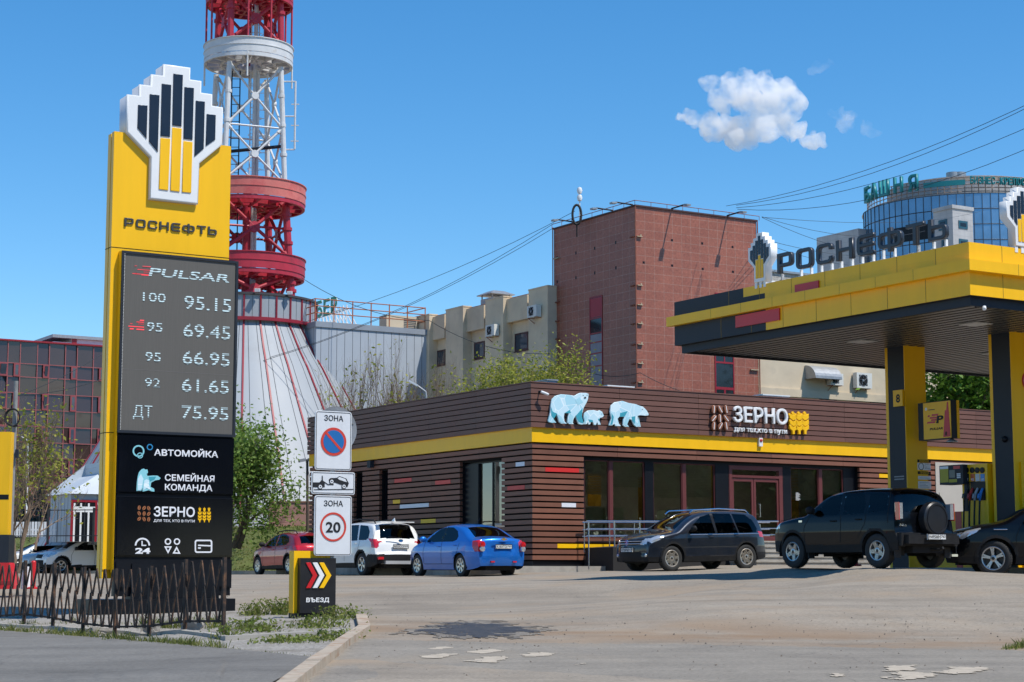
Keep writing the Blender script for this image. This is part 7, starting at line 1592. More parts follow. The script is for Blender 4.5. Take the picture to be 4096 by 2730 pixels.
def ladder(x, y, z0_, z1_, mat, wd=.4, cage=False):
    m_ = MB(); m_.tube([(x-wd/2, y, z0_), (x-wd/2, y, z1_)], .035, 6); m_.tube([(x+wd/2, y, z0_), (x+wd/2, y, z1_)], .035, 6)
    for zz in np.arange(z0_, z1_, .45 if not cage else .4): m_.bar((x-wd/2, y, zz), (x+wd/2, y, zz), .03)
    if cage:
        for zz in np.arange(z0_, z1_, .9): m_.tube([(x+.35*math.cos(t), y+.35+.35*math.sin(t), zz) for t in np.linspace(0, 6.28, 13)], .015, 5)
    m_.build('ladder', mat, lat)
ladder(-.6, -.2, z(1215), z(290), M_black, .42); ladder(.25, .6, z(1215), z(-300), M_lwhite, .4, True); ladder(.8, -.1, z(820), z(300), M_lwhite, .42)
m_ = MB(); m_.tube([(.35, .1, zdt), (.35, .1, z(-300))], .11, 10); m_.tube([(.5, .05, zdt), (.5, .05, z(285))], .05, 6); m_.build('riser_pipe', M_lwhite, lat, True)
m_ = MB(); m_.tube([(.05, .2, zdt-.2), (.05, .2, z(760))], .24, 12); m_.build('riser_core', M_lred, lat, True)
p = LP(2, z(470))*1.0; r_ = LP(1, z(350)); ant = MB(); ar = lr(172, z(480)); aa = angs[1]+.1
m_ = MB(); q = Vector((r_.x+.75, r_.y, 0)); m_.tube([(q.x, q.y, z(610)), (q.x, q.y, z(340))], .05, 8)
for py in (342, 480, 612): m_.tube([(r_.x, r_.y, z(py)), (q.x, q.y, z(py))], .04, 6)
for py in (432, 516, 578): m_.bar((q.x-.2, q.y, z(py)), (q.x+.2, q.y, z(py)), .05)
m_.build('side_antenna', M_lwhite, lat, True)
# ------------------------------------------------------------------ dark glass building far left
gb = at(0, 2289, 140.0); GF = Fr((gb.x, gb.y, 0), U)
gx0 = -hit_line(-260, GF.o, -U); gx1 = hit_line(470, GF.o, U); gzt = GF.px(0, 1362)[1]
gl = thing('glass_office_building', 'dark mirrored glass office block with red mullions behind the pylon', 'building', (gb.x, gb.y, 0), RU)
rowsY = [1373, 1462, 1515, 1579, 1644, 1709, 1773, 1835, 1904, 1930]
gz_ = [GF.px(204, y)[1] for y in rowsY]; gz_[0] = gzt
colsX = [GF.px(x/1.96, 1500)[0] for x in (-400, -310, -175, -85, 55, 152, 287, 380, 507, 600, 727, 820)]
m_ = MB(); m_.box(gx0, gx1, .05, 14, 0, gzt-.05); m_.build('core', M_black, gl)
M_dglass = pm('bronze_mirror_glass', (.055, .028, .025), .03, var=.35, scale=.15, spec=.7)
for i, (a, b) in enumerate(zip(colsX, colsX[1:])):
    for j, (z1_, z0_) in enumerate(zip(gz_, gz_[1:])):
        if b-a < .2: continue
        t1, t2 = rng.uniform(-.03, .03), rng.uniform(-.03, .03); dz_ = z1_-z0_
        MB().quad((a, -.0+t1*(b-a), z0_), (b, -t1*(b-a), z0_), (b, -t1*(b-a)+t2*dz_, z1_), (a, t1*(b-a)+t2*dz_, z1_)).build('glass_panel', M_dglass, gl)
m_ = MB()
for x in colsX: m_.box(x-.035, x+.035, -.09, -.03, gz_[-1], gzt)
for zz in gz_: m_.box(colsX[0], colsX[-1], -.08, -.03, zz-.032, zz+.032)
m_.build('mullion_grid', pm('red_mullion', (.30, .085, .085), .5, var=.1), gl)
for (ya, yb) in ((1462, 1515), (1579, 1644), (1709, 1770), (1835, 1900)):
    for xa, xb in ((58, 150), (287, 375), (510, 597), (730, 815), (-85, 50), (-310, -180)):
        a, z1_ = GF.px(xa/1.96, ya); b, z0_ = GF.px(xb/1.96, yb); z1_ = gz_[rowsY.index(ya)]; z0_ = gz_[rowsY.index(ya)+1]; m_ = MB(); e = .13
        a = max(colsX, key=lambda c: -abs(c-a)); b = max(colsX, key=lambda c: -abs(c-b))
        if b-a < .3: continue
        mm = a+(b-a)*.48; m_.box(mm, mm+e, -.16, -.12, z0_, z1_); m_.box(mm+e, b-e, -.16, -.12, z1_-e, z1_); m_.box(mm+e, b-e, -.16, -.12, z0_, z0_+e); m_.box(b-e, b, -.16, -.12, z0_, z1_)
        wo_ = m_.build('opening_window', pm('crimson_frame', (.26, .05, .055), .45, var=.1), gl)
        m_ = MB(); tl = .25 if (xa*7+ya) % 3 == 0 else .03; m_.quad((mm+e, -.13, z0_+e), (b-e, -.13, z0_+e), (b-e, -.13-tl, z1_-e), (mm+e, -.13-tl, z1_-e)); m_.build('pane', pm('window_pane_glass', (.06, .075, .11), .04, var=.2), wo_)
m_ = MB(); m_.box(gx0, gx1, -.15, .04, 0, gz_[-1]-.06); m_.build('brick_plinth', tiles('brown_brick', (.22, .085, .055), (.17, .06, .042), (.2, .14, .11), .5, .16, .02, .85), gl)
m_ = MB(); m_.box(gx0, gx1, -.2, 14, gzt+.002, gzt+.12); m_.build('roof_edge', M_rframe, gl)
a, zz = GF.px(*r2(465, 672)); b = GF.px(*r2(900, 672))[0]; cm = GF.px(*r2(612, 672))[0]; m_ = MB(); m_.box(a, cm, 1.5, 7, gzt+.12, zz-.3); m_.box(cm+.002, b, 1.5, 7, gzt+.12, zz); rb = m_.build('roof_hut', pm('white_corrugated', (.60, .62, .62), .6, var=.1), gl); m_ = MB(); m_.box(a-.1, b, 1.3, 7.2, zz+.002, zz+.25); m_.build('hut_roof', M_galv, rb); m_ = MB(); m_.box(cm+.02, cm+.4, 1.45, 1.498, gzt+.12, zz); m_.build('hut_post', M_rframe, rb)
# ------------------------------------------------------------------ round glass tower far right
GTc = at(3902, 2289, 262.0); GR = 402/FPX*262*1.02
gt = thing('round_glass_tower', 'round blue glass high rise with teal roof letters behind the canopy', 'building', (GTc.x, GTc.y, 0), 0)
zg = lambda py, dy=0.: at(3878, py, GTc.y-GR+dy).z
ztop, zlow = zg(772), zg(940)
m_ = MB(); n_ = 72
def ringwall(mb, r_, z0_, z1_, a0_, a1_, n_, mi=0):
    for k in range(n_):
        a, b = a0_+(a1_-a0_)*k/n_, a0_+(a1_-a0_)*(k+1)/n_; mb.add([(r_*math.cos(a), r_*math.sin(a), z0_), (r_*math.cos(b), r_*math.sin(b), z0_), (r_*math.cos(b), r_*math.sin(b), z1_), (r_*math.cos(a), r_*math.sin(a), z1_)], [(0, 1, 2, 3)], mi)
M_bglass = pm('blue_mirror_glass', (.19, .30, .40), .03, .6, var=.25, scale=.25, spec=.8); M_bmull = pm('blue_mullion', (.03, .045, .065), .5, var=.1)
zin = zg(985)
zt1 = at(3494+30, 842, GTc.y).z
rows = [ztop - 2.15*k for k in range(5)]; ztop_, zbot_ = rows[0], rows[-1]
m_ = MB(); ringwall(m_, GR, zbot_, ztop_, math.pi, 2*math.pi, 40)
m_.add([(GR*math.cos(a), GR*math.sin(a), ztop_) for a in np.linspace(0, 2*math.pi, 73)[:-1]], [tuple(range(72))]); m_.add([(GR*math.cos(a), GR*math.sin(a), zbot_) for a in np.linspace(0, 2*math.pi, 73)[:-1]], [tuple(range(71, -1, -1))]); m_.build('upper_glazing', M_bglass, gt)
m_ = MB(); ringwall(m_, GR*.93, -5, zbot_, math.pi, 2*math.pi, 40); m_.build('lower_glazing', M_bglass, gt)
m_ = MB()
for k in range(41):
    a = math.pi + math.pi*k/40; c, s_ = math.cos(a), math.sin(a); m_.bar((c*GR*1.002, s_*GR*1.002, zbot_), (c*GR*1.002, s_*GR*1.002, ztop_), .09, .08); m_.bar((c*GR*.932, s_*GR*.932, 20), (c*GR*.932, s_*GR*.932, zbot_), .09, .08)
for zz in rows: m_.tube([(GR*1.002*math.cos(a), GR*1.002*math.sin(a), zz) for a in np.linspace(math.pi, 2*math.pi, 41)], .06, 4)
for kk in range(1, 12): m_.tube([(GR*.932*math.cos(a), GR*.932*math.sin(a), zbot_-2.1*kk) for a in np.linspace(math.pi, 2*math.pi, 41)], .06, 4)
m_.build('mullions', M_bmull, gt)
# open loggia strip
aL = [math.atan2(-1, .0)+t for t in (-1.0, -.52)]
m_ = MB(); ringwall(m_, GR*1.006, rows[3]+.5, rows[2]+.45, aL[0], aL[1], 10); m_.build('loggia', M_black, gt)
# concrete stair core in front and the grey block to the left
g1 = at(*rr3(1285, 800), GTc.y-GR-3.5); CFt = Fr((g1.x, g1.y, 0), U); CSt = Fr((g1.x, g1.y, 0), -V)
zc1 = CFt.px(*rr3(1285, 735))[1]; xw = CFt.px(*rr3(1538, 780))[0]; yd = -CSt.px(*rr3(1042, 800))[0]
cr_ = link('stair_core', None, gt); cr_.location = (g1.x-GTc.x, g1.y-GTc.y, 0); cr_.rotation_euler = (0, 0, RU)
M_pale = tiles('pale_tile', (.46, .45, .44), (.42, .41, .41), (.33, .33, .34), 1.1, .75, .02, .5, speck=.06)
m_ = MB(); m_.box(0, xw, 0, yd, -3, zc1); m_.box(-.15, xw+.1, -.15, yd, zc1+.01, zc1+.5); m_.build('core_wall', M_pale, cr_)
for fr_, pts in ((CFt, (((1358, 885), (1474, 1000)), ((1365, 1115), (1478, 1230)))), (CSt, (((1112, 890), (1222, 1000)), ((1150, 1125), (1230, 1230))))):
    for pa, pb in pts:
        a, z1_ = fr_.px(*rr3(*pa)); b, z0_ = fr_.px(*rr3(*pb)); m_ = MB()
        if fr_ is CFt: m_.box(a, b, -.08, .02, z0_, z1_); m2 = MB(); m2.box(a+.3, b-.3, -.10, -.081, z0_+.3, z1_-.3)
        else: m_.box(-.08, .02, -b, -a, z0_, z1_); m2 = MB(); m2.box(-.10, -.081, -b+.3, -a-.3, z0_+.3, z1_-.3)
        wo_ = m_.build('window', pm('teal_frame', (.02, .09, .13), .4, var=.1), cr_); m2.build('pane', M_bwin, wo_)
g2 = at(*rr3(105, 1000), GTc.y-2); lb = link('side_block', None, gt); lb.location = (g2.x-GTc.x, g2.y-GTc.y, 0); lb.rotation_euler = (0, 0, RU)
m_ = MB(); m_.box(0, 9, 0, 9, -3, at(*rr3(105, 985), g2.y).z); m_.build('block_wall', M_pale, lb)
m_ = MB()
for zz in (rr3(0, 1160), rr3(0, 1400)): z1_ = at(3450, zz[1], g2.y).z; m_.box(2, 5.2, -.06, .0, z1_-3.2, z1_); 
m_.build('block_window', M_bglass, lb)
# roof screen and letters
zr0, zr1 = ztop_+.4, zg(702)
m_ = MB(); rS = GR*.95
for k in range(50):
    a = math.pi*.98 + math.pi*1.04*k/49; m_.bar((rS*math.cos(a), rS*math.sin(a), ztop_), (rS*math.cos(a), rS*math.sin(a), zr1), .12)
for zz in np.linspace(zr0, zr1, 5): m_.tube([(rS*math.cos(a), rS*math.sin(a), zz) for a in np.linspace(math.pi*.98, 2.02*math.pi, 60)], .07, 4)
sc = m_.build('roof_screen_frame', pm('rusty_grey_steel', (.26, .20, .17), .7, var=.2), gt)
m_ = MB(); ringwall(m_, rS*.985, ztop_+1.9, zr1, 1.38*math.pi, 2.0*math.pi, 26); m_.build('roof_screen', pm('beige_screen', (.46, .41, .35), .7, var=.15, scale=.3), gt)
m_ = MB(); ringwall(m_, rS*.80, ztop_+.1, ztop_+3.2, 1.0*math.pi, 2.0*math.pi, 30); m_.build('roof_plant_room', pm('grey_plant_wall', (.40, .38, .36), .8, var=.1), gt)
for x in (1288, 1372): p = at(*rr3(x, 290), GTc.y-2); m_ = MB(); m_.lathe([(.001, p.z), (.95, p.z), (.95, p.z-1.5), (.7, p.z-1.5), (.7, ztop_)], (p.x-GTc.x, p.y-GTc.y, 0), 16); m_.f = [tuple(reversed(f)) for f in m_.f]; m_.build('chimney', M_galv, gt, 30)
M_tealsign = pm('teal_sign', (.008, .20, .22), .4, var=.05)
def ring_text(body, a_list, z_list, h, r_, wd):
    for ch, a, zz in zip(body, a_list, z_list):
        l_ = text('roof_letter', ch, M_tealsign, gt, 0, 0, h, 0, wd, .035, .5, align='c'); l_.location = (r_*math.cos(a), r_*math.sin(a), zz); l_.rotation_euler = (0, 0, a+math.pi/2)
def ang_for(px, r_):
    k = ray(px, 2289).x/ray(px, 2289).y; best = None
    for t in np.linspace(math.pi*1.0, 2*math.pi, 600):
        x, y = GTc.x+r_*math.cos(t), GTc.y+r_*math.sin(t); e = abs(x-k*y)
        if best is None or e < best[0]: best = (e, t)
    return best[1]
rL = GR*1.0
for ch, x, y1, y0, wx in (('Б', 360, 460, 655, 1.9), ('А', 440, 415, 620, 1.7), ('Ш', 570, 380, 580, 2.0), ('Н', 750, 345, 540, 1.5), ('Я', 935, 312, 515, 1.55)):
    a = ang_for(rr3(x, 0)[0], rL); yy = GTc.y+rL*math.sin(a); zz = at(*rr3(x, y0), yy).z; hh = at(*rr3(x, y1), yy).z-zz
    ring_text(ch, [a], [zz], hh*.96, rL, wx)
for k, ch in enumerate('БИЗНЕС-КРЕПОСТЬ'):
    x = 1680+54*k; a = ang_for(rr3(x, 0)[0], rL*.97); yy = GTc.y+rL*.97*math.sin(a); zz = at(*rr3(x, 420+.04*(x-1690)+6), yy).z; ring_text(ch, [a], [zz], .95, rL*.97, .5 if ch != '-' else .3)
m_ = MB(); aa0, aa1 = ang_for(rr3(1065, 0)[0], rL*.98), ang_for(rr3(1600, 0)[0], rL*.98)
for k in range(14): a, b = aa0+(aa1-aa0)*k/14, aa0+(aa1-aa0)*(k+1)/14; zz = at(*rr3(1300, 395), GTc.y-GR).z; m_.bar((rL*.98*math.cos(a), rL*.98*math.sin(a), zz), (rL*.98*math.cos(b), rL*.98*math.sin(b), zz), .3, .7)
m_.build('teal_bar', M_tealsign, gt)
# ------------------------------------------------------------------ trees and plants
def leafmat(name, c1, c2, c3, trans=.25):
    m, nt, b = newmat(name); g = nd(nt, 'ShaderNodeNewGeometry')
    c = ramp(nt, g.outputs['Random Per Island'], [(0., c1), (.5, c2), (1., c3)]); v = mapped(nt)
    c = mixc(nt, 1., c, ramp(nt, noise(nt, v, 1.1, 3), [(.3, gray(.75)), (.7, gray(1.25))]), 'MULTIPLY')
    nt.links.new(c, b.inputs['Base Color']); b.inputs['Roughness'].default_value = .55; b.inputs['Specular IOR Level'].default_value = .3
    t = nd(nt, 'ShaderNodeBsdfTranslucent'); nt.links.new(c, t.inputs[0]); ms = nd(nt, 'ShaderNodeMixShader'); ms.inputs[0].default_value = trans
    nt.links.new(b.outputs[0], ms.inputs[1]); nt.links.new(t.outputs[0], ms.inputs[2]); nt.links.new(ms.outputs[0], nt.nodes['Material Output'].inputs[0])
    MC[name] = m; return m
M_bark = pm('bark', (.11, .085, .06), .95, var=.4, scale=12, bump=.5, bscale=40); M_twig = pm('twig', (.20, .14, .095), .9, var=.3, scale=9)
M_leafY = leafmat('spring_leaf', (.20, .24, .028), (.32, .34, .045), (.42, .38, .07), .45)
M_leafG = leafmat('green_leaf', (.05, .10, .016), (.085, .15, .024), (.12, .19, .03), .3)
M_leafL = leafmat('light_leaf', (.11, .19, .03), (.17, .27, .045), (.23, .32, .07), .4)
M_leafD = leafmat('deep_leaf', (.055, .13, .012), (.10, .21, .02), (.17, .30, .035), .35)
M_needle = leafmat('blue_needle', (.045, .075, .065), (.07, .105, .095), (.10, .14, .13), .1)
M_weed = leafmat('weed_leaf', (.10, .15, .022), (.16, .20, .035), (.24, .24, .07), .35)
M_blade = leafmat('grass_blade', (.09, .13, .022), (.15, .18, .035), (.27, .24, .08), .35)
def leaves(pts, size, rs, droop=0., asp=.5):
    n = len(pts); P = np.asarray(pts, float)
    d = rs.normal(size=(n, 3)); d[:, 2] = d[:, 2]*.6 - droop; d /= np.linalg.norm(d, axis=1)[:, None]
    e = rs.normal(size=(n, 3)); e -= (e*d).sum(1)[:, None]*d; e /= np.linalg.norm(e, axis=1)[:, None]
    L = (size*rs.uniform(.6, 1.4, n))[:, None]; a = P; b = P + d*L*.5 + e*L*asp*.5; c = P + d*L; f = P + d*L*.5 - e*L*asp*.5
    v = np.stack([a, b, c, f], 1).reshape(-1, 3); fc = np.arange(4*n).reshape(-1, 4); return v, fc
def mesh_np(name, v, f, mat, parent=None):
    me = bpy.data.meshes.new(name); me.from_pydata(np.round(v, 4).tolist(), [], f.tolist()); me.materials.append(mat); me.update(); return link(name, me, parent)
def grow(rs, p, d, L, r, depth, mbk, tips, spread=.6, up=.15, kids=(3, 4), shrink=.68, bend=.18, leafdep=2):
    n = 4; pts = [p]; rad = [r]; dd = Vector(d)
    for i in range(n):
        dd = (dd + Vector(rs.normal(size=3))*bend + Z*up*.5).normalized(); pts.append(pts[-1] + dd*L/n); rad.append(r*(1-.45*(i+1)/n))
    mbk.tube(pts, rad, 6 if r > .03 else 4, cap=False)
    if depth <= leafdep:
        for q0, q1 in zip(pts[1:], pts[2:] + [pts[-1]]): tips.append(((q0+q1)/2, dd, depth))
    if depth == 0: return
    for k in range(rs.randint(kids[0], kids[1]+1)):
        t = rs.uniform(.35, 1.); i = min(n-1, int(t*n)); q = pts[i].lerp(pts[i+1], t*n-i)
        nd_ = (dd + Vector(rs.normal(size=3))*spread + Z*up).normalized(); grow(rs, q, nd_, L*shrink*rs.uniform(.8, 1.15), rad[i]*.6, depth-1, mbk, tips, spread, up, kids, shrink, bend, leafdep)
    grow(rs, pts[-1], dd, L*shrink, rad[-1]*.8, depth-1, mbk, tips, spread, up, kids, shrink, bend, leafdep)
def tree(name, label, base, H, mat, seed, nleaf, lsize, spread=.6, up=.15, depth=4, kids=(3, 4), jit=.25, trunk_r=.11, stems=1, droop=0., group=None, bark=None, first=.28, lean=.12, leafdep=2, shrink=.68, cat='tree'):
    rs = np.random.RandomState(seed); mb = MB(); tips = []
    for s_ in range(stems):
        d = Vector((rs.normal()*lean, rs.normal()*lean, 1)).normalized(); grow(rs, Vector((rs.normal()*.12*(stems > 1), rs.normal()*.12*(stems > 1), -.2)), d, H*first, trunk_r/(stems**.4), depth, mb, tips, spread, up, kids, shrink, .12, leafdep)
    t = thing(name, label, cat, base, 0, group)
    zm = max(p[0].z for p in tips); sc_ = H/zm; t.scale = (sc_,)*3
    mb.build('trunk', bark or M_bark, t, 40)
    idx = rs.randint(0, len(tips), nleaf); P = np.array([tips[i][0][:] for i in idx]) + rs.normal(size=(nleaf, 3))*jit
    v, f = leaves(P, lsize/sc_, rs, droop); mesh_np('crown', v, f, mat, t); return t
def tb(px, Y, z): p = at(px, 2289, Y); return (p.x, p.y, z)
p = tb(945, 72.5, 1.2); tree('willow_tree', 'bushy green tree between the price pylon and the cone', p, 4.9, M_leafL, 11, 7000, .17, .6, .05, 4, (3, 4), .26, droop=.4, first=.30, stems=2, lean=.2)
p = tb(880, 73.5, 1.2); tree('willow_tree', 'taller green tree mostly hidden behind the price pylon', p, 5.6, M_leafL, 12, 7000, .17, .6, .05, 4, (3, 4), .28, droop=.4, first=.30, stems=2, lean=.2)
p = tb(1545, 80, 0); tree('budding_tree', 'nearly bare budding tree with thin branches against the grey hall', p, 10.6, M_leafY, 21, 1000, .17, .34, .28, 5, (3, 4), .07, stems=3, bark=M_twig, trunk_r=.16, leafdep=1, first=.25)
p = tb(1690, 82, 0); tree('budding_tree', 'thin bare tree beside the street lamp where hall meets ochre building', p, 8.4, M_leafY, 23, 160, .16, .36, .25, 5, (3, 4), .07, stems=2, bark=M_twig, trunk_r=.08, leafdep=1)
for k, (px, H, sd, lab, nl) in enumerate(((2010, 8.9, 31, 'yellow green tree over the shop roof, left of the pair', 15000), (2200, 9.0, 33, 'yellow green tree over the shop roof at the foot of the granite tower', 17000))):
    p = tb(px, 72, 0); tree('spring_tree', lab, p, H, M_leafY, sd, nl, .135, .42, .32, 4, (3, 4), .20, stems=5, bark=M_twig, trunk_r=.09, first=.3, lean=.2)
p = tb(1830, 73, 0); tree('spring_shrub', 'low straggly bush with bare twigs behind the shop roof', p, 6.6, M_leafY, 35, 420, .19, .5, .2, 4, (3, 4), .12, stems=3, bark=M_twig, trunk_r=.06, lean=.3)
for k, (px, H, sd, lab, Y) in enumerate(((3760, 10.4, 41, 'dense bright green tree beside the column with the pump sign', 84), (3900, 10.8, 43, 'dense bright green tree in the middle of the gap between the columns', 87), (4030, 10.4, 45, 'dense bright green tree partly behind the right hand column', 84))):
    p = tb(px, Y, 0); tree('maple_tree', lab, p, H, M_leafD, sd, 9000, .30, .6, .08, 4, (3, 4), .38, trunk_r=.16, droop=.25, group='dense trees behind the station')
p = tb(45, 74, 0); tree('street_tree', 'young thin tree with sparse yellow green leaves by the utility pole', p, 7.7, M_leafY, 51, 1000, .18, .4, .25, 4, (3, 4), .14, stems=2, bark=M_twig, trunk_r=.08)
p = tb(120, 77, 1.2); tree('street_tree', 'thin leafy sapling beside the white lamp post', p, 4.4, M_leafY, 53, 650, .18, .45, .2, 4, (3, 3), .12, stems=2, bark=M_twig, trunk_r=.05)
def spruce(label, base, H, Rr, seed):
    rs = np.random.RandomState(seed); t = thing('spruce_tree', label, 'tree', base, 0, 'blue spruces by the glass office'); mb = MB(); mb.tube([(0, 0, -.3), (0, 0, H*.98)], [.09, .01], 6); mb.build('trunk', M_bark, t)
    V_ = []; F_ = []
    for lv in np.linspace(.10, .98, 17):
        n = int(16*(1-lv)+5); rr_ = Rr*(1-lv)**.8+.05
        for k in range(n):
            a = rs.uniform(0, 6.28); L = rr_*rs.uniform(.75, 1.1); m = int(26*L)+4; s = rs.uniform(0, 1, m)**.7
            q = np.stack([np.cos(a)*L*s, np.sin(a)*L*s, H*lv - .35*L*s + .25*L*s**2.5], 1) + rs.normal(size=(m, 3))*.045
            v, f = leaves(q, .17, rs, .1, .28); F_.append(f+sum(len(x) for x in V_)); V_.append(v)
    mesh_np('crown', np.concatenate(V_), np.concatenate(F_), M_needle, t)
p = tb(84, 100, 1.7); spruce('blue spruce beside the utility pole, wider of the two', p, 3.4, 1.1, 61); p = tb(158, 100, 1.7); spruce('pointed blue spruce just left of the grey porch', p, 4.1, 1.0, 62)
p = tb(296, 105, 3.2); spruce('tiny spruce top showing above the porch roof', p, 2.0, .5, 63)
# a belt of trees across the road on the right, which the shop windows mirror
bt = None
for k, (x, y, H) in enumerate(((30, -14, 11), (37, -5, 12.5), (44, 4, 11.5), (51, 14, 13), (58, 23, 12), (66, 33, 13.5), (74, 42, 12.5), (24, -24, 12), (48, -16, 15), (56, -4, 16), (64, 8, 15), (72, 20, 16), (82, 32, 16), (92, 46, 16))):
    if bt is None: bt = tree('roadside_tree', 'dark leafy tree in the row across the road, seen mirrored in the shop windows', (x, y, -.8), H, M_leafG, 71, 9000, .75, .6, .1, 3, (3, 4), 1.0, trunk_r=.2, group='trees across the road'); b0s = bt.scale.x
    else: c = copy_tree(bt); c.location = (x, y, -.8); c.rotation_euler = (0, 0, k*1.3); c.scale = (b0s*H/11,)*3
# weeds on the gravel island, grass along the edges, grass on the bank
def tuft(rs, n, h, r, w_=.012):
    V_ = []
    for k in range(n):
        a, q = rs.uniform(0, 6.28), r*rs.uniform(0, 1)**.6; x, y = q*math.cos(a), q*math.sin(a); hh = h*rs.uniform(.5, 1.1)*(1-.5*q/r); b = rs.uniform(0, 6.28); lx, ly = rs.normal(size=2)*.35*hh; wx, wy = math.cos(b)*w_, math.sin(b)*w_
        V_.append([(x-wx, y-wy, 0), (x+wx, y+wy, 0), (x+wx*.6+lx*.5, y+wy*.6+ly*.5, hh*.65), (x+lx, y+ly, hh)])
    v = np.array(V_).reshape(-1, 3); return v, np.arange(len(v)).reshape(-1, 4)
rs = np.random.RandomState(5)
W_SPOTS = [(1090, 2462, .34, .32, 'tall leafy weed at the left foot of the entrance sign'), (1150, 2463, .36, .30, 'dense broad leaved weed touching the entrance sign'), (1010, 2466, .24, .26, 'low weed left of the entrance sign near the pylon base'), (1370, 2480, .24, .42, 'dusty weed patch right of the entrance sign by the kerb'), (990, 2520, .18, .35, 'sprawling weed in the gravel between fence and entrance sign'), (1045, 2532, .14, .30, 'small yellow green weed in the middle of the gravel island'), (1265, 2514, .20, .50, 'wide yellow green weed in front of the entrance sign'), (905, 2560, .22, .24, 'leafy weed at the end post of the zigzag fence'), (1180, 2572, .10, .6, 'flat weed strip below the low kerb'), (1330, 2560, .14, .35, 'weed beside the end of the low kerb')]
for px, py, h, r_, lab in W_SPOTS:
    g = ground_hit(px, py); t = thing('weed_plant', lab, 'weed', (g.x, g.y, gz(g.x, g.y)+.01), 0, 'weeds on the gravel island'); n = int(230*r_)
    v1, f1 = tuft(rs, int(n*.9), h, r_, .008); P = np.stack([rs.normal(size=n*3)*r_*.45, rs.normal(size=n*3)*r_*.45, rs.uniform(0, 1, n*3)**1.3*h*.8], 1); v2, f2 = leaves(P, .055, rs, .1, .55)
    mesh_np('blades', v1, f1, M_blade, t); mesh_np('foliage', v2, f2, M_weed, t)
V_ = []; F_ = []; nv = 0
def strip(pxs, pyf, dens, h, r_):
    global nv
    for px in pxs:
        if rs.rand() > dens: continue
        g = ground_hit(px+rs.uniform(-8, 8), pyf(px)+rs.uniform(-4, 4)); v, f = tuft(rs, rs.randint(8, 20), h*rs.uniform(.5, 1.3), r_, .006); V_.append(v+np.array([g.x, g.y, gz(g.x, g.y)])); F_.append(f+nv); nv += len(v)
strip(range(-100, 900, 7), lambda x: interp(walk_top, x)-2, .95, .15, .10); strip(range(-100, 900, 9), lambda x: interp(walk_top, x)-10, .6, .13, .10)
strip(range(880, 1290, 10), lambda x: interp(walk_top, x)-3, .45, .06, .08); strip(range(560, 900, 6), lambda x: 2515, .9, .22, .12); strip(range(600, 900, 7), lambda x: 2500, .7, .18, .12)
strip(range(60, 560, 12), lambda x: 2500, .4, .14, .1); strip(range(4020, 4130, 6), lambda x: interp([(3990, 2600), (4090, 2592), (4130, 2580)], x), .9, .10, .10)
strip(range(-100, 1420, 30), lambda x: 2470+rs.uniform(-10, 60), .35, .08, .08)
o = mesh_np('grass_tufts', np.concatenate(V_), np.concatenate(F_), M_blade); o['kind'] = 'stuff'; o['label'] = 'grass growing along the pavement edge and under the zigzag fence'
V_ = []; F_ = []; nv = 0
B_ = np.array(BANKV).reshape(-1, BANKK, 3)
for k in range(5000):
    i, j = rs.randint(0, BANKK-1), rs.randint(0, 9); a, b = rs.rand(2); q = B_[j, i]*(1-a)*(1-b)+B_[j, i+1]*a*(1-b)+B_[j+1, i]*(1-a)*b+B_[j+1, i+1]*a*b
    v, f = tuft(rs, 5, .10, .16, .02); V_.append(v+q); F_.append(f+nv); nv += len(v)
o = mesh_np('bank_grass', np.concatenate(V_), np.concatenate(F_), M_blade); o['kind'] = 'stuff'; o['label'] = 'short grass on the bank behind the parked cars'
# loose grit scattered on the yard
V_ = []; F_ = []; nv = 0
for k in range(900):
    px = rs.uniform(900, 4100); py = rs.uniform(2320, 2725) if rs.rand() < .5 else rs.normal(2520, 40)
    if py > 2728 or py < 2310 or (px < 1460 and py > 2440): continue
    g = ground_hit(px, py); s = .004+.012*rs.rand()**3; v = np.array([(-1, 0, -.2), (.1, -1, -.2), (1, .1, -.2), (0, 1, -.2), (.1, .1, .8)])*s + rs.normal(size=(5, 3))*s*.2 + np.array([g.x, g.y, gz(g.x, g.y)+.012]); V_.append(v); F_ += [(nv, nv+1, nv+4), (nv+1, nv+2, nv+4), (nv+2, nv+3, nv+4), (nv+3, nv, nv+4)]; nv += 5
me = bpy.data.meshes.new('grit'); me.from_pydata(np.concatenate(V_).tolist(), [], F_); me.materials.append(pm('pebble', (.16, .13, .10), .9, var=.4)); o = link('grit', me); o['kind'] = 'stuff'; o['label'] = 'loose grit and small stones on the dusty asphalt'
# ------------------------------------------------------------------ posts, lamps, fences, wires, cloud
def post(name, label, cat, px, pyt, pyb, Y, r0, r1_, mat, sh=8):
    b = at(px[1], pyb, Y); t_ = at(px[0], pyt, Y); t = thing(name, label, cat, b); m_ = MB(); m_.tube([(0, 0, -.5), (t_.x-b.x, 0, t_.z-b.z)], [r0, r1_], 10); m_.build('pole', mat, t, True); return t, b, t_
M_oldpole = pm('weathered_pole', (.24, .235, .225), .8, var=.25, scale=5)
t, b, tp_ = post('utility_pole', 'leaning grey utility pole with a black cable coil at the far left', 'utility pole', (65, 40), 1525, 2170, 66.0, .10, .075, M_oldpole)
m_ = MB(); q = at(54, 1672, 66.0); 
for k in range(3): m_.tube([(q.x-b.x+(.24+.02*k)*math.cos(s_*.3142), -.12-.03*k, q.z-b.z+(.29+.015*k)*math.sin(s_*.3142)) for s_ in range(21)], .018, 5)
m_.tube([(q.x-b.x-.2, -.15, q.z-b.z-.18), (q.x-b.x+.05, -.15, q.z-b.z-.32), (q.x-b.x+.2, -.12, q.z-b.z-.3)], .03, 5); m_.build('cable_coil', M_rubber, t, True)
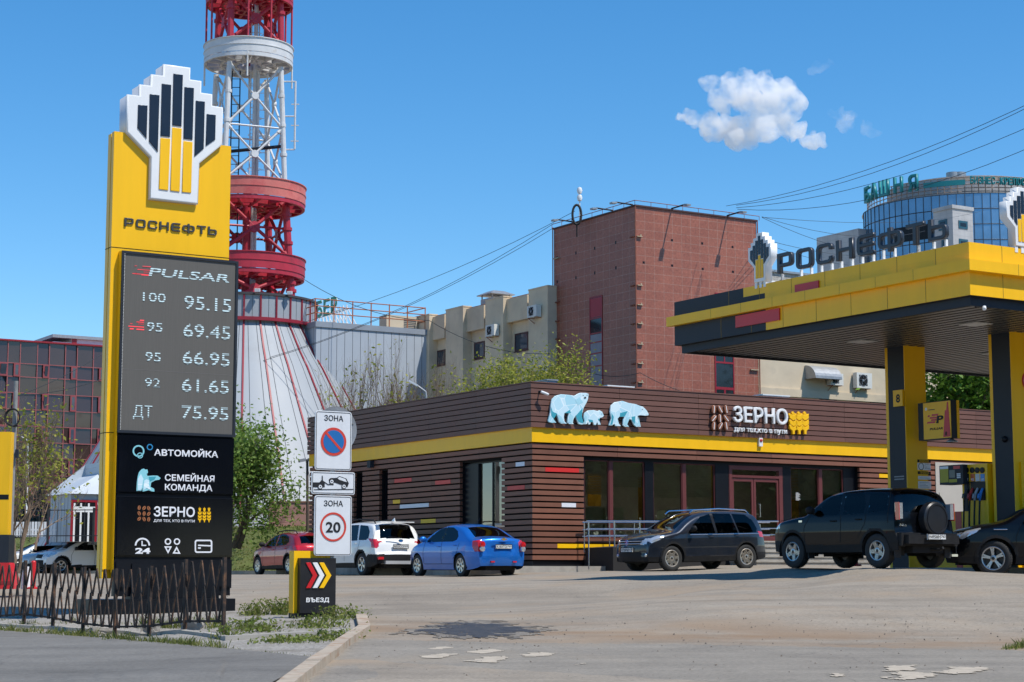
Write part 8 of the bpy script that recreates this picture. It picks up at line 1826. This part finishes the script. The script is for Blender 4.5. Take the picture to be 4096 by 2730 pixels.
m_ = MB(); q = at(72, 1800, 66.0); m_.box(q.x-b.x-.05, q.x-b.x+.06, -.2, -.08, q.z-b.z-.3, q.z-b.z); m_.build('junction_box', M_graph, t)
t, b, tp_ = post('lamp_post', 'slim white lamp post with a curved arm beside the utility pole', 'street lamp', (112, 104), 1830, 2090, 92.0, .07, .06, M_white)
a = at(112, 1780, 92.0); m_ = MB(); m_.tube([(tp_.x-b.x, 0, tp_.z-b.z), (a.x-b.x, 0, a.z-b.z), (a.x-b.x-.1, 0, a.z-b.z+.25), (a.x-b.x-.35, 0, a.z-b.z+.4)], .04, 8); m_.build('arm', M_white, t, True)
t = thing('satellite_dish', 'pale round dish behind the utility pole at the left edge', 'dish', at(30, 1925, 90)); m_ = MB(); m_.lathe([(.45, 0), (.35, .1), (.001, .16)], (0, 0, 0), 24, 'y'); m_.build('reflector', M_plate, t, True); m_ = MB(); m_.tube([(0, .15, 0), (0, .3, -2.2)], .05, 6); m_.build('stand', M_galv, t)
t, b, tp_ = post('camera_pole', 'thin brown pole with two security cameras at the end of the shop', 'camera pole', (1229, 1231), 1838, 2130, 73.0, .06, .05, pm('brown_pole', (.10, .075, .06), .7, var=.2))
for sx, dy in ((-.14, -.12), (.12, -.15)): m_ = MB(); q = Vector((tp_.x-b.x, 0, tp_.z-b.z)); m_.tube([q, q+Vector((sx*.4, -.05, .0))], .02, 6); m_.bar(q+Vector((sx*.5, -.03, -.02)), q+Vector((sx*2.2, dy*1.6, -.08)), .11, .12); m_.build('camera_housing', M_galv, t)
p = at(1706, 1600, 77); t = thing('street_lamp', 'grey street lamp with a flat head leaning over the shop roof', 'street lamp', (p.x, p.y, 0)); e1 = at(1703, 1568, 77)-Vector((p.x, p.y, 0)); e2 = at(1672, 1545, 77)-Vector((p.x, p.y, 0)); e3 = at(1636, 1525, 77)-Vector((p.x, p.y, 0))
m_ = MB(); m_.tube([(0, 0, 0), (0, 0, p.z), e1, e2], [.08, .05, .045, .04], 8); m_.build('pole', M_galv, t, True); m_ = MB(); m_.bar(e2, e3, .30, .08); m_.build('lamp_head', M_plate, t)
# left edge: yellow totem and red barriers
p = at(29, 2272, 60); t = thing('yellow_totem', 'edge of a yellow fuel totem on a grey base at the left border', 'totem', (p.x, p.y, 0), 0); z0_ = at(29, 2140, 60).z; z1_ = at(29, 1729, 60).z
m_ = MB(); m_.box(-1.6, 0, -.1, .3, z0_, z1_); m_.build('yellow_body', M_yellow, t); m_ = MB(); m_.box(-1.7, .08, -.2, .5, p.z-.1, z0_-.002); m_.build('base', M_graph, t); zz = at(29, 1992, 60).z; m_ = MB(); m_.box(-1.2, -.0, -.106, -.101, zz-.06, zz+.1); m_.build('black_mark', M_black, t)
M_barr = pm('red_plastic', (.60, .015, .02), .4, var=.1, scale=4)
for x0, x1, lab in ((-30, 66, 'red plastic barrier block at the left behind the zigzag fence'), ):
    p = at((x0+x1)/2, 2357, 38); w2 = (x1-x0)/FPX*38/2; zt2 = at(0, 2252, 38).z-p.z; t = thing('road_barrier', lab, 'barrier', p); bm_ = [(-w2, 0), (w2, 0), (w2*.98, zt2*.4), (w2*.62, zt2*.85), (w2*.5, zt2), (-w2*.5, zt2), (-w2*.62, zt2*.85), (-w2*.98, zt2*.4)]; m_ = MB(); m_.prism(bm_, -.2, .2); m_.build('body', M_barr, t, 30); m_ = MB(); m_.box(-w2*.8, w2*.8, -.206, -.201, zt2*.18, zt2*.3); m_.build('recess', pm('dark_red', (.3, .01, .012), .5), t)
p = at(108, 2357, 38.4); t = thing('road_barrier', 'white plastic barrier end between the red barrier and the red post', 'barrier', p); m_ = MB(); m_.lathe([(.001, 0), (.13, 0), (.12, .2), (.09, .45), (.001, .46)], (0, 0, 0), 14); m_.f = [tuple(reversed(f)) for f in m_.f]; m_.build('body', M_white, t, True)
p = at(131, 2357, 38); t = thing('bollard', 'slim red post standing beside the red barrier behind the fence', 'bollard', p); m_ = MB(); m_.tube([(0, 0, 0), (0, 0, .55)], [.055, .05], 10); m_.lathe([(.001, .58), (.04, .57), (.05, .55)], (0, 0, 0), 10); m_.lathe([(.001, 0), (.12, 0), (.12, .03), (.06, .05)], (0, 0, 0), 14); m_.build('post', M_barr, t, True)
# fences and walls on the bank
def ifence(name, label, px0, px1, Y0, Y1, pyt, pyb, step, mat, rails=(.08, .9), curl=False):
    a, b = at(px0, pyb, Y0), at(px1, pyb, Y1); zt2 = at(px0, pyt, Y0).z; h = zt2-a.z; d = Vector((b.x-a.x, b.y-a.y, 0)); L = d.length; t = thing(name, label, 'fence', a, math.atan2(d.y, d.x)); m_ = MB(); n = int(L/step)
    for k in range(n+1): x = L*k/n; m_.tube([(x, 0, -.2), (x, 0, h)], .016, 4)
    if curl:
        for k in range(0, n-1, 2):
            x = L*(k+.5)/n; m_.tube([(x+.09*math.sin(s_*.9), 0, h*(.35+.05*s_)) for s_ in range(8)], .014, 4)
    m_.build('bars', mat, t); m_ = MB()
    for f in rails: m_.bar((0, 0, h*f), (L, 0, h*f), .04)
    m_.build('rails', mat, t)
    for k in range(0, n+1, max(3, int(2.2/step))): m_ = MB(); x = L*k/n; m_.box(x-.04, x+.04, -.04, .04, -.3, h+.06); m_.build('post', mat, t)
    return t
M_iron = pm('dark_iron', (.03, .032, .035), .6, var=.2)
ifence('iron_fence', 'dark iron fence with scrolls at the foot of the cone beside the pink wall', 930, 1072, 79, 79.5, 2030, 2105, .30, M_iron, (.12, .95), True)
ifence('iron_fence', 'dark iron railing in front of the grey porch and spruces', 10, 410, 80, 79, 2040, 2152, .42, M_iron, (.06, .97))
a, b = at(1075, 2104, 78.6), at(1236, 2099, 78.6); t = thing('pink_wall', 'low pink painted wall on the bank beside the shop end', 'wall', a); zt2 = at(1080, 2011, 78.6).z-a.z; m_ = MB(); m_.box(0, b.x-a.x+.3, 0, .3, -.5, zt2); m_.build('wall_body', pm('pink_render', (.48, .25, .21), .9, var=.15, scale=2, dirt=(.40, .24, .20), dscale=1), t); m_ = MB(); m_.box(-.03, b.x-a.x+.3, -.03, .33, zt2+.002, zt2+.06); m_.build('wall_coping', pm('pink_coping', (.36, .17, .14), .9, var=.1), t)
a, b = at(-60, 2150, 84), at(200, 2150, 83); zt2 = at(0, 2088, 84).z-a.z; t = thing('white_fence', 'white picket fence panel below the spruces at the left', 'fence', a); m_ = MB(); L = b.x-a.x
x = 0
while x < L: m_.box(x, x+.10, 0, .03, .02, zt2); x += .14
m_.build('pickets', M_white, t); m_ = MB(); m_.box(0, L, .031, .07, .3, .38); m_.box(0, L, .031, .07, .05, .12); m_.build('rails', M_white, t)
# the round railing bits by the cone stairs
p0 = at(*r6(370, 1520), 80); t = thing('stair_handrail', 'thin grey stair handrail curving up the cone side', 'handrail', p0); m_ = MB(); m_.tube([Vector(at(*r6(x, y), 80))-p0 for x, y in ((370, 1520), (400, 1495), (460, 1458), (585, 1455))], .03, 6); m_.build('rail', M_galv, t, True)
for x, y in ((400, 1495), (460, 1458), (585, 1455)): q = at(*r6(x, y), 80)-p0; m_ = MB(); m_.tube([q, q-Vector((0, 0, .9))], .02, 6); m_.build('post', M_galv, t)
# overhead cables
M_wire = pm('cable', (.025, .027, .03), .6, var=.1)
def cable(label, a, b, sag=.6, r_=.012, mid=()):
    pts = [at(*a)] + [at(*m) for m in mid] + [at(*b)]; out = []
    for p, q in zip(pts, pts[1:]):
        for k in range(13): f = k/12; out.append(p.lerp(q, f) - Vector((0, 0, sag*4*f*(1-f))))
    m_ = MB(); m_.tube([o_-out[0] for o_ in out], r_, 5); o = m_.build('overhead_cable', M_wire, None, True); o.location = out[0]; tag(o, label, 'cable', 'overhead cables')
cable('highest cable from the granite tower down to the cone roof', (2300, 845, 83), (940, 1355, 92), .7)
cable('middle cable from the granite tower down to the left past the cone', (2215, 895, 83), (840, 1490, 90), .9)
cable('lowest cable from the granite tower down to the left past the cone', (2215, 912, 83), (842, 1498, 89.5), .8)
cable('dark cable from the lowest red platform across the ochre building to the pale building', (1206, 1112, 92), (3060, 1592, 78.5), .5, .015, ((1717, 1283, 88), (2215, 1415, 82), (2560, 1492, 78.6)))
for lab, a, b, sg in (('topmost cable rising from the granite tower to the right edge', (2905, 825, 80), (4200, 375, 60), .5), ('second cable close below the topmost one rising to the right edge', (2945, 822, 80), (4200, 385, 60), .6), ('third cable rising to the right edge, well below the upper pair', (2945, 832, 80), (4200, 470, 62), .6), ('lowest of the cables rising to the right edge', (2950, 838, 80), (4200, 555, 62), .8),
        ('nearly level cable from the granite tower to the round glass tower', (3048, 870, 80), (4020, 812, 200), 1.0), ('cable from the granite tower falling gently past the canopy letters', (3048, 868, 80), (3700, 925, 110), .6), ('steepest cable falling from the granite tower behind the canopy letters', (3050, 872, 80), (3760, 1010, 110), .8),
        ('cable behind the canopy hand emblem, upper of two', (3080, 965, 80), (3560, 1022, 120), .3), ('cable behind the canopy hand emblem, lower of two', (3085, 985, 80), (3560, 1060, 120), .4)):
    cable(lab, a, b, sg, .011)
for k, (ys, lab) in enumerate(((1610, 'upper cable from the utility pole across the office glass'), (1560, 'lower cable from the utility pole to the price pylon'))): cable(lab, (66, 1585, 66), (440, 1395 if k == 0 else 1505, 72), .15, .014)
# the white cloud
def cloud(label, blobs, D, seed, dens, shade=1.):
    bm = bmesh.new(); rs = np.random.RandomState(seed); c0 = at(blobs[0][0], blobs[0][1], D)
    for px, py, r_ in blobs:
        for k in range(9):
            q = at(px+rs.normal()*r_*.50, py+rs.normal()*r_*.30, D+rs.normal()*r_*.10); r2_ = r_/FPX*D*rs.uniform(.35, .72)
            bmesh.ops.create_icosphere(bm, subdivisions=2, radius=r2_, matrix=Matrix.Translation(q-c0))
    me = bpy.data.meshes.new('cloud'); bm.to_mesh(me); bm.free(); o = bpy.data.objects.new('cloud_src', me); COL.objects.link(o)
    rm = o.modifiers.new('r', 'REMESH'); rm.mode = 'VOXEL'; rm.voxel_size = 1.6
    m2 = bpy.data.meshes.new_from_object(o.evaluated_get(bpy.context.evaluated_depsgraph_get())); bpy.data.objects.remove(o); m2.name = 'cloud'
    from mathutils import noise as mn
    for v in m2.vertices:
        n_ = Vector((mn.noise(v.co*.07), mn.noise(v.co*.07+Vector((9, 3, 1))), mn.noise(v.co*.07+Vector((2, 7, 5)))))*5.0 + Vector((mn.noise(v.co*.25), mn.noise(v.co*.25+Vector((9, 3, 1))), mn.noise(v.co*.25+Vector((2, 7, 5)))))*2.0
        v.co += n_
    m, nt, b = newmat('cloud_vapour_%d' % seed); nt.nodes.remove(b); pv = nd(nt, 'ShaderNodeVolumePrincipled'); pv.inputs['Color'].default_value = (.99, .99, .995, 1); pv.inputs['Anisotropy'].default_value = .1
    v_ = mapped(nt); f = noise(nt, v_, .055, 8, .68); mr = nd(nt, 'ShaderNodeMapRange'); mr.inputs[1].default_value = .40; mr.inputs[2].default_value = .66; mr.inputs[3].default_value = 0; mr.inputs[4].default_value = dens; nt.links.new(f, mr.inputs[0]); nt.links.new(mr.outputs[0], pv.inputs['Density'])
    nt.links.new(pv.outputs[0], nt.nodes['Material Output'].inputs['Volume']); m2.materials.clear(); m2.materials.append(m)
    ob = link('cloud', m2); ob.location = c0; tag(ob, label, 'cloud', 'clouds')
cloud('white puffy cloud above the canopy, largest in the sky', [(2960,410,95),(3080,390,90),(3150,440,75),(2860,490,72),(3060,500,95),(3180,530,62),(2950,505,70),(3250,560,42),(2800,500,45),(2895,365,62),(3020,335,52),(3140,380,48),(2740,485,26),(3290,580,22)], 1500, 3, .14)
cloud('small faint wisp of cloud right of the big cloud', [(3380,480,38),(3450,505,34),(3505,525,24),(3340,455,22)], 1500, 5, .035)
cloud('tiny thin wisp of cloud high above the big cloud', [(3285,272,24),(3320,255,16),(3250,290,14)], 1500, 7, .022)
# ------------------------------------------------------------------ keep every thing three levels deep: thing > part > sub-part
def anc(o):
    out = []
    while o.parent: o = o.parent; out.append(o)
    return out
def rehang(o, up):
    m = o.matrix_basis.copy(); p = o.parent
    while p is not up: m = p.matrix_basis @ m; p = p.parent
    o.parent = up; o.matrix_parent_inverse = Matrix.Identity(4); o.matrix_basis = m
for e in [o for o in S.objects if o.type == 'EMPTY' and o.parent]:
    kids = list(e.children); up = e.parent; stem = e.name.split('.')[0]
    if stem in ('column', 'stair_core', 'side_block', 'face'):
        k0 = kids[0]; rehang(k0, up); nm = stem; bpy.data.objects.remove(e) if False else None
        for k in kids[1:]:
            m = k.matrix_basis.copy(); k.parent = k0; k.matrix_parent_inverse = Matrix.Identity(4); k.matrix_basis = m
        e.name = 'spent'; k0.name = nm
    else:
        for k in kids: rehang(k, up)
    bpy.data.objects.remove(e)
for o in list(S.objects):
    a = anc(o)
    if len(a) >= 3: rehang(o, a[-2])
